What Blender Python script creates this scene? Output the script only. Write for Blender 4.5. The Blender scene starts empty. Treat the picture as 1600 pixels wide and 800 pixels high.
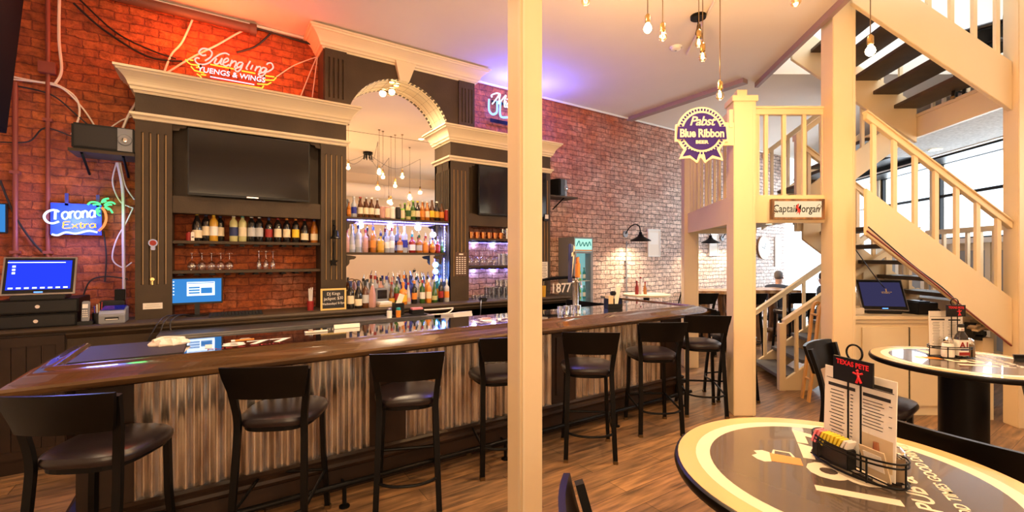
import bpy, bmesh, math, random
from mathutils import Vector, Matrix
random.seed(7)
PI = math.pi
scene = bpy.context.scene
COL = scene.collection

# ------------------------------------------------------------------ camera
# world: X runs along the brick wall, Y goes into the brick wall, camera stands over the origin
FL, EYE, HOR = 700.0, 1.67, 402.0
AL = math.radians(56.5)
VX, VY = math.cos(AL), math.sin(AL)          # viewing direction
RX, RY = math.sin(AL), -math.cos(AL)         # to the viewer's right
cam_d = bpy.data.cameras.new('camera'); cam = bpy.data.objects.new('camera', cam_d); COL.objects.link(cam)
cam_d.sensor_width = 36.0; cam_d.lens = 36.0 * FL / 1600.0; cam_d.shift_y = (HOR - 400) / 1600.0
cam_d.clip_start = 0.05; cam_d.clip_end = 200
cam.location = (0, 0, EYE); cam.rotation_euler = (PI/2, 0, AL - PI/2)
scene.camera = cam

# ------------------------------------------------------------------ world, exposure, big lights
scene.view_settings.view_transform = 'Standard'; scene.view_settings.look = 'None'
scene.view_settings.gamma = 1.0; scene.view_settings.use_curve_mapping = False
scene.view_settings.exposure = 0.36
w = bpy.data.worlds.new('world'); scene.world = w; w.use_nodes = True
bg = w.node_tree.nodes['Background']; bg.inputs[0].default_value = (0.80, 0.92, 1.0, 1); bg.inputs[1].default_value = 2.2

def area(name, loc, target, sx, sy, power, col):
    d = bpy.data.lights.new(name, 'AREA'); d.shape = 'RECTANGLE'; d.size = sx; d.size_y = sy
    d.energy = power; d.color = col
    o = bpy.data.objects.new(name, d); COL.objects.link(o); o.location = loc
    o.rotation_euler = (Vector(target) - Vector(loc)).to_track_quat('-Z', 'Y').to_euler()
    return o
def point(name, loc, power, col, rad=0.05, parent=None):
    d = bpy.data.lights.new(name, 'POINT'); d.energy = power; d.color = col; d.shadow_soft_size = rad
    o = bpy.data.objects.new(name, d); COL.objects.link(o); o.location = loc
    if parent: o.parent = parent
    return o
def spot(name, loc, target, power, col, ang=100, rad=0.04):
    d = bpy.data.lights.new(name, 'SPOT'); d.energy = power; d.color = col; d.spot_size = math.radians(ang); d.spot_blend = 0.6
    d.shadow_soft_size = rad
    o = bpy.data.objects.new(name, d); COL.objects.link(o); o.location = loc
    o.rotation_euler = (Vector(target) - Vector(loc)).to_track_quat('-Z', 'Y').to_euler()
    return o

# frames ------------------------------------------------------------
def Cw(u, w_, z):            # (right, depth, height) seen from the camera -> world
    return Vector((VX*w_ + RX*u, VY*w_ + RY*u, z))
def S(a, b, z):              # the staircase's own frame (it stands askew to the brick wall)
    return Cw(a + .15*(b - 4.5), b, z)
def onY(px, py, Y):          # where a sight line meets the plane Y = const
    k = (px - 800)/FL; dx = VX + k*RX; dy = VY + k*RY; t = Y/dy
    return (t*dx, EYE - t*(py - HOR)/FL)
WARM = (1.0, 0.56, 0.22); WARM2 = (1.0, 0.74, 0.45); DAY = (0.86, 0.93, 1.0)

# daylight through the front windows, and two warm fill panels added behind the viewer
area('front_window_daylight', S(7.75, 7.6, 2.1), S(3.0, 7.6, 2.1), 9.5, 3.4, 620, DAY)
area('rear_fill_panel', (0.2, -2.45, 2.1), (1.6, 5.0, 1.4), 3.6, 2.0, 130, (1.0, 0.70, 0.42))
area('rear_fill_panel', (7.7, -2.45, 2.1), (5.0, 4.0, 1.6), 2.2, 2.0, 70, (1.0, 0.76, 0.5))
area('upstairs_daylight', S(5.0, 5.3, 6.7), S(4.6, 5.3, 4.0), 2.5, 2.5, 160, DAY)

# ------------------------------------------------------------------ materials
M = {}
def mat(name, col, rough=.5, metal=0.0, var=0.0, scale=6.0, bump=0.0, bscale=40.0, emit=None, estr=0.0, coat=0.0, col2=None, stretch=None, spec=None):
    m = bpy.data.materials.new(name); m.use_nodes = True; nt = m.node_tree; b = nt.nodes['Principled BSDF']
    b.inputs['Base Color'].default_value = (*col, 1); b.inputs['Roughness'].default_value = rough
    b.inputs['Metallic'].default_value = metal; b.inputs['Coat Weight'].default_value = coat
    if spec is not None: b.inputs['Specular IOR Level'].default_value = spec
    if emit: b.inputs['Emission Color'].default_value = (*emit, 1); b.inputs['Emission Strength'].default_value = estr
    if var or col2 or bump:
        tc = nt.nodes.new('ShaderNodeTexCoord'); mp = nt.nodes.new('ShaderNodeMapping')
        nt.links.new(tc.outputs['Object'], mp.inputs[0])
        if stretch: mp.inputs['Scale'].default_value = stretch
    if var or col2:
        n = nt.nodes.new('ShaderNodeTexNoise'); n.inputs['Scale'].default_value = scale; n.inputs['Detail'].default_value = 5
        nt.links.new(mp.outputs[0], n.inputs['Vector'])
        r = nt.nodes.new('ShaderNodeValToRGB'); r.color_ramp.elements[0].position = .32; r.color_ramp.elements[1].position = .7
        c2 = col2 if col2 else tuple(c*(1-var) for c in col)
        r.color_ramp.elements[0].color = (*c2, 1); r.color_ramp.elements[1].color = (*col, 1)
        nt.links.new(n.outputs['Fac'], r.inputs[0]); nt.links.new(r.outputs[0], b.inputs['Base Color'])
    if bump:
        n2 = nt.nodes.new('ShaderNodeTexNoise'); n2.inputs['Scale'].default_value = bscale; n2.inputs['Detail'].default_value = 4
        nt.links.new(mp.outputs[0], n2.inputs['Vector'])
        bp = nt.nodes.new('ShaderNodeBump'); bp.inputs['Strength'].default_value = bump; bp.inputs['Distance'].default_value = .01
        nt.links.new(n2.outputs['Fac'], bp.inputs['Height']); nt.links.new(bp.outputs[0], b.inputs['Normal'])
    M[name] = m; return m
def brick_mat(name, scale, bw, rh, c1, c2, mortar, msize, bump, axes='XZ', zsplit=None, rough=.85):
    m = bpy.data.materials.new(name); m.use_nodes = True; nt = m.node_tree; b = nt.nodes['Principled BSDF']; L = nt.links
    tc = nt.nodes.new('ShaderNodeTexCoord'); sp = nt.nodes.new('ShaderNodeSeparateXYZ'); L.new(tc.outputs['Object'], sp.inputs[0])
    cb = nt.nodes.new('ShaderNodeCombineXYZ'); L.new(sp.outputs[axes[0]], cb.inputs[0]); L.new(sp.outputs[axes[1]], cb.inputs[1])
    nz = nt.nodes.new('ShaderNodeTexNoise'); nz.inputs['Scale'].default_value = 7; nz.inputs['Detail'].default_value = 5; nz.inputs['Roughness'].default_value = .62; L.new(cb.outputs[0], nz.inputs['Vector'])
    ma = nt.nodes.new('ShaderNodeVectorMath'); ma.operation = 'MULTIPLY_ADD'; L.new(nz.outputs['Color'], ma.inputs[0])
    k = .06 if zsplit else 0.0
    ma.inputs[1].default_value = (k, k, 0); L.new(cb.outputs[0], ma.inputs[2])
    bt = nt.nodes.new('ShaderNodeTexBrick'); L.new(ma.outputs[0], bt.inputs['Vector'])
    bt.inputs['Scale'].default_value = scale; bt.inputs['Brick Width'].default_value = bw; bt.inputs['Row Height'].default_value = rh
    bt.inputs['Mortar Size'].default_value = msize; bt.inputs['Mortar Smooth'].default_value = .3; bt.inputs['Bias'].default_value = 0
    bt.inputs['Color1'].default_value = (*c1, 1); bt.inputs['Color2'].default_value = (*c2, 1); bt.inputs['Mortar'].default_value = (*mortar, 1)
    b.inputs['Roughness'].default_value = rough
    return m, nt, b, bt, sp, cb, L

# the long brick wall: painted red brick near the bar, paler brick further on, whitened with painted-in window glare
m, nt, b, bt, sp, cb, L = brick_mat('brick', 1.0, .215, .078, (.56, .14, .032), (.36, .078, .022), (.27, .058, .020), .006, 1, zsplit=True)
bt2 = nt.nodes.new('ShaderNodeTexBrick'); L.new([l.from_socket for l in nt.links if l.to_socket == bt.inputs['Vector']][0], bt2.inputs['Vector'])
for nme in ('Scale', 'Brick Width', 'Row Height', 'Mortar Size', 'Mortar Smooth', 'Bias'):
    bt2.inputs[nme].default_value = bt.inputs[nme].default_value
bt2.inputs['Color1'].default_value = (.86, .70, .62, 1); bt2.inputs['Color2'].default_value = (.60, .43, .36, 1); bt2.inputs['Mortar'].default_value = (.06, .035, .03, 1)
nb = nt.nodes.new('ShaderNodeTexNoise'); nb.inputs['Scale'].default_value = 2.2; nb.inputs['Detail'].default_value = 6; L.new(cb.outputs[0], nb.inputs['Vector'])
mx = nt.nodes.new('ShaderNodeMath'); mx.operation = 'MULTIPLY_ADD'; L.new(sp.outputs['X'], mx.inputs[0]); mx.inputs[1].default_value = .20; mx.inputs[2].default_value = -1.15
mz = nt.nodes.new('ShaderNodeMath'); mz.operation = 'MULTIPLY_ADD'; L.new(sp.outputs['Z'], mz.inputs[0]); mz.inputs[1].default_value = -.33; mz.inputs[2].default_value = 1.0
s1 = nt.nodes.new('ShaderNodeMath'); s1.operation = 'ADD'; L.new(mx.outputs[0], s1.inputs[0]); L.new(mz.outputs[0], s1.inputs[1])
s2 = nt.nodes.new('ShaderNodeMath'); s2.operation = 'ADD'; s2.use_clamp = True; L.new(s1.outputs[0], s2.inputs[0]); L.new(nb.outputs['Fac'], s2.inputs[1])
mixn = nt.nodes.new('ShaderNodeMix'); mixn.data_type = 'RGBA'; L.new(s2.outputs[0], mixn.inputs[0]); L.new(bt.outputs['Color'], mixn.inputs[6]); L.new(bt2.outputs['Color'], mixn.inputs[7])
nd = nt.nodes.new('ShaderNodeTexNoise'); nd.inputs['Scale'].default_value = 14; nd.inputs['Detail'].default_value = 8; nd.inputs['Roughness'].default_value = .7; L.new(cb.outputs[0], nd.inputs['Vector'])
rr = nt.nodes.new('ShaderNodeValToRGB'); rr.color_ramp.elements[0].position = .35; rr.color_ramp.elements[0].color = (.34, .30, .30, 1); rr.color_ramp.elements[1].position = .62; rr.color_ramp.elements[1].color = (1.25, 1.2, 1.15, 1)
L.new(nd.outputs['Fac'], rr.inputs[0])
mm = nt.nodes.new('ShaderNodeMix'); mm.data_type = 'RGBA'; mm.blend_type = 'MULTIPLY'; mm.inputs[0].default_value = .8; L.new(mixn.outputs[2], mm.inputs[6]); L.new(rr.outputs[0], mm.inputs[7])
L.new(mm.outputs[2], b.inputs['Base Color'])
hs = nt.nodes.new('ShaderNodeMath'); hs.operation = 'MULTIPLY_ADD'; L.new(bt.outputs['Fac'], hs.inputs[0]); hs.inputs[1].default_value = -1.0; L.new(nd.outputs['Fac'], hs.inputs[2])
bp = nt.nodes.new('ShaderNodeBump'); bp.inputs['Strength'].default_value = .9; bp.inputs['Distance'].default_value = .035; L.new(hs.outputs[0], bp.inputs['Height']); L.new(bp.outputs[0], b.inputs['Normal'])
b.inputs['Roughness'].default_value = .62
M['brick'] = m
# plank floor
m, nt, b, bt, sp, cb, L = brick_mat('floor_planks', 1.0, 1.22, .17, (.33, .18, .08), (.17, .10, .055), (.05, .026, .013), .0025, .3, axes='XY', rough=.4)
n = nt.nodes.new('ShaderNodeTexNoise'); n.inputs['Scale'].default_value = 5; n.inputs['Detail'].default_value = 7
mp = nt.nodes.new('ShaderNodeMapping'); mp.inputs['Scale'].default_value = (.6, 5, 1); L.new(cb.outputs[0], mp.inputs[0]); L.new(mp.outputs[0], n.inputs['Vector'])
rr = nt.nodes.new('ShaderNodeValToRGB'); rr.color_ramp.elements[0].position = .3; rr.color_ramp.elements[0].color = (.38, .40, .45, 1); rr.color_ramp.elements[1].position = .7; rr.color_ramp.elements[1].color = (1.5, 1.45, 1.4, 1)
L.new(n.outputs['Fac'], rr.inputs[0]); mm = nt.nodes.new('ShaderNodeMix'); mm.data_type = 'RGBA'; mm.blend_type = 'MULTIPLY'; mm.inputs[0].default_value = 1
L.new(bt.outputs['Color'], mm.inputs[6]); L.new(rr.outputs[0], mm.inputs[7]); L.new(mm.outputs[2], b.inputs['Base Color'])
M['floor'] = m
# soffit tiles (thin dark joints)
m, nt, b, bt, sp, cb, L = brick_mat('soffit_tile', 1.0, .13, .13, (.82, .70, .48), (.76, .63, .42), (.12, .07, .03), .004, .3, axes='XY', rough=.35)
bt.offset = 0; bt.squash = 1; L.new(bt.outputs['Color'], b.inputs['Base Color']); M['tile'] = m

mat('cabinet', (.070, .045, .025), .5, spec=.3, var=.35, scale=3, bump=.15, bscale=60)
mat('cabinet_back', (.11, .05, .028), .5, var=.4, scale=3)
mat('groove', (.42, .26, .11), .35)
mat('cream', (.80, .67, .46), .42, var=.06, scale=2)
mat('post_paint', (.80, .64, .41), .45, var=.05, scale=2, bump=.05, bscale=30)
mat('ceiling_paint', (.80, .72, .63), .8, var=.05, scale=1.2)
mat('wall_paint', (.80, .70, .54), .8)
mat('white_paint', (.86, .84, .80), .6)
mat('popcorn', (.72, .72, .70), .9, var=.3, scale=30, bump=.5, bscale=80)
mat('beam_paint', (.33, .22, .20), .6)
mat('rail_wood', (.115, .056, .019), .2, var=.45, scale=4, coat=.8, stretch=(1, 8, 8))
mat('bar_top', (.012, .011, .013), .06, coat=1.0, var=.4, scale=2)
mat('bar_mat', (.02, .014, .016), .55, bump=.3, bscale=200)
mat('bar_dark', (.034, .016, .008), .45, spec=.3, var=.5, scale=4)
mat('corrugated', (.74, .68, .60), .26, metal=.9, col2=(.30, .22, .16), scale=3.5, stretch=(3, 3, .7))
mat('steel', (.55, .53, .52), .3, metal=1.0, var=.2, scale=8)
mat('chrome', (.8, .8, .8), .12, metal=1.0)
mat('brass', (.55, .38, .16), .25, metal=1.0)
mat('bronze', (.20, .13, .06), .35, metal=.9)
mat('black_metal', (.004, .0035, .0035), .38, spec=.15)
mat('black_wood', (.004, .003, .0025), .32, spec=.2, var=.4, scale=8)
mat('black_vinyl', (.016, .010, .012), .3, var=.25, scale=20, bump=.08, bscale=150)
mat('black_plastic', (.008, .008, .009), .4, spec=.35)
mat('black_rubber', (.01, .01, .01), .8)
mat('screen_off', (.006, .005, .006), .10, spec=.6)
mat('screen_side', (.006, .005, .006), .7, spec=.1)
mat('tread', (.085, .048, .022), .6, var=.4, scale=6)
mat('grey_tread', (.10, .095, .095), .6, var=.25, scale=20)
mat('conduit', (.24, .05, .032), .5)
mat('pipe_dark', (.10, .055, .04), .5)
mat('cable_white', (.80, .68, .58), .5)
mat('cable_black', (.015, .012, .012), .5)
mat('tan_top', (.75, .50, .22), .25, coat=.5)
mat('paper', (.82, .76, .68), .6)
mat('paper_tan', (.62, .48, .30), .7)
mat('ink', (.02, .018, .018), .6)
mat('cloth', (.78, .68, .60), .9, bump=.4, bscale=90)
mat('rough_log', (.33, .16, .06), .6, col2=(.07, .03, .015), scale=5, stretch=(4, 4, .8), bump=.4, bscale=12)
mat('live_edge', (.55, .30, .12), .35, col2=(.22, .10, .04), scale=6, coat=.4)
mat('high_chair_wood', (.62, .33, .10), .4)
mat('grey_panel', (.30, .30, .29), .6)
mat('beige_wall', (.70, .58, .40), .7)
mat('red_label', (.60, .03, .02), .4)
mat('skin', (.62, .36, .26), .55)
mat('hair_grey', (.16, .14, .13), .8); mat('hair_dark', (.05, .03, .02), .8)
mat('navy_cloth', (.035, .045, .075), .85); mat('dark_cloth', (.03, .03, .035), .85); mat('jeans', (.05, .08, .14), .85)
mat('copper', (.80, .32, .12), .2, metal=1.0)
mat('white_plastic', (.78, .76, .72), .4)
mat('grey_plastic', (.22, .23, .26), .4)
mat('sugar_yellow', (.85, .65, .05), .5); mat('sugar_pink', (.85, .25, .30), .5); mat('salt', (.85, .82, .76), .6); mat('pepper', (.20, .13, .07), .8)
mat('pbr_blue', (.035, .014, .17), .6, spec=.2); mat('pbr_cream', (.80, .68, .49), .5)
mat('amber_liquid', (.42, .12, .01), .12, coat=.6)
mat('chalkboard', (.02, .018, .02), .7); mat('gold_frame', (.72, .52, .18), .4)
mat('clock_face', (.82, .80, .76), .5)
def emat(name, col, s):
    m = bpy.data.materials.new(name); m.use_nodes = True; nt = m.node_tree; nt.nodes.remove(nt.nodes['Principled BSDF'])
    e = nt.nodes.new('ShaderNodeEmission'); e.inputs[0].default_value = (*col, 1); e.inputs[1].default_value = s
    nt.links.new(e.outputs[0], nt.nodes['Material Output'].inputs[0]); M[name] = m
emat('neon_red', (1, .36, .28), 1.6); emat('neon_yellow', (1, .62, .05), 1.2); emat('neon_white', (.78, .84, 1), 1.25)
emat('neon_blue', (.22, .40, 1), 2.2); mat('blue_board', (.01, .06, .62), .4); emat('neon_cobalt', (.14, .12, 1.0), 8); emat('neon_ice', (.62, .76, 1), 1.9); emat('neon_green', (.10, 1, .28), 1.4)
emat('neon_orange', (1, .26, .08), 1.3); emat('led', (.6, .66, 1), 5); emat('bulb_hot', (1, .76, .40), 30); emat('bulb_dim', (1, .55, .15), 5)
emat('can_light', (1, .80, .45), 14); emat('screen_blue', (.015, .035, .62), 1.3); emat('screen_white', (.75, .85, 1), 1.6); emat('screen_desktop', (.03, .16, .42), 1.3)
emat('screen_dusk', (.05, .045, .12), .6); emat('screen_green', (.25, .75, .35), .9); emat('fridge_light', (.45, .85, .72), .9); emat('fridge_inside', (.24, .50, .48), .8); emat('sky_pane', (.86, .94, 1), 4.5)
emat('sign_glow', (1, .72, .42), .85); emat('led_blue', (.05, .15, 1), 6); emat('green_glow', (.0, .75, .30), 1.6); emat('cabinet_led', (.42, .45, 1), 5)
def glass(name, tint, gl=.22, rough=.05, tr=None):
    m = bpy.data.materials.new(name); m.use_nodes = True; nt = m.node_tree; nt.nodes.remove(nt.nodes['Principled BSDF'])
    t = nt.nodes.new('ShaderNodeBsdfTransparent'); t.inputs[0].default_value = (*(tr or tint), 1)
    g = nt.nodes.new('ShaderNodeBsdfGlossy'); g.inputs[0].default_value = (1, 1, 1, 1); g.inputs[1].default_value = rough
    lw = nt.nodes.new('ShaderNodeLayerWeight'); lw.inputs[0].default_value = .35
    ad = nt.nodes.new('ShaderNodeMath'); ad.operation = 'ADD'; ad.use_clamp = True; ad.inputs[1].default_value = gl; pw_ = nt.nodes.new('ShaderNodeMath'); pw_.operation = 'POWER'; pw_.inputs[1].default_value = 3.5; nt.links.new(lw.outputs['Facing'], pw_.inputs[0]); nt.links.new(pw_.outputs[0], ad.inputs[0])
    mx = nt.nodes.new('ShaderNodeMixShader'); nt.links.new(ad.outputs[0], mx.inputs[0]); nt.links.new(t.outputs[0], mx.inputs[1]); nt.links.new(g.outputs[0], mx.inputs[2])
    nt.links.new(mx.outputs[0], nt.nodes['Material Output'].inputs[0]); M[name] = m
glass('clear_glass', (.90, .92, .95), .22); glass('window_glass', (.96, .98, 1), .03); glass('bulb_glass', (1, .85, .6), .06)
mat('mirror', (.93, .90, .86), .015, metal=1.0)
for k, c in dict(brown=(.09, .028, .006), green=(.03, .10, .015), dark=(.012, .010, .010), blue=(.01, .02, .30), clear=(.40, .43, .50), amber=(.40, .13, .015),
                 gold=(.62, .34, .03), red=(.30, .015, .012), pale=(.58, .55, .25), teal=(.02, .30, .34), pink=(.55, .30, .26), cream=(.78, .66, .46),
                 orange=(.72, .25, .03), white=(.82, .80, .76), navy=(.02, .03, .12), yellow=(.85, .55, .03), silver=(.5, .5, .52), lime=(.25, .55, .05)).items():
    mat('b_' + k, c, .12, coat=.7); mat('l_' + k, c, .5)
# ------------------------------------------------------------------ mesh helpers
class MB:
    def __init__(s, xf=None): s.bm = bmesh.new(); s.xf = xf
    def v(s, p):
        return s.bm.verts.new(p)
    def face(s, vs):
        try: return s.bm.faces.new(vs)
        except ValueError: return None
    def box(s, x0, x1, y0, y1, z0, z1):
        c = [s.v((x, y, z)) for z in (z0, z1) for y in (y0, y1) for x in (x0, x1)]
        for f in ((0, 2, 3, 1), (4, 5, 7, 6), (0, 1, 5, 4), (2, 6, 7, 3), (0, 4, 6, 2), (1, 3, 7, 5)): s.face([c[i] for i in f])
        return s
    def cbox(s, c, sx, sy, sz, rot=None):      # box by centre, optional 3x3 rotation
        R = rot if rot is not None else Matrix.Identity(3)
        c = Vector(c); q = []
        for z in (-1, 1):
            for y in (-1, 1):
                for x in (-1, 1): q.append(s.v(c + R @ Vector((x*sx/2, y*sy/2, z*sz/2))))
        for f in ((0, 2, 3, 1), (4, 5, 7, 6), (0, 1, 5, 4), (2, 6, 7, 3), (0, 4, 6, 2), (1, 3, 7, 5)): s.face([q[i] for i in f])
        return s
    def prism(s, poly, axis, a, b):            # poly in the two other axes, extruded from a to b
        def P(p, t): return {'x': (t, p[0], p[1]), 'y': (p[0], t, p[1]), 'z': (p[0], p[1], t)}[axis]
        A = [s.v(P(p, a)) for p in poly]; B = [s.v(P(p, b)) for p in poly]; n = len(poly)
        s.face(A); s.face(B[::-1])
        for i in range(n): s.face([A[i], B[i], B[(i+1) % n], A[(i+1) % n]])
        return s
    def lathe(s, prof, c=(0, 0, 0), seg=20, cap=True, sx=1, sy=1):
        rings = []
        for r, z in prof:
            if r < 1e-5: rings.append([s.v((c[0], c[1], c[2]+z))]); continue
            rings.append([s.v((c[0]+r*sx*math.cos(2*PI*i/seg), c[1]+r*sy*math.sin(2*PI*i/seg), c[2]+z)) for i in range(seg)])
        for A, B in zip(rings, rings[1:]):
            for i in range(seg):
                j = (i+1) % seg
                if len(A) == 1 and len(B) == 1: continue
                if len(A) == 1: s.face([A[0], B[j], B[i]])
                elif len(B) == 1: s.face([A[i], A[j], B[0]])
                else: s.face([A[i], A[j], B[j], B[i]])
        if cap:
            if len(rings[0]) > 1: s.face(rings[0][::-1])
            if len(rings[-1]) > 1: s.face(rings[-1])
        return s
    def tube(s, pts, r, seg=8, closed=False, rect=None):   # round (or rectangular rect=(w,h)) tube along a polyline
        pts = [Vector(p) for p in pts]; n = len(pts); rings = []
        rr = r if isinstance(r, (list, tuple)) else [r]*n
        up = None
        for i, p in enumerate(pts):
            a = pts[i-1] if (i > 0 or closed) else p; b_ = pts[(i+1) % n] if (i < n-1 or closed) else p
            t = (b_ - a)
            if t.length < 1e-9: t = Vector((0, 0, 1))
            t.normalize()
            if up is None:
                ref = Vector((0, 0, 1)) if abs(t.z) < .9 else Vector((0, 1, 0))
                up = (ref - t*ref.dot(t)).normalized()
            else:
                up = (up - t*up.dot(t))
                up = up.normalized() if up.length > 1e-6 else Vector((0, 1, 0))
            sd = t.cross(up)
            if rect: ring = [s.v(p + sd*x*rect[0]/2 + up*y*rect[1]/2) for x, y in ((-1, -1), (1, -1), (1, 1), (-1, 1))]
            else: ring = [s.v(p + (sd*math.cos(2*PI*k/seg) + up*math.sin(2*PI*k/seg))*rr[i]) for k in range(seg)]
            rings.append(ring)
        m_ = len(rings[0])
        for i in range(n if closed else n-1):
            A, B = rings[i], rings[(i+1) % n]
            for k in range(m_): s.face([A[k], A[(k+1) % m_], B[(k+1) % m_], B[k]])
        if not closed: s.face(rings[0][::-1]); s.face(rings[-1])
        return s
    def loft(s, rings):                        # rings of equal length, closed, capped
        R = [[s.v(p) for p in r] for r in rings]; m_ = len(R[0])
        for A, B in zip(R, R[1:]):
            for k in range(m_): s.face([A[k], A[(k+1) % m_], B[(k+1) % m_], B[k]])
        s.face(R[0][::-1]); s.face(R[-1]); return s
    def mesh(s, name, base=(0, 0, 0), smooth=False, bevel=0):
        if bevel: bmesh.ops.bevel(s.bm, geom=list(s.bm.edges), offset=bevel, segments=2, affect='EDGES', clamp_overlap=True)
        if s.xf:
            for v in s.bm.verts: v.co = s.xf(*v.co)
        bo = Vector(base)
        for v in s.bm.verts: v.co = v.co - bo
        bmesh.ops.recalc_face_normals(s.bm, faces=s.bm.faces)
        me = bpy.data.meshes.new(name); s.bm.to_mesh(me); s.bm.free()
        if smooth:
            for p in me.polygons: p.use_smooth = True
            try: me.set_sharp_from_angle(angle=math.radians(38))
            except Exception: pass
        return me
    def build(s, name, m_, parent=None, base=None, smooth=False, bevel=0, **kw):
        if base is None: base = tuple(parent['_b']) if (parent is not None and '_b' in parent) else (0, 0, 0)
        me = s.mesh(name, base, smooth, bevel)
        o = bpy.data.objects.new(name, me); COL.objects.link(o)
        me.materials.append(M[m_] if isinstance(m_, str) else m_)
        if parent is not None: o.parent = parent
        else: o.location = base
        if kw: tag(o, **kw)
        return o
def tag(o, label=None, cat=None, group=None, kind=None):
    if label: o['label'] = label
    if cat: o['category'] = cat
    if group: o['group'] = group
    if kind: o['kind'] = kind
    return o
def thing(name, label, cat, loc=(0, 0, 0), rotz=0.0, group=None, absolute=False):
    o = bpy.data.objects.new(name, None); COL.objects.link(o); o.location = loc; o.rotation_euler = (0, 0, rotz); o.empty_display_size = .1
    tag(o, label, cat, group)
    if absolute: o['_b'] = [float(c) for c in loc]      # parts given in world coordinates
    return o
def part_label(o, t): o['label'] = t; return o
def struct(o): o['kind'] = 'structure'; return o
def setmat(o, m_):
    o.material_slots[0].link = 'OBJECT'; o.material_slots[0].material = M[m_]
KIDS = {}
def children(o): return list(KIDS.get(o, [c for c in bpy.data.objects if c.parent == o]))
def copy_tree(o, parent=None):
    c = o.copy(); COL.objects.link(c)
    if parent is not None: c.parent = parent
    for ch in [x for x in bpy.data.objects if x.parent == o]: copy_tree(ch, c)
    return c
def smooth_pts(pts, n=6, closed=False):
    P = [Vector(p) for p in pts]; out = []; N = len(P)
    for i in range(N if closed else N-1):
        p0 = P[i-1] if (i > 0 or closed) else P[0]; p1 = P[i]; p2 = P[(i+1) % N]; p3 = P[(i+2) % N] if (i+2 < N or closed) else P[-1]
        for k in range(n):
            t = k/n
            out.append(.5*((2*p1) + (p2-p0)*t + (2*p0-5*p1+4*p2-p3)*t*t + (3*p1-p0-3*p2+p3)*t**3))
    if not closed: out.append(P[-1])
    return out
def text_bm(body, size, shear=0.0, offset=0.0, extrude=.0006, spacing=1.0, align='CENTER'):
    c = bpy.data.curves.new('t', 'FONT'); c.body = body; c.size = size; c.shear = shear; c.offset = offset; c.extrude = extrude
    c.align_x = align; c.space_character = spacing; c.resolution_u = 3
    o = bpy.data.objects.new('t', c); COL.objects.link(o)
    dg = bpy.context.evaluated_depsgraph_get(); dg.update()
    me = bpy.data.meshes.new_from_object(o.evaluated_get(dg)); bm = bmesh.new(); bm.from_mesh(me)
    bpy.data.objects.remove(o); bpy.data.curves.remove(c); bpy.data.meshes.remove(me)
    return bm
def text(name, body, size, m_, parent, pos, ax=(1, 0, 0), ay=(0, 0, 1), sx=1.0, base=None, **kw):
    """lettering lying in the plane spanned by ax (reading direction) and ay (up), at pos in the parent's coordinates"""
    bm = text_bm(body, size, **kw)
    X = Vector(ax).normalized(); Y = Vector(ay).normalized(); Z = X.cross(Y)
    for v in bm.verts: v.co = Vector(pos) + X*v.co.x*sx + Y*v.co.y + Z*v.co.z
    mb = MB(); mb.bm.free(); mb.bm = bm
    me = bpy.data.meshes.new(name)
    if parent is not None and '_b' in parent:
        bo = Vector(tuple(parent['_b']))
        for v in bm.verts: v.co -= bo
    bm.to_mesh(me); bm.free(); me.materials.append(M[m_])
    o = bpy.data.objects.new(name, me); COL.objects.link(o); o.parent = parent
    return o
def sweep_profile(mb, path, prof):
    """path: plan points (x,y) front edge line going left to right, outward = right-hand normal toward -Y; prof: (out, z)"""
    n = len(path); nrm = []
    for i in range(n-1):
        d = (Vector(path[i+1]) - Vector(path[i])).normalized(); nrm.append(Vector((d.y, -d.x)))
    rows = []
    for i in range(n):
        if i == 0: m_ = nrm[0]
        elif i == n-1: m_ = nrm[-1]
        else:
            m_ = (nrm[i-1] + nrm[i]); m_ = m_/m_.dot(nrm[i])
        rows.append([mb.v((path[i][0] + m_.x*o, path[i][1] + m_.y*o, z)) for o, z in prof])
    k = len(prof)
    for A, B in zip(rows, rows[1:]):
        for j in range(k): mb.face([A[j], A[(j+1) % k], B[(j+1) % k], B[j]])
    mb.face(rows[0]); mb.face(rows[-1][::-1]); return mb
def cornice_prof(h, out, z0):
    p = [(0, z0), (.06*out, z0), (.10*out, z0+.10*h), (.22*out, z0+.12*h), (.26*out, z0+.24*h), (.30*out, z0+.26*h)]
    for k in range(6):
        t = k/5; p.append((out*(.34 + .44*(t**1.7)), z0 + h*(.30 + .48*t)))
    p += [(.86*out, z0+.80*h), (.90*out, z0+.88*h), (1.0*out, z0+.90*h), (1.0*out, z0+h), (0, z0+h)]
    return p
# ------------------------------------------------------------------ the setting
YW = 5.5          # face of the brick wall
CZ = 4.15         # ceiling
AW = 7.05         # window wall (staircase frame)
def clip_room(bm, wl=True):
    for co, no in (((0, YW, 0), (0, 1, 0)), ((-1.9, 0, 0), (-1, 0, 0)), ((0, -2.6, 0), (0, -1, 0))):
        bmesh.ops.bisect_plane(bm, geom=bm.verts[:]+bm.edges[:]+bm.faces[:], plane_co=co, plane_no=no, clear_outer=True)
    if wl:
        p0 = S(AW, 4.5, 0); d = (S(AW, 9, 0) - p0).normalized(); n = Vector((-d.y, d.x, 0)); n = n if n.dot(p0) > 0 else -n
        bmesh.ops.bisect_plane(bm, geom=bm.verts[:]+bm.edges[:]+bm.faces[:], plane_co=p0, plane_no=n, clear_outer=True)
mb = MB(); mb.box(-2.5, 16, -3, 6, -.1, 0); clip_room(mb.bm); struct(mb.build('floor', 'floor'))
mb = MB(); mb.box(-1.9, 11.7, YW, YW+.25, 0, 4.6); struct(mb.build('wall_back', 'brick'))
mb = MB(); mb.box(-2.1, -1.9, -2.6, YW, 0, 4.6); struct(mb.build('wall_left', 'wall_paint'))
mb = MB()
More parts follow.
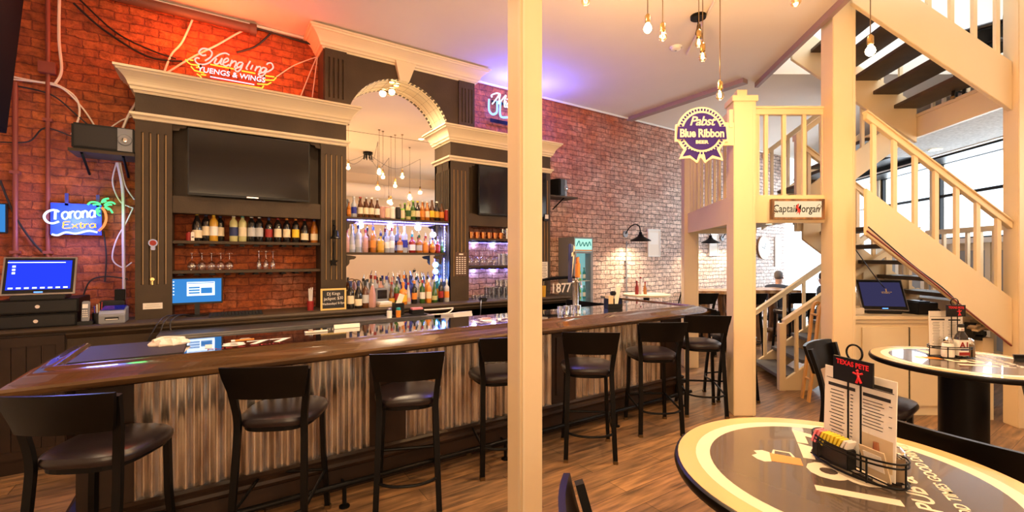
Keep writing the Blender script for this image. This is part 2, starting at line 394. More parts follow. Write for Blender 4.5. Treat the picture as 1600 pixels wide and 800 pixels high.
mb.box(-2.1, 9, -2.8, -2.6, 0, 4.6); struct(mb.build('wall_front', 'wall_paint'))
# ceiling: one slab with the stair opening left out
OA0, OA1, OB0, OB1 = 3.22, 7.0, 4.15, 6.07
mb = MB(xf=None)
def sbox(m_, a0, a1, b0, b1, z0, z1):
    c = [m_.v(S(a, b, z)) for z in (z0, z1) for b in (b0, b1) for a in (a0, a1)]
    for f in ((0, 2, 3, 1), (4, 5, 7, 6), (0, 1, 5, 4), (2, 6, 7, 3), (0, 4, 6, 2), (1, 3, 7, 5)): m_.face([c[i] for i in f])
    return m_
for a0, a1, b0, b1 in ((-12, 14, -6, OB0), (-12, OA0, OB0, OB1), (OA1, 14, OB0, OB1), (-12, 14, OB1, 16)):
    t = MB(); sbox(t, a0, a1, b0, b1, CZ, CZ+.28); clip_room(t.bm)
    me = bpy.data.meshes.new('x'); t.bm.to_mesh(me); t.bm.free(); mb.bm.from_mesh(me)
struct(mb.build('ceiling', 'ceiling_paint'))
# upper storey seen through the opening
mb = MB(); sbox(mb, 1.5, 9.0, 8.6, 8.8, 4.44, 7.2); struct(mb.build('wall_upstairs_far', 'white_paint'))
mb = MB(); sbox(mb, 1.4, 1.6, 1.5, 8.8, 4.44, 7.2); struct(mb.build('wall_upstairs_left', 'white_paint'))
mb = MB(); sbox(mb, 9.0, 9.2, 1.5, 8.8, 4.44, 7.2); struct(mb.build('wall_upstairs_right', 'white_paint'))
mb = MB(); sbox(mb, 1.4, 9.2, 1.5, 8.8, 7.2, 7.3); struct(mb.build('ceiling_upstairs', 'white_paint'))
mb = MB(); mb.box(6.08, 6.20, 3.40, YW, CZ-.06, CZ); struct(mb.build('trim_1', 'beam_paint'))
mb = MB(); sbox(mb, OA0-.05, OA0, OB0, OB1+.3, CZ-.07, CZ+.28); struct(mb.build('trim_2', 'beam_paint'))
mb = MB(); mb.tube([(-1.9, YW-.02, CZ-.02), (11, YW-.02, CZ-.02)], .018); struct(mb.build('trim_3', 'white_paint'))
# window wall, askew at the right
def swall(n, a0, a1, b0, b1, z0, z1, m_): t = MB(); sbox(t, a0, a1, b0, b1, z0, z1); return t.build(n, m_)
B1 = 11.95
struct(swall('wall_right', AW, AW+.2, 1.0, B1, 3.35, 4.6, 'beige_wall'))
t = MB(); sbox(t, AW, AW+.2, 1.0, 9.6, 0, 1.95)
for b in (4.2, 6.2, 8.0, 9.5, 10.7, 11.85): sbox(t, AW-.02, AW+.16, b, b+.13, 1.95, 3.35)
struct(t.build('wall_right_lower', 'beige_wall'))
k = 1
for b0, b1, z0 in ((1.2, 4.2, 1.95), (4.33, 6.2, 1.95), (6.33, 8.0, 1.95), (8.13, 9.5, 1.95), (9.63, 10.7, .75), (10.83, 11.85, .75)):
    wr = thing('window_%d' % k, None, None, S(AW, b0, z0), 0, absolute=True); struct(wr)
    t = MB(); h0, h1 = z0, 3.35
    for q in ((b0, b0+.05, h0, h1), (b1-.05, b1, h0, h1), (b0, b1, h0, h0+.06), (b0, b1, h1-.05, h1), (b0, b1, 2.72, 2.77)): sbox(t, AW+.03, AW+.10, *q)
    fr = t.build('window_frame', 'black_metal' if k in (3, 4) else 'white_paint', wr)
    t = MB(); sbox(t, AW+.06, AW+.07, b0+.03, b1-.03, h0+.03, h1-.03); t.build('pane', 'window_glass', wr)
    k += 1
# black ceiling beams by the windows with white conduits
t = MB(); sbox(t, AW-.9, AW-.35, 4.7, 11.4, 3.42, 3.80); struct(t.build('trim_4', 'black_metal'))
t = MB(); sbox(t, AW-.45, AW-.02, 4.7, 11.4, 3.30, 3.42); struct(t.build('trim_5', 'black_metal'))
for i, (a, z) in enumerate(((AW-.91, 3.50), (AW-.91, 3.66), (AW-.46, 3.34))):
    t = MB(); t.tube([S(a, 4.8, z), S(a, 11.3, z)], .014)
    t.build('ceiling_conduit', 'white_paint', base=S(a, 4.8, z), label=('thin white conduit low along the black beam above the windows', 'thin white conduit high along the black beam above the windows', 'thin white conduit on the soffit edge just above the windows')[i], cat='conduit')
# sill rail and grey wainscot under the windows
t = MB(); sbox(t, AW-.16, AW, 4.2, 9.55, 1.90, 1.98); struct(t.build('trim_6', 'white_paint'))
wn = thing('wainscot', 'grey panels in pale frames under the right windows', 'wainscot', S(AW-.03, 4.2, 0), absolute=True); struct(wn)
for i in range(8):
    b = 4.25 + i*.66
    t = MB(); sbox(t, AW-.03, AW, b+.10, b+.58, .25, 1.78); t.build('panel', 'grey_panel', wn)
    t = MB(); sbox(t, AW-.055, AW, b, b+.09, .05, 1.90); t.build('stile', 'cream', wn)
t = MB(); sbox(t, AW-.04, AW, 4.2, 9.55, 0, .22); struct(t.build('baseboard_right', 'cream'))

# ------------------------------------------------------------------ near column
cx, cy = Cw(.055, 2.56, 0).xy; s_ = .15
col_ = thing('column', 'cream boxed column rising floor to ceiling in front of the bar', 'column', (cx, cy, 0), absolute=True); struct(col_)
t = MB(); t.box(cx, cx+s_, cy, cy+s_, 0, CZ); t.build('shaft', 'post_paint', col_, bevel=.004)
t = MB(); t.box(cx-.008, cx-.001, cy+.006, cy+.028, 0, CZ); t.box(cx+.004, cx+.018, cy-.008, cy-.001, 0, CZ)
t.build('corner_bead', 'cream', col_)

# ------------------------------------------------------------------ pipes and cables on the brick wall
def wall_pt(px, py, off=.03):
    X, Z = onY(px, py, YW-off); return (X, YW-off, Z)
def vpipe(name, x, z0, z1, r, m_, label, cat, grp=None, boxes=()):
    o = thing(name, label, cat, (x, YW-.03, z0), absolute=True, group=grp)
    t = MB(); t.tube([(x, YW-.03, z0), (x, YW-.03, z1)], r, 10); t.build('pipe', m_, o, smooth=True)
    for b in boxes:
        t = MB(); t.box(x-.055, x+.055, YW-.07, YW-.002, b-.05, b+.05); t.build('junction_box', m_, o, bevel=.004)
    for z in (z0+.4, (z0+z1)/2+.15):
        t = MB(); t.box(x-.03, x+.03, YW-.05, YW-.001, z, z+.025); t.build('strap', m_, o)
    return o
vpipe('conduit_pipe', -1.214, 1.3, 4.1, .016, 'conduit', 'red painted conduit with a junction box running down the brick behind the neon palm sign', 'pipe', boxes=(3.31,))
vpipe('conduit_pipe', -1.41, 1.3, 3.15, .018, 'conduit', 'thick red painted conduit beside the left screen above the register', 'pipe')
vpipe('conduit_pipe', onY(979, 400, 5.47)[0], .9, 1.95, .011, 'grey_plastic', 'thin grey conduit dropping from the first gooseneck wall lamp', 'pipe')
def cable(pts, r, m_, label, n=6):
    P = smooth_pts(pts, n); t = MB(); t.tube(P, r, 6)
    return t.build('cable', m_, base=tuple(P[0]), smooth=True, label=label, cat='cable')
W_ = wall_pt
cable([W_(93, -20), W_(92, 60), W_(96, 110), W_(86, 131)], .011, 'cable_white', 'white cable hanging from the ceiling to the tangle beside the left conduit')
cable([W_(20, 120), W_(60, 128), W_(88, 132), W_(118, 152), W_(124, 180), W_(112, 210)], .008, 'cable_white', 'white cable crossing the left conduit and curling down to the speaker')
cable([W_(20, 124), W_(70, 130), W_(100, 140), W_(130, 170), W_(150, 200)], .007, 'cable_white', 'white cable looping below the junction box to the speaker top')
cable([W_(20, 133), W_(80, 148), W_(120, 180), W_(148, 204)], .007, 'cable_black', 'black cable slanting across the brick to the speaker')
cable([W_(0, 222), W_(45, 221), W_(70, 200), W_(110, 212), W_(128, 216)], .006, 'cable_black', 'black cable sagging across the left conduit at speaker height')
cable([W_(0, 282), W_(25, 340), W_(60, 388), W_(100, 420)], .008, 'cable_black', 'black cable slanting down the brick left of the neon palm sign')
cable([W_(115, 5), W_(160, 45), W_(230, 88), W_(285, 96)], .010, 'cable_black', 'black cable swagging down from the ceiling pipe to the red script neon')
cable([W_(120, -5), W_(180, 50), W_(235, 78), W_(275, 92)], .008, 'cable_black', 'second black cable swagging beside the first above the cabinet')
cable([W_(303, 25), W_(285, 65), W_(268, 85), W_(257, 111)], .009, 'cable_white', 'pale cable dropping to the cabinet top left of the red script neon')
cable([W_(262, 113), W_(300, 90), W_(340, 70), W_(380, 48), W_(408, 44)], .009, 'cable_white', 'pale cable rising behind the red script neon to the ceiling pipe')
cable([W_(425, 50), W_(400, 72), W_(370, 82)], .010, 'cable_black', 'short dark cable above the end of the red script neon')
cable([W_(432, 120), W_(460, 102), W_(495, 89)], .006, 'cable_white', 'thin pale cable from the red script neon toward the arch box')
cable([W_(495, 89), W_(484, 115), W_(470, 150)], .006, 'cable_white', 'thin pale cable hanging at the left side of the arch box, the left one')
cable([W_(496, 90), W_(492, 120), W_(488, 152)], .006, 'cable_white', 'thin pale cable hanging at the left side of the arch box, the right one')
cable([W_(486, 62), W_(494, 74), W_(497, 88)], .006, 'cable_black', 'short dark cable under the upper cornice corner')
cable([W_(213, 160), W_(200, 182), W_(190, 206)], .011, 'cable_white', 'thick white cable slanting from the cabinet cornice to the speaker')
cable([W_(213, 180), W_(190, 188), W_(172, 200)], .006, 'cable_white', 'thin white cable arcing from the cabinet to the speaker')
cable([W_(184, 254), W_(192, 300), W_(193, 380), W_(194, 468)], .013, 'cable_white', 'bundled white cables running straight down beside the fluted cabinet')
cable([W_(182, 254), W_(176, 285), W_(188, 315), W_(208, 325)], .006, 'cable_white', 'white cable swinging left under the speaker shelf')
cable([W_(188, 254), W_(196, 290), W_(210, 312)], .006, 'cable_white', 'white cable swinging right under the speaker shelf')
cable([W_(208, 325), W_(196, 350), W_(182, 375), W_(176, 405), W_(192, 418), W_(206, 410)], .006, 'cable_white', 'white cable looping beside the cabinet below the neon palm')
cable([W_(162, 361), W_(166, 400), W_(164, 440)], .006, 'cable_black', 'black cord hanging from the neon palm sign')
cable([W_(128, 470), W_(140, 440), W_(165, 432), W_(200, 436)], .006, 'cable_black', 'black cord arching over the printer')
P_ = [wall_pt(240, -6, .08), wall_pt(385, 38, .08)]
o = thing('ceiling_pipe', 'dark red pipe along the top of the brick wall', 'pipe', (-1.6, YW-.08, 4.02), absolute=True)
t = MB(); t.tube([(-1.88, YW-.08, 4.06), (.30, YW-.08, 4.06)], .045, 12); t.build('pipe', 'pipe_dark', o, smooth=True)
t = MB(); t.tube([(.30, YW-.08, 4.06), (.36, YW-.08, 4.06)], .058, 12); t.build('cap', 'pipe_dark', o, smooth=True)
cable([(.33, YW-.06, 4.09), (.8, YW-.05, 4.07), (.97, YW-.05, 4.05), (1.0, YW-.06, 3.9)], .010, 'cable_black', 'black cable running from the ceiling pipe end to the arch box')
cable([(.1, YW-.05, 4.11), (.6, YW-.04, 4.09), (.95, YW-.04, 4.08)], .009, 'cable_black', 'upper black cable along the ceiling line above the red script neon')
# ------------------------------------------------------------------ back bar: two fluted cabinets and the arch between
CT = 1.11
YF = 5.2
def fluted(x0, x1, y, d, z0, z1, g0, g1, n=4):
    """pilaster board with its front at y, n flutes between heights g0 and g1; returns (body, grooves)"""
    b = MB(); gr = MB(); W = x1-x0; m_ = W*.19; gw = .020; step = (W-2*m_)/(n-1) if n > 1 else 0
    b.box(x0, x1, y, y+d, z0, g0); b.box(x0, x1, y, y+d, g1, z1)
    poly = [(x0, y+d), (x0, y)]
    for i in range(n):
        c = x0+m_+i*step
        poly += [(c-gw/2, y), (c-gw*.35, y+.010), (c, y+.014), (c+gw*.35, y+.010), (c+gw/2, y)]
    poly += [(x1, y), (x1, y+d)]
    b.prism(poly, 'z', g0, g1)
    b.gr = [(x0+m_+i*step, y+.0125) for i in range(n)]; b.gz = (g0, g1)
    return b
def gilt(b, parent):       # worn gold paint lying in each flute
    for (x, y) in b.gr:
        t = MB(); t.box(x+.001, x+.0075, y-.006, y+.003, b.gz[0]+.004, b.gz[1]-.004); t.build('gilt_line', 'groove', parent, base=tuple(parent.parent['_b']))
def fluted_side(x, y0, y1, d, z0, z1, g0, g1, n=4, sgn=-1):
    b = MB(); W = y1-y0; m_ = W*.19; gw = .018; step = (W-2*m_)/(n-1)
    b.box(min(x, x-sgn*d), max(x, x-sgn*d), y0, y1, z0, g0); b.box(min(x, x-sgn*d), max(x, x-sgn*d), y0, y1, g1, z1)
    poly = [(x-sgn*d, y0), (x, y0)]
    for i in range(n):
        c = y0+m_+i*step
        poly += [(x, c-gw/2), (x-sgn*.010, c-gw*.35), (x-sgn*.013, c), (x-sgn*.010, c+gw*.35), (x, c+gw/2)]
    poly += [(x, y1), (x-sgn*d, y1)]
    b.prism(poly, 'z', g0, g1)
    return b
def cabinet(x0, x1, label, sides):
    o = thing('back_bar_cabinet', label, 'cabinet', (x0, 5.2, CT), absolute=True)
    pw = .265
    for a, b in ((x0, x0+pw), (x1-pw, x1)):
        fb_ = fluted(a, b, YF, .06, CT, 2.93, 1.42, 2.80); gr_ = (fb_.gr, fb_.gz); pb_ = fb_.build('pilaster', 'cabinet', o); fb_.gr, fb_.gz = gr_; gilt(fb_, pb_)
    for s in sides:
        x = x0 if s < 0 else x1
        fluted_side(x, YF+.001, 5.44, .03, CT, 2.93, 1.42, 2.80, sgn=s).build('side_panel', 'cabinet', o)
    for s in (-1, 1):
        if s not in sides:
            x = x0 if s < 0 else x1
            t = MB(); t.box(min(x, x-s*.03), max(x, x-s*.03), YF+.001, YW-.002, CT, 2.93); t.build('side_panel', 'cabinet', o)
    for s, x in ((1, x0+pw), (-1, x1-pw)):
        t = MB(); t.box(min(x, x-s*.02), max(x, x-s*.02), YF+.06, YW-.002, CT, 2.93); t.build('inner_side', 'cabinet', o)
    t = MB(); t.box(x0, x1, YF, YW-.002, 2.93, 3.16); t.build('frieze', 'cabinet', o)
    t = MB(); sweep_profile(t, [(x0, YW-.002), (x0, YF), (x1, YF), (x1, YW-.05 if 1 in sides else YW-.002)], [(0, 2.905), (.012, 2.91), (.018, 2.93), (.035, 2.945), (.038, 2.965), (0, 2.975)])
    t.build('picture_trim', 'cream', o)
    t = MB(); sweep_profile(t, [(x0, YW-.002), (x0, YF), (x1, YF), (x1, YW-.05 if 1 in sides else YW-.002)], cornice_prof(.195, .135, 3.145))
    t.build('cornice', 'cream', o)
    t = MB(); t.box(x0, x1, YF, YW-.002, 3.16, 3.36); t.build('cabinet_top', 'cabinet', o)
    t = MB(); t.box(x0+pw, x1-pw, 5.36, 5.38, 2.25, 2.93); t.build('tv_back_panel', 'cabinet', o)
    t = MB(); t.box(x0+pw, x1-pw, YF+.015, 5.38, 2.085, 2.245); t.build('crossbeam', 'cabinet', o, bevel=.004)
    # little stepped brackets in the corners over the screen
    for s, x in ((1, x0+pw), (-1, x1-pw)):
        t = MB(); t.prism([(x, 2.905), (x+s*.11, 2.905), (x+s*.10, 2.885), (x+s*.06, 2.88), (x+s*.05, 2.855), (x, 2.85)], 'y', YF+.02, YF+.05); t.build('corner_bracket', 'cabinet', o)
    return o
cabL = cabinet(-.6, 1.22, 'dark fluted cabinet with cream cornice holding the left television and the wine bottles', (1,))
cabR = cabinet(2.5, 4.12, 'dark fluted cabinet with cream cornice holding the right television and blue-lit glass shelves', (-1,))
for (o, x0, x1, zs) in ((cabL, -.335, .955, (1.80, 1.515)), (cabR, 2.765, 3.855, (1.895, 1.53))):
    for z in zs:
        t = MB(); t.box(x0, x1, 5.235, YW-.003, z, z+.028); t.build('shelf', 'cabinet', o, bevel=.003)
        t = MB()
        x = x0 + .06
        while x < x1-.05: t.prism([(x-.012, z-.002), (x+.012, z-.002), (x+.03, z-.02), (x-.03, z-.02)], 'y', 5.26, 5.46); x += .125
        t.build('glass_rail', 'black_metal', o)
# the arched bay
arch = thing('arched_mirror_bay', 'tall arched mirror bay with cream keystone and tiled soffit', 'mirror bay', (1.86, 5.2, CT), absolute=True)
AC, AR, AZ = 1.86, .64, 3.15
def arc(r, a0, a1, n=28): return [(AC + r*math.cos(math.radians(a0+(a1-a0)*i/n)), AZ + r*math.sin(math.radians(a0+(a1-a0)*i/n))) for i in range(n+1)]
a_s = math.degrees(math.asin((3.36-AZ)/AR))
inner = arc(AR, a_s, 180-a_s)
t = MB(); n = len(inner)
pts_top = []
for i, (x, z) in enumerate(inner):
    pts_top.append(2.85 + (.98-2.85)*i/(n-1))
fr = [[t.v((x, YF, z)) for x, z in inner], [t.v((x, YF, 3.97)) for x in pts_top]]
for i in range(n-1): t.face([fr[0][i], fr[0][i+1], fr[1][i+1], fr[1][i]])
a = t.v((2.85, YF, 3.36)); t.face([a, fr[1][0], fr[0][0]]); b_ = t.v((.98, YF, 3.36)); t.face([b_, fr[0][-1], fr[1][-1]])
r = bmesh.ops.extrude_face_region(t.bm, geom=t.bm.faces[:]); 
for v in [g for g in r['geom'] if isinstance(g, bmesh.types.BMVert)]: v.co.y += .05
t.build('spandrel_panel', 'cabinet', arch)
t = MB(); t.box(.98, 1.03, YF+.05, YW-.002, 3.36, 3.97); t.build('side_panel', 'cabinet', arch)
t = MB(); t.box(2.80, 2.85, YF+.05, YW-.002, 3.36, 3.97); t.build('side_panel', 'cabinet', arch)
for x0, x1 in ((.99, 1.22), (2.61, 2.84)):
    fluted(x0, x1, YF-.02, .02, 3.37, 3.95, 3.42, 3.86, n=4).build('pilaster', 'cabinet', arch)
t = MB(); sweep_profile(t, [(.98, YW-.002), (.98, YF), (2.85, YF), (2.85, YW-.002)], cornice_prof(.185, .16, 3.945)); t.build('cornice', 'cream', arch)
t = MB(); t.box(.98, 2.85, YF, YW-.002, 3.97, 4.12); t.build('box_top', 'cabinet', arch)
t = MB(); q = [t.v(p) for p in ((1.765, YF-.06, 3.99), (2.015, YF-.06, 3.99), (1.935, YF-.045, 3.765), (1.825, YF-.045, 3.765), (1.765, YF, 3.99), (2.015, YF, 3.99), (1.935, YF, 3.765), (1.825, YF, 3.765))]
for f in ((0, 1, 2, 3), (4, 5, 6, 7), (0, 1, 5, 4), (1, 2, 6, 5), (2, 3, 7, 6), (3, 0, 4, 7)): t.face([q[i] for i in f])
t.build('keystone', 'cream', arch)
# tiled soffit following the arch, with its tile joints as thin grooves
t = MB(); A0 = arc(AR, 2, 178, 40); R1 = [[t.v((x, y, z)) for x, z in A0] for y in (YF+.001, 5.45)]
R2 = [[t.v((x, y, z)) for x, z in arc(AR+.03, 2, 178, 40)] for y in (YF+.001, 5.45)]
for i in range(40):
    t.face([R1[0][i], R1[0][i+1], R1[1][i+1], R1[1][i]]); t.face([R2[0][i], R2[0][i+1], R2[1][i+1], R2[1][i]])
t.build('soffit', 'cream', arch, smooth=True)
t = MB()
for k_ in range(15):
    an = math.radians(4 + 172*k_/14); c = Vector((AC+(AR-.001)*math.cos(an), 5.325, AZ+(AR-.001)*math.sin(an)))
    t.tube([(c.x, YF+.008, c.z), (c.x, 5.45, c.z)], .0014, 4)
for y in (YF+.085, YF+.168):
    t.tube([(x, y, z) for x, z in arc(AR-.001, 2, 178, 40)], .0014, 4)
t.build('tile_joints', 'bronze', arch)
for (an, y) in ((99, 5.27), (91, 5.36)):
    c = Vector((AC+(AR-.012)*math.cos(math.radians(an)), y, AZ+(AR-.012)*math.sin(math.radians(an))))
    t = MB(); t.lathe([(.036, -.012), (.042, -.012), (.045, .004), (.036, .006)], c=c, seg=18, cap=False); ring = t.build('downlight_ring', 'brass', arch)
    t = MB(); t.lathe([(.034, 0), (.0, .004)], c=c, seg=16); t.build('downlight_lens', 'can_light', arch)
    spot('arch_downlight', (c.x, c.y, c.z-.03), (c.x, 5.25, 1.1), 60, WARM2, 150)
t = MB(); t.box(1.221, 2.499, 5.445, 5.452, CT, 3.16)
t.prism([(x, z) for x, z in arc(AR-.001, 0.5, 179.5, 40)], 'y', 5.445, 5.452)
part_label(t.build('mirror', 'mirror', arch), 'large arched mirror')
for z in (2.105, 1.70):
    t = MB(); t.box(1.222, 2.50 if z > 2 else 2.44, 5.235, 5.443, z, z+.026); t.build('shelf', 'cabinet', arch, bevel=.003)
    for x, s in ((1.235, 1), (2.40 if z < 2 else 2.485, -1)):
        t = MB()
        pp = smooth_pts([(x, 5.25, z-.005), (x+s*.10, 5.25, z-.02), (x+s*.085, 5.25, z-.05), (x+s*.035, 5.25, z-.06), (x+s*.03, 5.25, z-.10), (x, 5.25, z-.135)], 4)
        poly = [(p.x, p.z) for p in pp] + [(x, z)]
        t.prism(poly, 'y', 5.25, 5.27); t.build('shelf_bracket', 'cabinet', arch)

# counter along the wall, with its moulded edge and the cupboards under it
ctr = thing('back_counter', 'dark wooden counter running the length of the brick wall behind the bar', 'counter', (-1.9, 4.95, 0), absolute=True)
t = MB(); t.prism([(4.95, CT-.035), (4.94, CT-.02), (4.95, CT-.003), (4.97, CT), (YW-.003, CT), (YW-.003, CT-.04), (4.96, CT-.04)], 'x', -1.88, 4.3); t.build('worktop', 'cabinet', ctr)
t = MB(); t.prism([(4.97, CT-.04), (4.955, CT-.06), (4.985, CT-.09), (5.0, CT-.10), (5.0, CT-.2), (5.05, CT-.2), (5.05, CT-.04)], 'x', -1.0, 4.25); t.build('edge_moulding', 'cabinet', ctr)
t = MB(); t.box(-1.87, -1.0, 4.98, YW-.003, 0, CT-.04); t.box(-.25, 4.25, 5.0, YW-.003, 0, CT-.04); t.build('carcass', 'bar_dark', ctr)
for i in range(2):
    x0 = -1.87 + i*.435
    t = MB()
    t.box(x0, x0+.43, 4.955, 4.98, .12, .18); t.box(x0, x0+.43, 4.955, 4.98, .98, 1.05); t.box(x0, x0+.05, 4.955, 4.98, .18, .98); t.box(x0+.38, x0+.43, 4.955, 4.98, .18, .98)
    for k_ in range(4): t.box(x0+.052+k_*.082, x0+.052+k_*.082+.078, 4.965, 4.98, .18, .98)
    t.build('cupboard_door', 'bar_dark', ctr)
t = MB(); t.box(-1.0, -.25, 5.42, 5.44, 0, CT-.05); t.build('recess_back', 'bar_dark', ctr)
t = MB(); t.box(-.80, -.62, 5.40, 5.418, .86, .96); o = t.build('outlet_plate', 'paper_tan', ctr, bevel=.004)
# stainless work shelf in front
st = thing('steel_work_shelf', 'stainless steel work shelf below the dark back counter', 'shelf', (-.35, 4.6, 1.0), absolute=True)
t = MB(); t.box(-.40, 2.02, 4.60, 4.955, 1.005, 1.03); t.build('top', 'steel', st, bevel=.004)
t = MB(); t.box(-.40, 2.02, 4.598, 4.61, .965, 1.005); t.build('front_lip', 'steel', st)
t = MB(); t.box(-.38, 2.0, 4.66, 4.95, .2, .96); t.build('ice_bin', 'bar_dark', st)
for x in (-.34, .8, 1.96):
    t = MB(); t.tube([(x, 4.68, 0), (x, 4.68, 1.0)], .02); t.build('leg', 'steel', st)

# ------------------------------------------------------------------ televisions
def tv(x0, x1, z0, z1, y, label, rot=0.0):
    o = thing('television', label, 'television', ((x0+x1)/2, y, z0), rotz=rot)
    w, h = x1-x0, z1-z0
    t = MB(); t.box(-w/2, w/2, .0, .035, 0, h); t.build('housing', 'black_plastic', o, bevel=.004)
    t = MB(); t.box(-w/2+.012, w/2-.012, -.003, .001, .022, h-.012); t.build('screen', 'screen_off', o)
    t = MB(); t.box(-.05, .05, -.006, .0, .004, .014); t.build('logo_bar', 'chrome', o)
    t = MB(); t.box(-.15, .15, .035, .13, h*.3, h*.7); t.build('wall_bracket', 'black_metal', o)
    return o
xa, za = onY(293, 199, 5.17); xb, zb = onY(484, 219, 5.17); _, zc = onY(292, 304, 5.17)
tv(xa, xb, zc, za, 5.17, 'large black television over the wine bottles in the left cabinet')
xa, za = onY(748, 257, 5.17); xb, _ = onY(854, 270, 5.17); _, zc = onY(746, 335, 5.17)
tv(xa, xb, zc, za, 5.17, 'black television in the right cabinet, half hidden by the near column')
o = thing('television', 'dark wall television tilted down, seen edge-on at the upper left', 'television', (-1.36, 3.95, 2.62))
Rm = Matrix.Rotation(math.radians(5), 3, 'Y')
t = MB(); t.cbox(Rm @ Vector((0, 0, .62)), .05, 2.1, 1.24, Rm); t.build('housing', 'screen_side', o)
t = MB(); t.cbox(Rm @ Vector((.027, 0, .62)), .003, 2.06, 1.2, Rm); t.build('screen', 'screen_side', o)
t = MB(); t.tube([(-.02, 0, .6), (-.53, 0, .7)], .03); t.build('wall_arm', 'black_metal', o)
o = thing('wall_tablet', 'small blue-lit wall screen at the left edge of the brick wall', 'screen', (-1.52, 5.44, 1.87))
t = MB(); t.box(-.12, .07, 0, .03, 0, .25); t.build('housing', 'black_plastic', o, bevel=.004)
t = MB(); t.box(-.11, .06, -.003, 0, .01, .24); t.build('screen', 'screen_desktop', o)
t = MB(); t.box(-.03, .0, .03, .058, .08, .16); t.build('mount', 'black_plastic', o)

# ------------------------------------------------------------------ small items fixed to the cabinets
def plate(name, x0, x1, z0, z1, y, m_, label, cat, lines=0, d=.004):
    o = thing(name, label, cat, ((x0+x1)/2, y, z0), absolute=True)
    t = MB(); t.box(x0, x1, y-d, y, z0, z1); t.build('sheet', m_, o)
    if lines:
        t = MB(); h = z1-z0
        for i in range(lines):
            z = z1 - h*(i+1.0)/(lines+1); wv = (x1-x0)*(.32+.1*math.sin(i*2.1))
            t.box((x0+x1)/2-wv, (x0+x1)/2+wv, y-d-.0008, y-d, z-h*.014, z+h*.014)
        t.build('print', 'ink' if m_ != 'cabinet_back' else 'paper_tan', o)
    return o
plate('notice_card', -.545, -.405, 1.20, 1.255, YF, 'paper', 'small white card at the foot of the far left fluted pilaster', 'card', 2)
mn = plate('menu_board', 2.565, 2.735, 1.43, 1.735, YF, 'cabinet_back', 'brown shot list sheet on the fluted pilaster right of the mirror', 'notice', 0)
t = MB()
for c_ in range(4):
    for r_ in range(9): t.box(2.58+c_*.038, 2.604+c_*.038, YF-.0052, YF-.004, 1.455+r_*.026, 1.467+r_*.026)
t.box(2.62, 2.68, YF-.0052, YF-.004, 1.70, 1.718); t.build('print', 'paper', mn)
nt_ = plate('notice_card', 3.935, 4.065, 1.36, 1.60, YF, 'paper', 'white typed notice on the right-hand end pilaster', 'notice', 9)
t = MB(); t.box(3.927, 4.073, YF-.003, YF, 1.352, 1.608); t.build('sleeve', 'grey_plastic', nt_)
o = thing('bottle_opener_plate', 'round beer badge opener screwed to the far left pilaster', 'bottle opener', (-.473, YF-.001, 1.80))
t = MB(); t.tube([(0, 0, 0), (0, -.012, 0)], .035, 18); t.build('badge', 'b_blue', o)
t = MB(); t.tube([(0, -.013, 0), (0, -.015, 0)], .024, 18); t.build('badge_face', 'l_red', o)
t = MB(); t.box(-.016, .016, -.010, 0, -.065, -.03); t.build('opener', 'b_blue', o, bevel=.003)
o = thing('key_hook', 'small brass key on the far left pilaster', 'key', (-.478, YF-.001, 1.47))
t = MB(); t.tube([(0, 0, 0), (0, -.006, 0)], .016, 12); t.box(-.005, .005, -.006, 0, -.05, -.01); t.build('key', 'brass', o)
o = thing('hanging_bell', 'dark iron bell on a bracket on the pilaster left of the mirror', 'bell', (1.085, YF-.001, 1.92))
t = MB(); t.box(-.015, .015, -.01, 0, -.02, .16); t.build('bracket', 'black_metal', o)
t = MB(); t.tube([(0, 0, .10), (0, -.05, .11), (0, -.085, .08), (0, -.085, .05)], .007); t.build('hook', 'black_metal', o)
t = MB(); t.lathe([(.0, .05), (.02, .045), (.028, .03), (.032, -.01), (.045, -.035), (.058, -.045), (.055, -.048), (.0, -.04)], c=(0, -.085, 0), seg=20); t.build('bell', 'black_metal', o, smooth=True)
o = thing('iron_star', 'dark iron star under the bell on the pilaster', 'ornament', (1.085, YF-.001, 1.62))
t = MB(); pl = []
for i in range(10):
    r_ = .055 if i % 2 == 0 else .024; an = PI/2 + i*PI/5; pl.append((r_*math.cos(an), r_*math.sin(an)))
t.prism(pl, 'y', -.014, 0); t.build('star', 'black_metal', o)
t = MB(); t.box(-.006, .006, -.012, 0, .04, .22); t.build('stem', 'black_metal', o)
o = thing('door_chime', 'small pale thermostat box on the right-hand end pilaster', 'thermostat', (4.02, YF-.001, 2.20))
t = MB(); t.box(-.05, .05, -.04, 0, 0, .10); t.build('housing', 'black_plastic', o, bevel=.005)
t = MB(); t.box(-.03, .03, -.043, -.04, .03, .09); t.build('dial', 'white_plastic', o)
# speakers on wall shelves
def speaker(x, y, z, w, d, h, rot, label):
    o = thing('speaker', label, 'speaker', (x, y, z), rot)
    t = MB(); t.box(-w/2, w/2, 0, d, 0, h); t.build('cabinet', 'black_plastic', o, bevel=.012)
    t = MB(); t.box(-w/2+.02, w/2-.02-w*.25, -.008, 0, .02, h-.02); t.build('grille', 'cable_black', o, bevel=.003)
    t = MB(); t.box(w/2-.02-w*.24, w/2-.02, -.006, 0, .01, h-.01); t.build('baffle', 'grey_plastic', o)
    t = MB(); t.lathe([(.05, 0), (.045, .01), (.02, .004), (.0, .010)], seg=20); m_ = t.build('tweeter', 'grey_plastic', o, smooth=True)
    m_.rotation_euler = (PI/2, 0, 0); m_.location = (w/2-.02-w*.12, -.006, h/2)
    t = MB(); t.lathe([(.022, 0), (.018, .008), (.0, .010)], seg=16); q = t.build('cone', 'chrome', m_, smooth=True); q.location = (0, 0, .008)
    return o
speaker(-.81, 5.22, 2.60, .42, .24, .22, 0, 'black box speaker with a round tweeter on the left wall shelf')
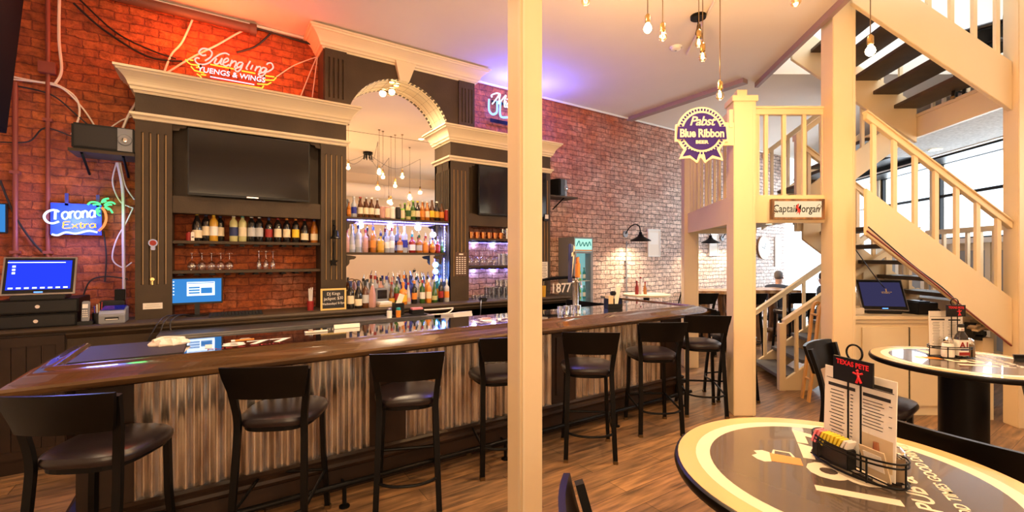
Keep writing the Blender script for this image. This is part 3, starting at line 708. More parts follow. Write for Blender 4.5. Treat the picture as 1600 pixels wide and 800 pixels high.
o = thing('wall_shelf', 'thin dark shelf bracketed to the brick under the left speaker', 'shelf', (-.80, 5.2, 2.55), absolute=True)
t = MB(); t.box(-1.03, -.602, 5.17, 5.498, 2.565, 2.59); t.build('board', 'cabinet', o)
t = MB(); t.tube([(-.95, 5.49, 2.42), (-.95, 5.2, 2.56)], .01); t.tube([(-.68, 5.49, 2.42), (-.68, 5.2, 2.56)], .01); t.build('brackets', 'black_metal', o)
speaker(4.44, 5.28, 2.60, .20, .20, .27, .25, 'black speaker on the shelf at the right end of the back bar')
o = thing('wall_shelf', 'small dark shelf under the right speaker', 'shelf', (4.4, 5.2, 2.57), absolute=True)
t = MB(); t.box(4.125, 4.66, 5.2, 5.498, 2.57, 2.595); t.build('board', 'cabinet', o)
t = MB(); t.tube([(4.4, 5.49, 2.42), (4.4, 5.22, 2.57)], .01); t.build('bracket', 'black_metal', o)

# ------------------------------------------------------------------ blue light strips
def strip(name, pts, label, power, dots=True, col=(.35, .42, 1)):
    o = thing(name, label, 'led strip', pts[0], absolute=True)
    t = MB(); t.tube(pts, .006, 6); t.build('strip', 'neon_cobalt', o)
    if dots:
        t = MB()
        for a, b in zip(pts, pts[1:]):
            a, b = Vector(a), Vector(b); n_ = max(1, int((b-a).length/.034))
            for i in range(n_): c = a.lerp(b, (i+.5)/n_); t.cbox(c + Vector((0, -.006, 0)), .009, .006, .009)
        t.build('diodes', 'led', o)
    for a, b in zip(pts, pts[1:]):
        m_ = (Vector(a)+Vector(b))/2; 
        for f in (.2, .5, .8): point('led_strip_light', tuple(Vector(a).lerp(Vector(b), f) + Vector((0, .03, -.03))), power/3, col, .04)
strip('led_strip', [(1.24, 5.232, 2.092), (2.48, 5.232, 2.092)], 'row of blue-white led dots under the top mirror shelf', 9)
strip('led_strip', [(2.44, 5.25, 2.07), (2.44, 5.25, 1.74)], 'short vertical run of led dots at the right of the mirror shelves', 3)
strip('led_strip', [(2.455, 5.30, 1.66), (2.455, 5.30, 1.36)], 'short blue led run beside the lower bottles', 3, col=(.1, .3, 1))
strip('led_strip', [(2.78, 5.46, 1.875), (3.84, 5.46, 1.875)], 'blue led strip under the upper glass shelf of the right cabinet', 9, False)
strip('led_strip', [(2.78, 5.46, 1.51), (3.84, 5.46, 1.51)], 'blue led strip under the lower glass shelf of the right cabinet', 9, False)
# ------------------------------------------------------------------ the bar
YB = 3.27
bar = thing('bar_counter', 'long wooden bar with rolled rail, glossy black top and corrugated metal front', 'bar', (-.6, YB, 0), absolute=True)
prof = [(0, 1.00), (0, 1.095), (.012, 1.108), (.035, 1.108), (.05, 1.098), (.075, 1.094), (.11, 1.082), (.145, 1.058), (.158, 1.052), (.172, 1.046), (.178, 1.032), (.172, 1.014), (.155, 1.0)]
t = MB(); sweep_profile(t, [(-.68, 3.98), (-.68, 3.25), (4.66, 3.25), (4.66, 4.72)], prof); t.build('rail', 'rail_wood', bar, smooth=True)
t = MB(); sweep_profile(t, [(-.55, 3.9), (-.55, 3.29), (4.52, 3.29), (4.52, 4.7)], [(0, .955), (.10, .975), (.115, 1.0), (0, 1.0)]); t.build('rail_apron', 'bar_dark', bar)
t = MB(); t.prism([(-.68, 3.25), (4.66, 3.25), (4.66, 4.72), (4.02, 4.72), (4.02, 3.88), (-.68, 3.88)], 'z', 1.0, 1.095); t.build('counter_top', 'bar_top', bar)
t = MB(); t.box(-.62, 4.5, YB+.03, 3.75, .08, 1.0); t.box(4.1, 4.5, 3.75, 4.68, .08, 1.0); t.build('body', 'bar_dark', bar)
t = MB(); t.box(-.60, 4.46, 3.36, 3.74, 0, .08); t.box(4.14, 4.46, 3.74, 4.66, 0, .08); t.build('plinth', 'bar_dark', bar)
t = MB(); sweep_profile(t, [(-.62, 3.75), (-.62, YB+.03), (4.5, YB+.03), (4.5, 4.68)], [(0, .09), (.05, .09), (.055, .11), (.05, .2), (.07, .215), (.08, .235), (.075, .255), (.05, .265), (.055, .285), (.04, .30), (0, .30)]); t.build('base_moulding', 'bar_dark', bar)
for x0, x1 in ((-.62, -.38), (.93, 1.20), (2.60, 2.90), (4.18, 4.52)):
    t = MB(); t.box(x0, x1, YB-.005, YB+.03, .30, .99); t.box(x0+.05, x1-.05, YB-.015, YB-.004, .38, .92); t.build('post_panel', 'bar_dark', bar, bevel=.003)
def corr(p0, p1, z0, z1, name='front_panel'):
    t = MB(); p0 = Vector(p0); p1 = Vector(p1); L_ = (p1-p0).length; d = (p1-p0).normalized(); nn = Vector((d.y, -d.x)); n_ = int(L_/.0085); rows = []
    for i in range(n_+1):
        s = L_*i/n_; off = .011*math.cos(2*PI*s/.078) + .0015*math.sin(s*37)
        p = p0 + d*s + nn*(off+.006); rows.append([t.v((p.x, p.y, z)) for z in (z0, z0+(z1-z0)*.33, z0+(z1-z0)*.66, z1)])
    for A, B in zip(rows, rows[1:]):
        for k in range(3): t.face([A[k], B[k], B[k+1], A[k+1]])
    return t.build(name, 'corrugated', bar, smooth=True)
for x0, x1 in ((-.38, .93), (1.20, 2.60), (2.90, 4.18)): corr((x0, YB+.014), (x1, YB+.014), .30, .99)
corr((4.514, 3.32), (4.514, 4.66), .30, .99)
t = MB(); t.box(-.66, -.16, 3.30, 3.84, 1.096, 1.106)
t.build('rubber_bar_mat', 'bar_mat', base=(-.3, 3.5, 1.096), label='dark ribbed mat on the left end of the bar top', cat='bar mat')
# printed house logo in the bar top: beer mug, 1877, two lines of small type
def mug_bm(m_, cx_, cy_, s, z):
    return m_
def bar_logo(x, y, sc, z, parent, red=True):
    text('printed_logo', '1877', .20*sc, 'paper', parent, (x, y, z), (1, 0, 0), (0, 1, 0), sx=1.45, extrude=.0004, offset=.004)
    text('printed_logo', 'PUB & GRILL', .055*sc, 'l_red' if red else 'paper', parent, (x, y-.075*sc, z), (1, 0, 0), (0, 1, 0), sx=1.5, extrude=.0004)
    t = MB(); t.box(x-.06*sc, x+.06*sc, y+.19*sc, y+.25*sc, z-.0004, z+.0004); t.build('printed_mug', 'l_orange', parent)
    t = MB(); t.box(x-.085*sc, x-.06*sc, y+.185*sc, y+.255*sc, z-.0004, z+.0006); t.tube([(x-.03*sc, y+.25*sc, z), (x-.02*sc, y+.285*sc, z), (x+.03*sc, y+.285*sc, z), (x+.04*sc, y+.25*sc, z)], .0015, 4); t.build('printed_foam', 'paper', parent)
bar_logo(.17, 3.42, .95, 1.0962, bar)
bar_logo(2.12, 3.46, .85, 1.0962, bar, False)
# foot rail
fr_ = thing('foot_rail', 'black foot rail pipe on bracket feet along the bar base', 'foot rail', (-.5, 3.12, 0), absolute=True)
t = MB(); t.tube([(-.55, 3.12, .15), (4.5, 3.12, .15)], .019, 10); t.build('pipe', 'black_metal', fr_, smooth=True)
for x in (.72, 2.0, 3.3, 4.4):
    t = MB(); t.tube([(x, 3.12, .15), (x, 3.12, .012)], .014, 8); t.lathe([(.035, 0), (.035, .008), (.018, .016), (0, .016)], c=(x, 3.12, 0), seg=14); t.tube([(x, 3.12, .15), (x, 3.19, .15)], .01, 8); t.build('bracket', 'black_metal', fr_, smooth=True)

# ------------------------------------------------------------------ bar stools
def rrect(w, d, n=7, e=3.2, taper=0.0, cy=0.0):
    out = []
    for i in range(4*n):
        a = 2*PI*i/(4*n); c, s = math.cos(a), math.sin(a)
        x = abs(c)**(2/e)*(1 if c >= 0 else -1)*w/2; y = abs(s)**(2/e)*(1 if s >= 0 else -1)*d/2
        out.append((x*(1 + taper*y/d*2), y+cy))
    return out
def make_stool(label, grp=None):
    o = thing('bar_stool', label, 'bar stool', group=grp)
    # padded seat, wider toward the front (+Y)
    t = MB(); rings = []
    for k, z in ((.90, .700), (.97, .707), (1.0, .723), (1.0, .737), (.97, .751), (.88, .760), (.6, .767)):
        rings.append([(x*k, y*k, z - .012*(abs(x*k)/.22)**2) for x, y in rrect(.45, .46, taper=.10, cy=.02)])
    t.loft(rings); t.build('seat', 'black_vinyl', o, smooth=True)
    t = MB(); t.loft([[(x*.90, y*.90, z) for x, y in rrect(.45, .46, taper=.10, cy=.02)] for z in (.675, .701)]); t.build('seat_frame', 'black_metal', o)
    for s in (-1, 1):
        t = MB(); t.tube(smooth_pts([(s*.200, -.235, 0), (s*.190, -.215, .30), (s*.182, -.185, .60), (s*.180, -.180, .74), (s*.195, -.200, .88), (s*.215, -.245, 1.05)], 4), .016, rect=(.036, .024))
        lg = t.build('back_leg', 'black_metal', o, smooth=True)
        t = MB(); t.cbox((s*.200, -.235, .012), .036, .04, .024); t.build('foot_cap', 'bronze', lg)
        t = MB(); t.tube([(s*.205, .215, 0), (s*.185, .185, .40), (s*.178, .185, .69)], .015, rect=(.03, .03))
        lg = t.build('front_leg', 'black_metal', o)
        t = MB(); t.cbox((s*.205, .215, .012), .036, .036, .024); t.build('foot_cap', 'bronze', lg)
    # foot ring: straight bar in front, straight sides, bowed at the back
    t = MB(); t.tube([(-.195, .195, .27), (.195, .195, .27)], .011, 8); t.build('front_stretcher', 'black_metal', o, smooth=True)
    for s in (-1, 1):
        t = MB(); t.tube([(s*.195, .195, .27), (s*.192, -.215, .235)], .010, 8); t.build('side_stretcher', 'black_metal', o, smooth=True)
    t = MB(); t.tube(smooth_pts([(-.192, -.215, .235), (-.11, -.262, .228), (0, -.278, .226), (.11, -.262, .228), (.192, -.215, .235)], 4), .010, 8); t.build('bowed_stretcher', 'black_metal', o, smooth=True)
    # curved wooden backrest
    t = MB(); rows = []
    N = 14
    for i in range(N+1):
        u = -1 + 2*i/N
        col_ = []
        for z, hw, y in ((.885, .197, -.222), (.93, .206, -.232), (1.0, .222, -.252), (1.055, .230, -.265), (1.068, .231, -.268)):
            col_.append((u*hw, y - .035*(1-u*u), z + (.004 if z > 1.06 else 0)*(1-u*u)))
        rows.append(col_)
    F = [[t.v(p) for p in r_] for r_ in rows]; Bk = [[t.v((p[0], p[1]-.018, p[2])) for p in r_] for r_ in rows]
    for A in (F, Bk):
        for r0, r1 in zip(A, A[1:]):
            for k in range(4): t.face([r0[k], r1[k], r1[k+1], r0[k+1]])
    for k in (0, 4):
        for i in range(N): t.face([F[i][k], F[i+1][k], Bk[i+1][k], Bk[i][k]])
    for i in (0, N):
        for k in range(4): t.face([F[i][k], F[i][k+1], Bk[i][k+1], Bk[i][k]])
    t.build('backrest', 'black_wood', o, smooth=True)
    return o
stool0 = make_stool('black bar stool with vinyl seat nearest the viewer at the left corner of the bar', 'bar stools along the bar')
used = []
def place_stool(x, y, rot, label, grp, z=0):
    o = stool0 if not used else copy_tree(stool0)
    used.append(o); o.location = (x, y, z); o.rotation_euler = (0, 0, rot); o['label'] = label; o['group'] = grp
    return o
def stool_from_back(pl, pr, label, grp, h=1.065):
    """place a stool so that the two ends of its backrest stand at the measured sight lines"""
    def fp(p): t = FL*(EYE-h)/(p[1]-HOR); return Cw((p[0]-800)/FL*t, t, 0)
    a, b = fp(pl), fp(pr); m_ = (a+b)/2; ang = math.atan2(b.y-a.y, b.x-a.x)
    off = Vector((-math.sin(ang), math.cos(ang), 0))*.268
    return place_stool(m_.x+off.x, m_.y+off.y, ang, label, grp)
G = 'bar stools along the bar'
stool_from_back((-8, 620), (187, 613), 'black bar stool with vinyl seat nearest the viewer at the left corner of the bar', G)
stool_from_back((346, 575), (480, 571), 'black bar stool second from the left, before the first corrugated metal panel', G)
stool_from_back((578, 554), (694, 549), 'black bar stool in front of the dark post between the metal panels', G)
stool_from_back((742, 530), (846, 524), 'black bar stool partly hidden by the near column', G)
stool_from_back((880, 519), (967, 520), 'black bar stool just right of the near column', G)
stool_from_back((1000, 504.5), (1072, 504), 'black bar stool, second right of the near column', G)
stool_from_back((1074, 493), (1138, 494), 'black bar stool at the right corner of the bar by the balcony post', G)
stool_from_back((1096, 478), (1118, 484), 'dark bar stool turned sideways behind the right corner of the bar', G)
# ------------------------------------------------------------------ staircase (own frame: a to the right, b away, z up)
def SB(): return MB(xf=S)
def sthing(name, label, cat, a, b, z, grp=None): return thing(name, label, cat, tuple(S(a, b, z)), absolute=True, group=grp)
def post(a0, b0, w_, z0, z1, label, cap=True):
    o = sthing('wooden_post', label, 'post', a0, b0, z0)
    t = SB(); t.box(a0, a0+w_, b0, b0+w_, z0, z1); t.build('shaft', 'post_paint', o, bevel=.006)
    t = SB(); t.box(a0+w_*.86, a0+w_*.90, b0-.004, b0, z0, z1-.02); t.build('corner_trim', 'cream', o)
    if cap:
        t = SB(); t.box(a0-.018, a0+w_+.018, b0-.018, b0+w_+.018, z1-.05, z1+.01); t.build('cap', 'post_paint', o, bevel=.004)
    return o
Z1, Z2, Z3, Z4 = 1.15, 2.31, 3.42, 4.43
post(2.30, 4.71, .235, 0, 3.36, 'cream post carrying the left front corner of the balcony, with the ribbon sign on it')
post(2.26, 6.75, .215, 0, 3.30, 'pinkish cream post under the far left corner of the balcony', cap=False)
post(3.27, 4.58, .235, 0, 5.2, 'tall cream post between the balcony and the stair flights', cap=False)
post(4.955, 4.36, .17, 0, 5.2, 'tall cream post at the right edge holding the stair landings', cap=False)
t = SB(); t.box(2.42, 2.53, 4.95, 5.06, 3.30, 3.52); t.build('post_stub', 'post_paint', base=tuple(S(2.42, 4.95, 3.3)), label='short cream block stub standing behind the balcony corner post cap', cat='block')
# balcony
bal = sthing('balcony', 'cream balcony landing with spindle railing carrying the rum sign', 'balcony', 2.3, 4.75, 2.05)
t = SB(); t.box(2.36, 3.46, 4.80, 6.90, 2.24, 2.31); t.build('deck', 'tread', bal)
t = SB(); t.box(2.36, 3.40, 4.80, 6.88, 2.12, 2.14); t.build('soffit', 'popcorn', bal)
t = SB(); t.box(2.50, 3.30, 4.75, 4.80, 2.035, 2.33); t.build('front_fascia', 'post_paint', bal)
t = SB(); t.box(2.31, 2.36, 4.90, 6.78, 2.035, 2.33); t.build('side_fascia', 'post_paint', bal)
t = SB(); t.box(2.36, 3.40, 6.88, 6.93, 2.035, 2.33); t.build('rear_fascia', 'post_paint', bal)
t = SB(); t.box(2.50, 3.30, 4.765, 4.825, 3.19, 3.26); t.box(2.49, 3.31, 4.75, 4.84, 3.25, 3.275); t.build('handrail', 'post_paint', bal, bevel=.003)
t = SB(); t.box(2.315, 2.365, 4.92, 6.78, 3.19, 3.275); t.build('handrail', 'post_paint', bal, bevel=.003)
t = SB(); t.box(2.36, 3.40, 6.87, 6.92, 3.19, 3.275); t.build('handrail', 'post_paint', bal, bevel=.003)
for x in (1183, 1196.5, 1224.5, 1256, 1286, 1297):
    a = (x-800)/FL*4.79 - .15*(4.79-4.5)
    t = SB(); t.box(a-.019, a+.019, 4.775, 4.812, 2.33, 3.20); t.build('baluster', 'post_paint', bal)
for i in range(9):
    b = 5.10 + i*.19
    t = SB(); t.box(2.322, 2.35, b, b+.034, 2.33, 3.20); t.build('baluster', 'post_paint', bal)
for i in range(6):
    a = 2.50 + i*.15
    t = SB(); t.box(a, a+.035, 6.88, 6.915, 2.33, 3.20); t.build('baluster', 'post_paint', bal)
for px, py in ((1202, 350), (1140, 360)):
    tt = FL*(2.118-EYE)/(HOR-py); u = (px-800)/FL*tt; c = Cw(u, tt, 2.118)
    o = thing('recessed_light', 'recessed ceiling light under the balcony, %s' % ('left of the two' if px < 1180 else 'behind the rum sign, right of the two'), 'ceiling light', tuple(c))
    t = MB(); t.lathe([(.055, 0), (.085, -.006), (.085, .002), (.055, .004)], seg=22, cap=False); t.build('trim_ring', 'white_plastic', o, smooth=True)
    t = MB(); t.lathe([(.055, .001), (0, -.002)], seg=20); t.build('lens', 'can_light', o)
    spot('recessed_spot', tuple(c + Vector((0, 0, -.03))), tuple(c + Vector((0, 0, -2))), 22, WARM2, 130)
def flight(label, a0, a1, z0, z1, b0, b1, n, m_t, grp=None, near=True, far=True, rail_n=True, rail_f=False, nb=6, top_clip=None, str_h=.40, close=False, nbf=None, rise_rail=.88, bal=True):
    """straight flight rising from (a0,z0) to (a1,z1) between depths b0 and b1"""
    o = sthing('stair_flight', label, 'stairs', min(a0, a1), b0, min(z0, z1), grp)
    sg = 1 if a1 > a0 else -1; run = (a1-a0)/n; rise = (z1-z0)/n; sl = (z1-z0)/(a1-a0)
    for ok, b in ((near, b0), (far, b1-.05)):
        if not ok: continue
        t = SB(); t.prism([(a0, z0-str_h*.42), (a0, z0+str_h*.58), (a1, z1+str_h*.58-.19), (a1, z1-str_h*.42-.19)] if False else
                          [(a0, z0-str_h*.62), (a0, z0+str_h*.38), (a1, z1+str_h*.38), (a1, z1-str_h*.62)], 'y', b, b+.05)
        t.build('stringer', 'post_paint', o, bevel=.004)
    for i in range(1, n):
        a = a0 + run*(i-.5) ; z = z0 + rise*i
        t = SB(); x0, x1 = sorted((a-run*.62, a+run*.62)); t.box(x0, x1, b0+.05, b1-.05, z-.045, z); t.build('tread', m_t, o, bevel=.004)
        if close:
            t = SB(); xr = a - run*.5; t.box(min(xr, xr+.02), max(xr, xr+.02), b0+.05, b1-.05, z-rise, z-.045); t.build('riser', 'white_paint', o)
    for ok, b, k in ((rail_n, b0, nb), (rail_f, b1-.05, nbf or nb)):
        if not ok: continue
        h = rise_rail
        t = SB(); t.prism([(a0, z0+h-.02), (a0, z0+h+.045), (a1, z1+h+.045), (a1, z1+h-.02)], 'y', b-.005, b+.055)
        t.prism([(a0, z0+h+.045), (a0, z0+h+.062), (a1, z1+h+.062), (a1, z1+h+.045)], 'y', b-.02, b+.07); t.build('handrail', 'post_paint', o, bevel=.003)
        for i in range(k):
            f = (i+.6)/k; a = a0+(a1-a0)*f; z = z0+(z1-z0)*f
            t = SB(); q = []
            d = .02
            t.prism([(a-d, z+str_h*.30-sl*d), (a+d, z+str_h*.30+sl*d), (a+d, z+h-.02+sl*d), (a-d, z+h-.02-sl*d)], 'y', b+.006, b+.044); t.build('baluster', 'post_paint', o)
    return o
# B: middle landing up-left to the balcony (big near stringer across the right of the view)
fb = flight('wide cream stair flight slanting from the balcony down to the right edge post', 4.95, 3.51, Z1-.06, Z2-.13, 4.42, 5.72, 6, 'tread', rail_n=True, rail_f=True, nb=7, str_h=.46)
# A: floor up-right to the middle landing
fa = flight('lower stair flight with grey treads rising from the floor behind the balcony post', 3.24, 4.95, -.02, Z1, 5.62, 6.62, 6, 'grey_tread', rail_n=True, rail_f=True, nb=6, str_h=.36, close=False, rise_rail=.84)
t = SB(); t.box(3.18, 3.26, 5.60, 5.68, 0, .84); t.build('newel', 'post_paint', fa, bevel=.004)
t = SB(); t.box(3.20, 3.26, 6.56, 6.62, 0, .84); t.build('newel', 'post_paint', fa, bevel=.004)
# D: balcony up-right, behind
fd = flight('rear stair flight rising from the back of the balcony to the upper landing', 3.46, 4.95, Z2, Z3, 5.80, 6.85, 6, 'tread', rail_n=True, rail_f=True, nb=6, str_h=.36)
t = SB(); t.box(3.44, 3.51, 5.70, 5.77, 2.0, 3.24); t.build('newel', 'post_paint', fd, bevel=.004)
# C: upper landing up-left into the ceiling opening
fc = flight('upper stair flight overhead with open dark treads rising into the ceiling opening', 4.95, 3.37, Z3, Z4+.05, 4.42, 5.72, 6, 'tread', rail_n=True, rail_f=False, nb=7, str_h=.48)
def landing(name, label, z, th, a0=4.95, a1=6.02, b0=4.42, b1=6.9):
    o = sthing(name, label, 'landing', a0, b0, z-th)
    t = SB(); t.box(a0+.05, a1, b0+.05, b1, z-.05, z); t.build('deck', 'tread', o)
    t = SB(); t.box(a0+.05, a1, b0+.05, b1-.05, z-th+.01, z-th+.03); t.build('soffit', 'popcorn', o)
    t = SB(); t.box(a0, a0+.05, b0, b1, z-th, z+.01); t.box(a0-.015, a0, b0, b1, z-.02, z+.02); t.build('side_fascia', 'post_paint', o, bevel=.003)
    t = SB(); t.box(a0+.05, a1, b0, b0+.05, z-th, z+.01); t.build('front_fascia', 'post_paint', o)
    t = SB(); t.box(a1, a1+.05, b0, b1, z-th, z+.01); t.build('outer_fascia', 'white_paint', o)
    return o
l1 = landing('stair_landing', 'middle stair landing at the right behind the cream cabinet', Z1, .2)
l2 = landing('stair_landing', 'upper stair landing with pale textured underside high at the right', Z3+.04, .27)
for (l, z) in ((l1, Z1), (l2, Z3+.04)):
    t = SB(); t.box(6.0, 6.05, 4.45, 6.9, z+.86, z+.93); t.build('handrail', 'post_paint', l)
    for i in range(12):
        b = 4.55 + i*.2; t = SB(); t.box(6.005, 6.045, b, b+.04, z, z+.87); t.build('baluster', 'post_paint', l)
c = S(5.72, 6.35, Z3-.232)
o = thing('recessed_light', 'recessed ceiling light under the upper stair landing', 'ceiling light', tuple(c))
t = MB(); t.lathe([(.05, 0), (.08, -.006), (.08, .002), (.05, .004)], seg=22, cap=False); t.build('trim_ring', 'white_plastic', o)
t = MB(); t.lathe([(.05, .001), (0, -.002)], seg=20); t.build('lens', 'can_light', o)
# cables clipped under the wide stringer
def spts(*p): return [tuple(S(*q)) for q in p]
cable(spts((3.5, 4.40, 1.93), (3.9, 4.40, 1.62), (4.4, 4.40, 1.22), (4.92, 4.40, .80)), .008, 'conduit', 'red-brown cable clipped along the underside of the wide stringer')
cable(spts((3.52, 4.41, 1.97), (3.95, 4.41, 1.60), (4.35, 4.41, 1.28), (4.6, 4.6, 1.0)), .006, 'cable_black', 'black cable beside the red-brown one under the wide stringer')
cable(spts((3.7, 4.9, 1.75), (3.95, 4.95, 1.45), (4.2, 5.0, 1.2), (4.35, 4.95, 1.08)), .005, 'cable_black', 'thin black cord hanging from the treads down to the register')

# cream cupboard under the stairs with the register on it
cab = sthing('cream_cupboard', 'cream two-door cupboard under the stairs carrying the right register', 'cupboard', 3.25, 4.72, 0)
CA0, CA1, CB0, CB1, CZ1 = 3.56, 4.78, 4.74, 5.35, 1.05
t = SB(); t.box(CA0, CA1, CB0, CB1, .0, CZ1-.05); t.build('carcass', 'cream', cab)
t = SB(); t.box(CA0-.03, CA1+.03, CB0-.04, CB1+.01, CZ1-.035, CZ1); t.box(CA0-.015, CA1+.015, CB0-.02, CB1, CZ1-.075, CZ1-.035); t.build('worktop', 'cream', cab, bevel=.004)
for i, (x0, x1) in enumerate(((3.66, 4.15), (4.17, 4.70))):
    t = SB(); t.box(x0, x1, CB0-.018, CB0, .10, .93); 
    d = t.build('door', 'cream', cab, bevel=.003)
    t = SB(); t.box(x0+.07, x1-.07, CB0-.0195, CB0-.018, .855, .86); t.box(x0+.07, x1-.07, CB0-.0195, CB0-.018, .17, .175)
    for k in range(6):
        x = x0+.08+k*(x1-x0-.16)/5; t.box(x-.002, x+.002, CB0-.0195, CB0-.018, .175, .855)
    t.build('bead_lines', 'paper_tan', d)
    for z in (.8, .22):
        t = SB(); t.box(x0-.012, x0+.004, CB0-.024, CB0-.005, z, z+.06); t.build('hinge', 'bronze', d)
t = SB(); t.box(4.151, 4.169, CB0-.003, CB0, .10, .93); t.build('door_gap', 'black_metal', cab)
# ------------------------------------------------------------------ neon signs and printed signs
def local_to(x, z, scale): return (x*scale, 0, z*scale)
STROKES = {
 # lower-case and capital single-line letters on a unit x-height; (advance, [polylines])
 'C': (1.5, [[(1.45, 1.75), (.9, 2.0), (.25, 1.6), (.0, .9), (.35, .15), (1.0, .0), (1.5, .25)]]),
 'o': (1.15, [[(.5, 1), (.1, .8), (0, .4), (.25, 0), (.65, 0), (.95, .35), (.9, .8), (.5, 1)]]),
 'r': (.85, [[(.1, 1), (.1, 0)], [(.1, .6), (.4, .95), (.75, .95)]]),
 'n': (1.15, [[(.1, 1), (.1, 0)], [(.1, .6), (.4, .98), (.75, .85), (.85, .5), (.85, 0)]]),
 'a': (1.15, [[(.85, .9), (.4, 1), (.05, .65), (.1, .15), (.45, 0), (.85, .3)], [(.88, 1), (.85, .3), (.98, 0)]]),
 'E': (1.3, [[(1.1, 1.6), (.2, 1.55), (.1, .8), (.1, 0), (1.15, .02)], [(.1, .85), (.85, .9)]]),
 'x': (1.05, [[(.05, 1), (.9, 0)], [(.9, 1), (.05, 0)]]),
 't': (.8, [[(.35, 1.45), (.3, .2), (.5, 0), (.75, .05)], [(0, 1), (.75, 1)]]),
 'i': (.5, [[(.2, 1), (.2, .1), (.4, 0)], [(.24, 1.35), (.26, 1.42)]]),
 'l': (.5, [[(.3, 2.0), (.15, .15), (.4, 0)]]),
 'e': (1.0, [[(.1, .5), (.75, .6), (.7, .92), (.4, 1), (.08, .7), (.1, .2), (.45, 0), (.85, .2)]]),
 'u': (1.15, [[(.1, 1), (.08, .3), (.35, 0), (.7, .15), (.88, .6)], [(.9, 1), (.88, .3), (1.05, 0)]]),
 'g': (1.15, [[(.85, .9), (.4, 1), (.05, .65), (.1, .2), (.45, .02), (.82, .3)], [(.9, 1), (.82, -.3), (.5, -.8), (.05, -.65), (.2, -.3), (.9, .0)]]),
 'h': (1.1, [[(.2, 2), (.1, 0)], [(.12, .5), (.45, .95), (.8, .8), (.8, 0)]]),
 'c': (.95, [[(.85, .85), (.4, 1), (.05, .6), (.15, .1), (.5, 0), (.85, .15)]]),
 'M': (1.9, [[(0, 0), (.35, 1.1), (.6, 1.95), (.75, .9), (.85, .3)], [(.85, .3), (1.25, 1.5), (1.45, 1.95), (1.5, .8), (1.75, 0)], [(.6, 1.95), (.1, 1.95), (-.45, 1.45), (-.3, 1.1)]]),
 'b': (1.1, [[(.2, 2), (.1, 0), (.5, 0), (.9, .4), (.7, .95), (.15, .7)]]),
 'U': (1.35, [[(.1, 2), (.1, .5), (.5, 0), (.95, .3), (1.05, .8), (1.05, 2)]]),
 'L': (1.1, [[(.1, 2), (.1, 0), (.95, 0)]]),
 'T': (1.2, [[(0, 2), (1.1, 2)], [(.55, 2), (.55, 0)]]),
 'R': (1.3, [[(.1, 0), (.1, 2), (.8, 1.9), (.95, 1.45), (.7, 1.05), (.1, 1.0)], [(.5, 1.0), (1.05, 0)]]),
 'A': (1.3, [[(0, 0), (.55, 2), (1.1, 0)], [(.25, .7), (.85, .7)]]),
}
def strokes(word, x, z, s, slant=0.0, adv=1.0, bold=False):
    out = []
    for ch in word:
        a, pls = STROKES[ch]
        for pl in pls:
            out.append([(x + (px_ + pz*slant)*s, z + pz*s) for px_, pz in pl])
        x += a*s*adv
    return out, x
def neon(name, lines, m_, parent, r, y=-.02, curve=True, T=None):
    t = MB()
    for pl in lines:
        P = [(T(p) if T else (p[0], y, p[1])) for p in pl]
        P = smooth_pts(P, 5) if curve and len(P) > 2 else P
        t.tube(P, r, 6)
    return t.build(name, m_, parent, smooth=True)
# --- palm sign on the left wall; local x to the right, z up, centred
o = thing('neon_sign', 'blue and yellow neon beer sign with a green palm on the left brick wall', 'neon sign', (-.985, YW-.07, 2.02))
def PX(px, py, Y=YW-.09):
    X, Z = onY(px, py, Y); return (X+.985, Z-2.02)
def mapz(p, A, B_, x0, x1, z0):      # helper: word box fitting
    return p
cz = [PX(*p) for p in ((92, 331), (84, 328), (74, 331), (69, 338), (73, 346), (82, 349), (92, 346))]
neon('neon_letters', [cz], 'neon_ice', o, .009)
pl, _ = strokes('orona', -.10, -.025, .066, adv=.86)
pl2 = [[(x*.92-.06, z) for x, z in p] for p in pl]
o_w = []
x_l, z_l = PX(95, 343); x_r, z_r = PX(150, 341)
W0 = min(p[0] for q in pl for p in q); W1 = max(p[0] for q in pl for p in q)
def fit(pl, A, B_, ht):
    x0 = min(p[0] for q in pl for p in q); x1 = max(p[0] for q in pl for p in q); zz = [p[1] for q in pl for p in q]; z0 = min(zz)
    k = ht/(max(zz)-z0)
    return [[(A[0] + (p[0]-x0)/(x1-x0)*(B_[0]-A[0]), A[1] + (p[0]-x0)/(x1-x0)*(B_[1]-A[1]) + (p[1]-z0)*k) for p in q] for q in pl]
neon('neon_letters', fit(strokes('orona', 0, 0, 1)[0], PX(97, 342), PX(149, 339.5), .062), 'neon_ice', o, .0075)
neon('neon_stroke', [[PX(*p) for p in ((92, 331), (87, 329), (86, 343))]], 'neon_ice', o, .009)
neon('neon_letters', fit(strokes('Extra', 0, 0, 1)[0], PX(99, 356.5), PX(150, 355.5), .055), 'neon_yellow', o, .0055)
neon('neon_wave', [[PX(*p) for p in ((81, 366), (90, 367.5), (103, 363), (118, 365), (134, 361.5), (142, 361), (152, 363))]], 'neon_ice', o, .009)
neon('neon_trunk', [[PX(*p) for p in ((159, 324), (164, 331), (166, 342), (162, 353), (154, 361))]], 'neon_orange', o, .010)
fr_p = [((157, 319), (150, 316), (142, 316), (137, 320)), ((157, 320), (150, 319.5), (145, 320)), ((159, 317), (162, 312), (170, 310)), ((162, 316), (166, 313.5)),
        ((163, 321), (168, 317), (175, 316), (180, 319)), ((164, 322.5), (170, 320), (175, 320)), ((163, 324), (171, 326), (176, 333)), ((166, 325), (170, 328)), ((156, 324), (151, 328), (153, 335), (157, 337)), ((155, 328), (155, 332))]
neon('neon_fronds', [[PX(*p) for p in q] for q in fr_p], 'neon_green', o, .008)
x0_, z0_ = PX(70, 362); x1_, z1_ = PX(158, 320)
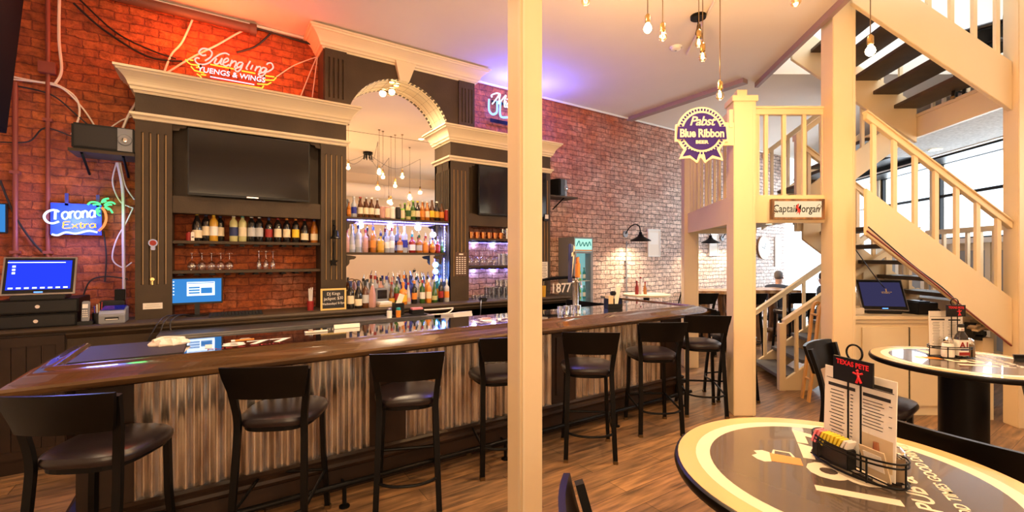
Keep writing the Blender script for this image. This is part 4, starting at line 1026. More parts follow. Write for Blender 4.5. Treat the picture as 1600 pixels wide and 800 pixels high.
t = MB(); t.box(x0_+.03, x1_-.0, .0, .012, z0_-.02, z1_); t.build('backing', 'blue_board', o)
for px_ in (103, 152):
    xx = PX(px_, 310)[0]; t = MB(); t.box(xx-.012, xx+.012, .0, .03, z1_-.02, z1_+.09); t.build('hanger', 'b_navy', o)
point('neon_glow', (-1.03, YW-.20, 1.98), 15, (.24, .26, 1), .12); point('neon_glow', (-.80, YW-.2, 2.12), .9, (.1, 1, .25), .08)
# --- red script sign over the left cabinet
o = thing('neon_sign', 'red script neon with yellow wings and white capitals above the left cabinet', 'neon sign', (.15, 5.36, 3.37))
def PY(px, py):
    X, Z = onY(px, py, 5.36); return (X-.15, Z-3.37)
def zz(x, y): return (280 + x/8.887, 60 + y/8.887)     # crop coordinates -> photo
def PL(*pts): return [PY(*zz(*p)) for p in pts]
neon('neon_script', [PL((375, 240), (320, 245), (275, 205), (320, 155), (400, 160), (455, 205), (435, 270), (360, 320)),
                     PL((285, 290), (245, 280), (220, 310), (260, 360), (340, 372), (420, 345), (480, 290), (560, 235), (640, 215), (695, 240)),
                     PL((520, 290), (490, 350), (530, 365), (575, 320), (595, 285)), PL((595, 285), (575, 360), (600, 372)),
                     PL((620, 350), (680, 320), (670, 285), (625, 310), (610, 370), (650, 392), (690, 372)),
                     PL((735, 310), (700, 400)), PL((715, 360), (770, 325), (790, 350), (765, 415)),
                     PL((880, 345), (830, 345), (800, 390), (830, 410), (870, 375)), PL((885, 350), (850, 440), (800, 470), (780, 430), (870, 400)),
                     PL((985, 325), (930, 420), (950, 440)), PL((1020, 380), (990, 440)),
                     PL((1080, 395), (1050, 460)), PL((1060, 430), (1110, 400), (1130, 425), (1105, 480)),
                     PL((1210, 425), (1160, 415), (1130, 460), (1160, 485), (1200, 440)), PL((1215, 430), (1180, 510), (1130, 530), (1100, 505), (1160, 480), (1230, 470), (1300, 420), (1280, 355), (1230, 355), (1215, 375))], 'neon_red', o, .0072)
neon('neon_wing', [PL((90, 300), (120, 340), (165, 372), (280, 385)), PL((150, 312), (200, 315)), PL((165, 400), (215, 455), (350, 490)), PL((235, 410), (290, 415)), PL((245, 500), (290, 530), (320, 570)),
                   PL((320, 570), (1150, 700)), PL((1345, 550), (1310, 590), (1170, 585)), PL((1190, 525), (1320, 545)), PL((1275, 620), (1220, 650), (1080, 640)), PL((1150, 700), (1170, 665)),
                   PL((430, 370), (760, 435)), PL((865, 460), (1055, 495)), PL((300, 510), (375, 520))], 'neon_yellow', o, .0065, curve=False)
neon('neon_underline', [PL((430, 540), (1040, 650))], 'neon_white', o, .005, curve=False)
a_, b_ = PY(*zz(295, 470)), PY(*zz(1155, 615)); dx, dz = b_[0]-a_[0], b_[1]-a_[1]
text('neon_capitals', 'YUENGS & WINGS', .072, 'neon_white', o, ((a_[0]+b_[0])/2, -.02, (a_[1]+b_[1])/2), (dx, 0, dz), (-dz, 0, dx), sx=.98, offset=.0005, extrude=.003, shear=.12)
a0_, b0_ = PY(*zz(430, 520)), PY(*zz(1050, 630))
t = MB(); t.prism([PY(*zz(*p)) for p in ((420, 520), (430, 560), (1050, 660), (1060, 620))], 'y', .0, .01); t.build('backing', 'l_red', o)
t = MB()
for q in ((300, 380), (700, 440), (1180, 520), (700, 640)):
    p = PY(*zz(*q)); t.cbox((p[0], .0, p[1]), .014, .05, .014)
t.box(PY(310, 100)[0], PY(420, 130)[0], .02, .03, .03, .045); t.build('bracket', 'black_metal', o)
point('neon_glow', (.10, 5.18, 3.72), 13, (1, .10, .04), .15); point('neon_glow', (.45, 5.16, 3.60), 7, (1, .14, .05), .12); point('neon_glow', (-.25, 5.25, 3.78), 9, (1, .15, .03), .12)
# --- blue sign right of the arch, half hidden by the column
o = thing('neon_sign', 'blue neon beer sign right of the arch, cut off by the near column', 'neon sign', (3.55, 5.42, 3.6))
def PU(px, py):
    X, Z = onY(px, py, 5.42); return (X-3.55, Z-3.6)
m1 = fit(strokes('Michelob', 0, 0, 1, slant=.25, adv=.8)[0], PU(767, 163), (PU(767, 163)[0]+.80, PU(767, 163)[1]+.0), .17)
neon('neon_script', m1, 'neon_ice', o, .010)
m2 = fit(strokes('ULTRA', 0, 0, 1)[0], PU(763, 178), (PU(763, 178)[0]+.83, PU(763, 178)[1]), .20)
neon('neon_capitals', m2, 'neon_blue', o, .016)
t = MB(); t.box(-.32, .50, .01, .02, -.02, .03); t.box(-.3, .4, .01, .02, .26, .29); t.box(-.2, -.18, .01, .08, 0, .02); t.box(.3, .32, .01, .08, 0, .02); t.build('bracket', 'black_metal', o)
point('neon_glow', (3.35, 5.15, 3.85), 24, (.10, .12, 1), .12); point('neon_glow', (3.9, 5.15, 3.8), 24, (.12, .12, 1), .12)

# --- facing frame: x to the viewer's right, -y toward the viewer
FACE = AL - PI/2
def disc(mb, r, y0, y1, seg=48, cx_=0, cz_=0): mb.prism([(cx_+r*math.cos(2*PI*i/seg), cz_+r*math.sin(2*PI*i/seg)) for i in range(seg)], 'y', y0, y1)
def facepos(px, py, t): return tuple(Cw((px-800)/FL*t, t, EYE-(py-HOR)*t/FL))
o = thing('ribbon_sign', 'round blue and cream ribbon beer sign hung on the left balcony post', 'sign', facepos(1097, 208, 4.66), FACE)
K = 4.66/FL
t = MB(); disc(t, 39.5*K, .012, .03, cz_=2*K); t.prism([(x*K, z*K) for x, z in ((-41, 14), (41, 14), (42, -13), (-42, -13))], 'y', .012, .03)
t.prism([(x*K, z*K) for x, z in ((-26, -20), (26, -20), (35, -43), (17, -38), (5, -47), (-1, -36), (-7, -47), (-18, -38), (-35, -40))], 'y', .013, .031); t.build('outline_board', 'pbr_cream', o, bevel=.003)
t = MB(); disc(t, 29*K, .006, .012, cz_=3*K); t.build('blue_disc', 'pbr_blue', o)
t = MB()
for i in range(44):
    an = 2*PI*i/44
    c = Vector((math.cos(an)*34*K, .009, (math.sin(an)*34+3)*K)); t.cbox(c, .024, .006, .018, Matrix.Rotation(-an, 3, 'Y'))
t.build('tooth_ring', 'pbr_blue', o)
t = MB(); t.prism([(x*K, z*K) for x, z in ((-37, 10.5), (37, 10.5), (39, -9), (-39, -9))], 'y', .002, .006); t.build('banner', 'pbr_blue', o)
t = MB(); t.prism([(x*K, z*K) for x, z in ((-23, -24), (-4, -30), (-8, -42), (-18, -34), (-30, -36))], 'y', .006, .012); t.prism([(x*K, z*K) for x, z in ((23, -24), (4, -30), (7, -42), (17, -34), (30, -38))], 'y', .006, .012); t.build('ribbon_tails', 'pbr_blue', o)
text('lettering', 'Pabst', 20*K, 'pbr_cream', o, (0, .004, 12.5*K), shear=.3, offset=.002, spacing=.9)
text('lettering', 'Blue Ribbon', 17.5*K, 'pbr_cream', o, (0, .000, -5.8*K), offset=.0035, spacing=.95, sx=.86)
text('lettering', 'BEER', 7*K, 'pbr_cream', o, (0, .003, -16*K), offset=.002, sx=1.3)
t = MB(); t.box(24*K, 52*K, .03, .05, -18*K, 18*K); t.box(44*K, 50*K, .02, .06, 10*K, 38*K); t.build('mount_block', 'post_paint', o)
# --- rum sign on the balcony front
o = thing('framed_bar_sign', 'dark framed backlit rum sign on the balcony front beam', 'sign', facepos(1246, 327, 4.66), FACE)
K = 4.66/FL
t = MB(); W2, H2 = 41*K, 16*K
t.box(-W2, W2, -.02, .03, H2-.022, H2); t.box(-W2, W2, -.02, .03, -H2, -H2+.022); t.box(-W2, -W2+.022, -.02, .03, -H2+.022, H2-.022); t.box(W2-.022, W2, -.02, .03, -H2+.022, H2-.022); t.build('frame', 'rough_log', o)
t = MB(); t.box(-W2+.02, W2-.02, 0, .02, -H2+.02, H2-.02); t.build('glass_panel', 'sign_glow', o)
text('lettering', 'Captain', 16.5*K, 'black_wood', o, (-18.5*K, -.004, -4.5*K), offset=.001, shear=.1, sx=.80)
text('lettering', 'Morgan', 16.5*K, 'black_wood', o, (15*K, -.004, -4.5*K), offset=.001, shear=.1, sx=.76)
t = MB(); t.prism([(x*K, z*K) for x, z in ((-2, -8), (0, -2), (-3, 3), (0, 8), (2, 9), (1, 3), (4, -1), (3, -9), (1, -4))], 'y', -.006, -.003); t.build('red_emblem', 'l_red', o)
t = MB(); t.tube([(x*K, -.004, z*K) for x, z in ((30, 4), (34, 8), (37, 5), (33, -3), (30, 0), (36, 3))], .003, 5); t.tube([(x*K, -.004, z*K) for x, z in ((-37, -8), (-33, -2), (-36, 2), (-31, -6))], .003, 5); t.build('ornament', 'bronze', o)
point('sign_light', facepos(1246, 327, 4.58), .6, WARM2, .05)
# ------------------------------------------------------------------ bottles, cans and glasses
PROF = {
 'wine': ([(0, 0), (.034, .0), (.037, .006), (.037, .185), (.033, .205), (.018, .225), (.0145, .24), (.0145, .30), (0, .30)], (.0375, .055, .145), (.0155, .245, .305)),
 'burgundy': ([(0, 0), (.038, .0), (.041, .006), (.041, .15), (.035, .18), (.021, .215), (.0145, .24), (.0145, .30), (0, .30)], (.0415, .03, .105), (.0155, .25, .305)),
 'beer': ([(0, 0), (.028, .0), (.031, .005), (.031, .13), (.028, .148), (.015, .175), (.0125, .19), (.0125, .228), (0, .228)], (.0315, .04, .115), (.0145, .220, .236)),
 'tall': ([(0, 0), (.034, .0), (.037, .006), (.037, .20), (.034, .215), (.016, .235), (.0135, .25), (.0135, .29), (0, .29)], (.0375, .06, .15), (.016, .275, .315)),
 'square': ([(0, 0), (.040, .0), (.044, .006), (.044, .135), (.040, .15), (.018, .168), (.014, .18), (.014, .21), (0, .21)], (.0445, .03, .105), (.017, .205, .24)),
 'round': ([(0, 0), (.030, .0), (.044, .02), (.050, .06), (.044, .105), (.02, .145), (.0145, .16), (.0145, .195), (0, .195)], (.0500, .045, .08), (.017, .19, .225)),
 'cone': ([(0, 0), (.036, .0), (.040, .006), (.034, .12), (.022, .19), (.0135, .235), (.0135, .28), (0, .28)], (.0385, .03, .09), (.016, .27, .30)),
 'can': ([(0, 0), (.024, .0), (.029, .008), (.029, .125), (.025, .135), (0, .134)], (.0295, .015, .118), (.0252, .133, .137)),
}
KITS = {}
def bottle(kind, x, y, z, body, lab, cap, label, grp, spout=False, sc=1.0):
    if kind not in KITS:
        prof, (lr, l0, l1), (cr, c0, c1) = PROF[kind]
        t = MB(); t.lathe(prof, seg=14, cap=False); mb_ = t.mesh('bottle_body', smooth=True)
        t = MB(); t.lathe([(lr, l0), (lr, l1)], seg=14, cap=False); ml = t.mesh('bottle_label', smooth=True)
        t = MB(); t.lathe([(cr, c0), (cr, c1), (cr*.9, c1+.002), (0, c1+.002)], seg=12, cap=False); mc = t.mesh('bottle_cap', smooth=True)
        t = MB(); t.tube([(0, 0, c1), (0, 0, c1+.02), (.012, 0, c1+.055)], [.008, .005, .003], 6); ms = t.mesh('pour_spout', smooth=True)
        KITS[kind] = (mb_, ml, mc, ms)
        for q, d in zip(KITS[kind], ('b_dark', 'l_cream', 'l_red', 'chrome')): q.materials.append(M[d])
    ms = KITS[kind]
    name = 'beer_can' if kind == 'can' else ('wine_bottle' if kind in ('wine', 'burgundy') else ('beer_bottle' if kind == 'beer' else 'liquor_bottle'))
    o = thing(name, label, 'can' if kind == 'can' else 'bottle', (x, y, z), random.uniform(0, 6), grp); o.scale = (sc, sc, sc)
    for nm, me, mt in (('body', ms[0], body), ('label', ms[1], lab), ('cap', ms[2], cap)) + ((('pour_spout', ms[3], 'chrome'),) if spout else ()):
        c = bpy.data.objects.new(nm, me); COL.objects.link(c); c.parent = o; setmat(c, mt)
    return o
CN = dict(b_brown='brown', b_green='green', b_dark='dark', b_blue='blue', b_clear='clear', b_amber='amber', b_gold='golden', b_red='red', b_pale='greenish', b_teal='turquoise', b_pink='pink',
          b_cream='cream', b_orange='orange', b_white='white', b_navy='navy', b_yellow='yellow', b_silver='silver', b_lime='lime', clear_glass='clear')
def LN(s): return CN.get('b_'+s[2:], s)
ORD = ['first', 'second', 'third', 'fourth', 'fifth', 'sixth', 'seventh', 'eighth', 'ninth', 'tenth', 'eleventh', 'twelfth', 'thirteenth', 'fourteenth', 'fifteenth', 'sixteenth', 'seventeenth', 'eighteenth', 'nineteenth', 'twentieth', 'twenty-first', 'twenty-second']
def row(items, Y, z, where, grp):
    """items: (px, kind, body, label, cap[, spout[, scale[, dy]]])"""
    for i, it in enumerate(items):
        px, kind, bo, la, ca = it[:5]; spo = it[5] if len(it) > 5 else False; sc = it[6] if len(it) > 6 else 1.0; dy = it[7] if len(it) > 7 else 0
        X, _ = onY(px, 400, Y+dy)
        noun = 'can' if kind == 'can' else ('wine bottle' if kind in ('wine', 'burgundy') else ('beer bottle' if kind == 'beer' else 'liquor bottle'))
        lab = '%s %s, %s label, %s top, %s %s' % (CN.get(bo, 'dark'), noun, LN(la), LN(ca), ORD[i], where)
        bottle(kind, X, Y+dy, z, bo, la, ca, lab, grp, spo, sc)
row([(308, 'burgundy', 'b_dark', 'l_cream', 'l_yellow'), (322, 'wine', 'b_dark', 'l_cream', 'l_navy', 0, 1, .02), (334, 'wine', 'b_gold', 'l_white', 'l_yellow'), (344, 'wine', 'b_dark', 'l_cream', 'l_navy', 0, .98, .06),
     (365, 'wine', 'b_pale', 'l_navy', 'l_white'), (379, 'wine', 'b_pale', 'l_cream', 'l_teal'), (393, 'wine', 'b_dark', 'l_silver', 'l_white'), (405, 'wine', 'b_dark', 'l_silver', 'l_white'),
     (420, 'wine', 'b_dark', 'l_red', 'l_navy', 0, .93), (434, 'wine', 'b_dark', 'l_cream', 'l_red', 0, .97), (448, 'wine', 'b_dark', 'l_cream', 'l_orange', 0, .97), (462, 'wine', 'b_dark', 'l_yellow', 'l_orange', 0, .97),
     (476, 'burgundy', 'b_dark', 'l_cream', 'l_red', 0, .96), (491, 'burgundy', 'b_amber', 'l_cream', 'l_navy', 0, .94)],
    5.33, 1.829, 'along the wine shelf', 'wine bottles in the left cabinet')
# pepper pot and small card at the start of the wine shelf
X, _ = onY(295, 370, 5.30); o = thing('hot_sauce_cup', 'small red tin at the left end of the wine shelf', 'tin', (X, 5.30, 1.829))
t = MB(); t.lathe([(0, 0), (.022, 0), (.024, .06), (.02, .07), (0, .07)], seg=16, cap=False); t.build('body', 'l_red', o, smooth=True)
t = MB(); t.lathe([(.0, .085), (.012, .083), (.018, .07)], seg=12, cap=False); t.build('lid', 'l_red', o, smooth=True)
X, _ = onY(301, 370, 5.27); o = thing('place_card', 'small white card leaning beside the first wine bottle', 'card', (X, 5.27, 1.829))
t = MB(); t.prism([(-.014, 0), (.014, 0), (.014, .075), (.007, .085), (-.007, .085), (-.014, .075)], 'y', 0, .003); t.build('card', 'paper', o)
t = MB(); t.box(-.009, .009, -.001, 0, .03, .04); t.build('print', 'ink', o)
row([(545, 'beer', 'b_amber', 'l_orange', 'l_brown', 0, .72), (553, 'beer', 'b_clear', 'l_blue', 'l_silver'), (563, 'beer', 'b_brown', 'l_cream', 'l_red'), (572, 'beer', 'b_brown', 'l_cream', 'l_silver'),
     (580.5, 'beer', 'b_brown', 'l_cream', 'l_white'), (589.5, 'beer', 'b_brown', 'l_white', 'l_silver', 0, .97), (597.5, 'can', 'b_pink', 'l_pink', 'l_silver', 0, 1.05), (605.5, 'can', 'b_pink', 'l_cream', 'l_silver', 0, 1.05),
     (613.5, 'can', 'b_white', 'l_white', 'l_silver', 0, 1.05), (622, 'can', 'b_dark', 'l_dark', 'l_silver', 0, 1.08), (629, 'can', 'b_lime', 'l_cream', 'l_lime', 0, .95), (638, 'beer', 'b_pale', 'l_green', 'l_cream', 0, .98),
     (645.5, 'beer', 'b_green', 'l_pale', 'l_lime', 0, 1), (652.5, 'beer', 'b_dark', 'l_cream', 'l_yellow', 0, 1), (660, 'beer', 'b_amber', 'l_orange', 'l_silver', 0, 1.03), (667.5, 'beer', 'b_amber', 'l_cream', 'l_white', 0, 1.02),
     (675, 'beer', 'b_brown', 'l_yellow', 'l_brown', 0, 1.1), (682.5, 'beer', 'b_dark', 'l_gold', 'l_white', 0, 1.05), (690, 'beer', 'b_brown', 'l_orange', 'l_dark', 0, 1.03), (698, 'can', 'b_red', 'l_red', 'l_silver', 0, 1.1)],
    5.30, 2.132, 'along the top mirror shelf', 'beer bottles and cans on the top mirror shelf')
row([(542, 'tall', 'b_pink', 'l_pink', 'l_red', 0, .82), (550, 'cone', 'b_clear', 'l_silver', 'l_silver', 1, 1), (560, 'tall', 'b_clear', 'l_silver', 'l_navy', 1, 1), (571, 'tall', 'b_pink', 'l_pink', 'l_red', 0, .84),
     (583, 'tall', 'b_amber', 'l_orange', 'l_navy', 1, .95), (595, 'square', 'b_gold', 'l_gold', 'l_navy', 1, .95), (605, 'tall', 'b_clear', 'l_white', 'l_silver', 0, .85), (612, 'tall', 'b_clear', 'l_white', 'l_red', 1, .95),
     (625, 'square', 'b_amber', 'l_silver', 'l_pink', 1, .88), (632, 'tall', 'b_clear', 'l_blue', 'l_silver', 1, 1.03), (644, 'square', 'b_red', 'l_white', 'l_teal', 1, .95), (655, 'square', 'b_amber', 'l_silver', 'l_green', 1, .9),
     (665, 'square', 'b_orange', 'l_orange', 'l_red', 1, .88), (676, 'round', 'b_orange', 'l_amber', 'l_navy', 1, .85), (684, 'square', 'b_red', 'l_red', 'l_white', 1, .72), (691, 'round', 'b_green', 'l_green', 'l_silver', 1, .75)],
    5.32, 1.727, 'along the lower mirror shelf', 'liquor bottles on the lower mirror shelf')
row([(574, 'cone', 'b_clear', 'l_pale', 'l_dark', 1), (586, 'tall', 'b_clear', 'l_white', 'l_red', 1, 1.08), (595, 'tall', 'b_pink', 'l_cream', 'l_dark', 1), (604, 'tall', 'b_clear', 'l_silver', 'l_blue', 0, 1.05), (613, 'tall', 'b_clear', 'l_yellow', 'l_pink', 1),
     (621.5, 'tall', 'b_clear', 'l_teal', 'l_navy', 1, 1.02), (631, 'tall', 'b_blue', 'l_red', 'l_orange', 1, 1.08), (641, 'tall', 'b_blue', 'l_blue', 'l_navy', 1, 1.06), (650, 'tall', 'b_clear', 'l_cream', 'l_dark', 1), (659, 'tall', 'b_cream', 'l_cream', 'l_dark', 1, 1.02),
     (668, 'tall', 'b_orange', 'l_orange', 'l_dark', 1, 1.0), (676.5, 'tall', 'b_clear', 'l_pink', 'l_blue', 1), (686, 'tall', 'b_teal', 'l_gold', 'l_blue', 1, 1.05)],
    5.36, CT, 'in the back row below the mirror', 'liquor bottles standing behind on the counter under the mirror')
row([(612, 'cone', 'b_brown', 'l_gold', 'l_red', 0, .9), (620, 'tall', 'b_green', 'l_red', 'l_dark', 1, .9), (630, 'square', 'b_orange', 'l_yellow', 'l_orange', 1, 1.1), (638, 'cone', 'b_silver', 'l_pink', 'l_red', 0, .85), (647.5, 'tall', 'b_dark', 'l_orange', 'l_orange', 1, .88),
     (660, 'tall', 'b_green', 'l_white', 'l_red', 1, .9), (670, 'tall', 'b_orange', 'l_cream', 'l_white', 1, .92), (679, 'cone', 'b_green', 'l_pale', 'l_silver', 1, .95), (689, 'tall', 'b_dark', 'l_red', 'l_silver', 1, .92), (698, 'tall', 'b_silver', 'l_orange', 'l_white', 1, .88)],
    5.17, CT, 'in the front row below the mirror', 'liquor bottles standing in front on the counter under the mirror')
row([(548, 'wine', 'b_dark', 'l_cream', 'l_navy', 0, .98), (560, 'burgundy', 'b_dark', 'l_cream', 'l_navy', 0, .98), (571, 'wine', 'b_brown', 'l_silver', 'l_dark', 0, 1.0)],
    5.05, CT, 'after the chalkboard', 'three wine bottles beside the chalkboard')
X, _ = onY(582, 460, 5.05); o = thing('squeeze_bottle', 'pale pink flat bottle right of the three wine bottles on the counter', 'bottle', (X, 5.05, CT))
t = MB(); t.lathe([(0, 0), (.036, 0), (.038, .01), (.036, .15), (.02, .22), (.010, .25), (0, .25)], seg=4, cap=False); t.build('body', 'l_pink', o)
t = MB(); t.lathe([(.011, .245), (.011, .262), (0, .262)], seg=10, cap=False); t.build('cap', 'l_white', o)
# basket of corks left of the bottles, behind
X, _ = onY(551, 440, 5.34); o = thing('wire_basket', 'brown wicker tray with a wire handle behind the wine bottles on the counter', 'basket', (X+.04, 5.33, CT))
t = MB(); t.lathe([(0, 0), (.085, 0), (.10, .16), (.092, .165), (.08, .01), (0, .01)], seg=18, cap=False); t.build('body', 'paper_tan', o, smooth=True)
t = MB(); t.tube(smooth_pts([(-.08, 0, .16), (-.05, 0, .27), (0, 0, .30), (.05, 0, .27), (.08, 0, .16)], 4), .006, 6); t.build('handle', 'bronze', o, smooth=True)
X, _ = onY(596, 470, 5.20); o = thing('card_reader', 'dark grey box terminal on the counter in front of the bottles', 'terminal', (X, 5.20, CT))
t = MB(); t.box(-.07, .07, -.03, .05, .0, .20); t.build('housing', 'grey_plastic', o, bevel=.006); t = MB(); t.box(-.055, .055, -.033, -.03, .08, .18); t.build('screen', 'screen_off', o)
X, _ = onY(600, 480, 5.05); o = thing('napkin_stack', 'stack of paper napkins on the counter before the grey terminal', 'napkins', (X, 5.05, CT))
for k_ in range(4):
    t = MB(); t.cbox((0, 0, .008+k_*.014), .14, .12, .012, Matrix.Rotation(.05*k_, 3, 'Z')); t.build('napkin_bundle', 'paper' if k_ > 1 else 'paper_tan', o)
# --- stemware in the left cabinet (upside down)
def wineglass(x, y, z, s, label, grp, slim=False, src={}):
    key = slim
    if key not in src:
        b_ = .022 if slim else .040
        t = MB(); t.lathe([(b_*.8, 0), (b_*.84, .003), (b_*1.0, .03), (b_*1.02, .05), (b_*.7, .082), (.006, .096)], seg=16, cap=False); mb_ = t.mesh('bowl', smooth=True); mb_.materials.append(M['clear_glass'])
        t = MB(); t.lathe([(.006, .096), (.0035, .105), (.0035, .15), (.006, .162)], seg=10, cap=False); ms = t.mesh('stem', smooth=True); ms.materials.append(M['clear_glass'])
        t = MB(); t.lathe([(.006, .162), (.034, .167), (.034, .169), (0, .169)], seg=18, cap=False); mf = t.mesh('foot', smooth=True); mf.materials.append(M['clear_glass'])
        src[key] = (mb_, ms, mf)
    o = thing('wine_glass', label, 'glass', (x, y, z), 0, grp); o.scale = (s, s, s)
    for nm, me in zip(('bowl', 'stem', 'foot'), src[key]): c = bpy.data.objects.new(nm, me); COL.objects.link(c); c.parent = o
for i, px in enumerate((300, 315.5, 330.5, 345, 358.5)):
    X, _ = onY(px, 410, 5.36); wineglass(X, 5.36, 1.544, .98, 'wide wine glass upside down, %s of the left group under the wine shelf' % ORD[i], 'wide wine glasses in the left cabinet')
for i, px in enumerate((404.5, 415.5, 426.5)):
    X, _ = onY(px, 410, 5.36); wineglass(X, 5.36, 1.544, 1.12, 'slim glass upside down, %s of the right group under the wine shelf' % ORD[i], 'slim glasses in the left cabinet', True)
# --- right cabinet: copper mugs, stemware and tumblers
def tumbler(x, y, z, r, h, m_, label, cat, grp, name='tumbler', handle=False):
    o = thing(name, label, cat, (x, y, z), random.uniform(-.4, .4), grp)
    t = MB(); t.lathe([(0, .003), (r*.8, .003), (r*.82, 0), (r, h), (r*.95, h), (r*.78, .012), (0, .012)], seg=14, cap=False); t.build('body', m_, o, smooth=True)
    if handle:
        t = MB(); t.tube(smooth_pts([(r*.9, 0, h*.8), (r*1.5, 0, h*.75), (r*1.5, 0, h*.35), (r*.85, 0, h*.25)], 4), .005, 6); t.build('handle', m_, o, smooth=True)
    return o
for i in range(6): tumbler(2.86+i*.095, 5.33, 1.925, .042, .085, 'copper', 'copper mug, %s from the left on the right cabinet shelf' % ORD[i], 'mug', 'copper mugs', 'copper_mug', True)
for i in range(8): tumbler(3.42+(i % 4)*.10, 5.30+(i//4)*.11, 1.925, .036, .15, 'clear_glass', 'clear tall glass on the upper shelf of the right cabinet beside the copper mugs', 'glass', 'tall glasses beside the copper mugs')
for i in range(5): wineglass(2.85+i*.1, 5.35, 1.56, 1.25, 'large stemmed glass on the middle shelf of the right cabinet', 'stemmed glasses in the right cabinet')
for i in range(8): tumbler(3.36+(i % 5)*.095, 5.30+(i//5)*.11, 1.56, .038, .16, 'clear_glass', 'clear tumbler on the middle shelf of the right cabinet', 'glass', 'middle shelf tumblers')
for i in range(24): tumbler(3.10+(i % 8)*.085, 5.12+(i//8)*.10, CT, .036, .15+.10*(i % 8 > 1)*((i//8) > 0), 'clear_glass', 'pint glass standing in the rows on the counter of the right cabinet', 'glass', 'pint glasses on the counter of the right cabinet')
for i in range(6): tumbler(2.84+(i % 3)*.075, 5.12+(i//3)*.09, CT, .03, .06, 'clear_glass', 'short rocks glass on the counter at the left end of the right cabinet', 'glass', 'short glasses on the counter')
o = thing('soda_gun', 'black soda gun on a hook at the edge of the back counter', 'soda gun', (2.83, 4.97, 1.10))
t = MB(); t.box(-.03, .06, -.04, .03, .01, .06); t.build('head', 'black_plastic', o, bevel=.01); t = MB(); t.tube(smooth_pts([(-.02, -.02, .03), (-.05, -.06, .0), (-.05, -.05, -.15), (-.04, .0, -.28)], 5), .008, 6); t.build('hose', 'steel', o, smooth=True)
o = thing('beer_glass', 'tall amber filled glass at the far right of the back counter', 'glass', (3.88, 5.05, CT))
t = MB(); t.lathe([(0, 0), (.03, 0), (.036, .16), (0, .16)], seg=14, cap=False); t.build('body', 'b_gold', o, smooth=True); t = MB(); t.tube([(0, 0, .16), (0, 0, .22)], .006); t.build('straw', 'brass', o)
# --- left register, drawers and clutter on the counter
def register(name, loc, rot, label, scr, w=.41, h=.30, tilt=.30, base_h=.0):
    o = thing(name, label, 'register', loc, rot)
    R_ = Matrix.Rotation(-tilt, 3, 'X')
    t = MB(); t.cbox(Vector((0, .03, h/2*math.cos(tilt)+.04)), w, .035, h, R_); t.build('bezel', 'black_plastic', o, bevel=.006)
    t = MB(); t.cbox(Vector((0, .03, h/2*math.cos(tilt)+.04)) + R_ @ Vector((0, -.0185, .005)), w*.89, .002, h*.80, R_); sc_ = t.build('screen', scr, o)
    t = MB(); t.cbox(Vector((0, .03, h/2*math.cos(tilt)+.04)) + R_ @ Vector((0, -.0185, -h*.455)), w*.12, .003, .007, R_); t.build('badge', 'led_blue', o)
    t = MB(); t.cbox(Vector((0, .03, h/2*math.cos(tilt)+.04)) + R_ @ Vector((0, -.006, 0)), w+.012, .016, h+.012, R_); t.build('silver_rim', 'steel', o, bevel=.003)
    t = MB(); t.box(-w*.38, w*.38, -.04, .16, 0, .035); t.box(-w*.2, w*.2, .05, .12, .03, h*.6); t.build('stand', 'black_plastic', o, bevel=.006)
    return o, R_, h, w, tilt
xl, _ = onY(64, 460, 5.10)
for k_, (z, lab) in enumerate(((CT, 'lower black cash drawer under the left register'), (CT+.115, 'upper black cash drawer directly under the left register'))):
    o = thing('cash_drawer', lab, 'cash drawer', (xl-.01+.01*k_, 5.02, z), 0)
    t = MB(); t.box(-.235, .235, .01, .42, 0, .11); t.build('case', 'black_metal', o, bevel=.005)
    t = MB(); t.box(-.225, .225, 0, .012, .012, .098); f_ = t.build('drawer', 'black_plastic', o, bevel=.004)
    t = MB(); t.tube([(0, 0, .055), (0, -.008, .055)], .014, 14); t.build('lock', 'chrome', f_)
o, R_, h_, w_, ti = register('register_monitor', (xl+.0, 5.06, CT+.226), 0, 'left register touchscreen glowing blue on two cash drawers', 'screen_blue')
t = MB(); c0 = Vector((0, .03, h_/2*math.cos(ti)+.04))
for i in range(8): t.cbox(c0 + R_ @ Vector((-w_*.38+i*w_*.108, -.0205, -h_*.34)), .026, .001, .012, R_)
for i in range(3): t.cbox(c0 + R_ @ Vector((-w_*.36, -.0205, h_*(.25-.09*i))), .018, .001, .016, R_)
t.cbox(c0 + R_ @ Vector((-.02, -.0205, h_*.36)), w_*.8, .001, .006, R_)
t.build('icons', 'screen_white', o)
o = thing('receipt_printer', 'grey receipt printer with a blue glow painted on its lid beside the left fluted pilaster', 'printer', (-.73, 5.02, CT), 0)
t = MB(); t.prism([(0, 0), (0, .075), (.03, .11), (.20, .13), (.20, 0)], 'x', -.085, .085); t.build('body', 'grey_plastic', o, bevel=.006)
t = MB(); t.box(-.045, .045, -.003, .0, .03, .055); t.build('paper_slot', 'black_plastic', o); t = MB(); t.box(-.04, .04, -.004, -.003, .033, .040); t.build('receipt', 'paper', o)
t = MB(); t.prism([(.03, .111), (.20, .131), (.20, .136), (.03, .116)], 'x', -.075, .075); t.build('lid', 'b_blue', o)  # the glow is put into the lid's blue colour
o = thing('cordless_phone', 'silver cordless handset standing in its cradle left of the printer', 'phone', (-.90, 5.03, CT), 0)
t = MB(); t.box(-.05, .05, 0, .08, 0, .03); t.build('cradle', 'black_plastic', o, bevel=.005); t = MB(); t.cbox((0, .04, .11), .05, .025, .17, Matrix.Rotation(-.2, 3, 'X')); hs_ = t.build('handset', 'grey_plastic', o, bevel=.006)
t = MB(); t.cbox((0, .016, .155), .034, .003, .035, Matrix.Rotation(-.2, 3, 'X'))
for r_ in range(4):
    for c_ in range(3): t.cbox((-.012+.012*c_, .032-.012*3+.0045*r_-.0+.004, .12-.017*r_), .008, .003, .009, Matrix.Rotation(-.2, 3, 'X'))
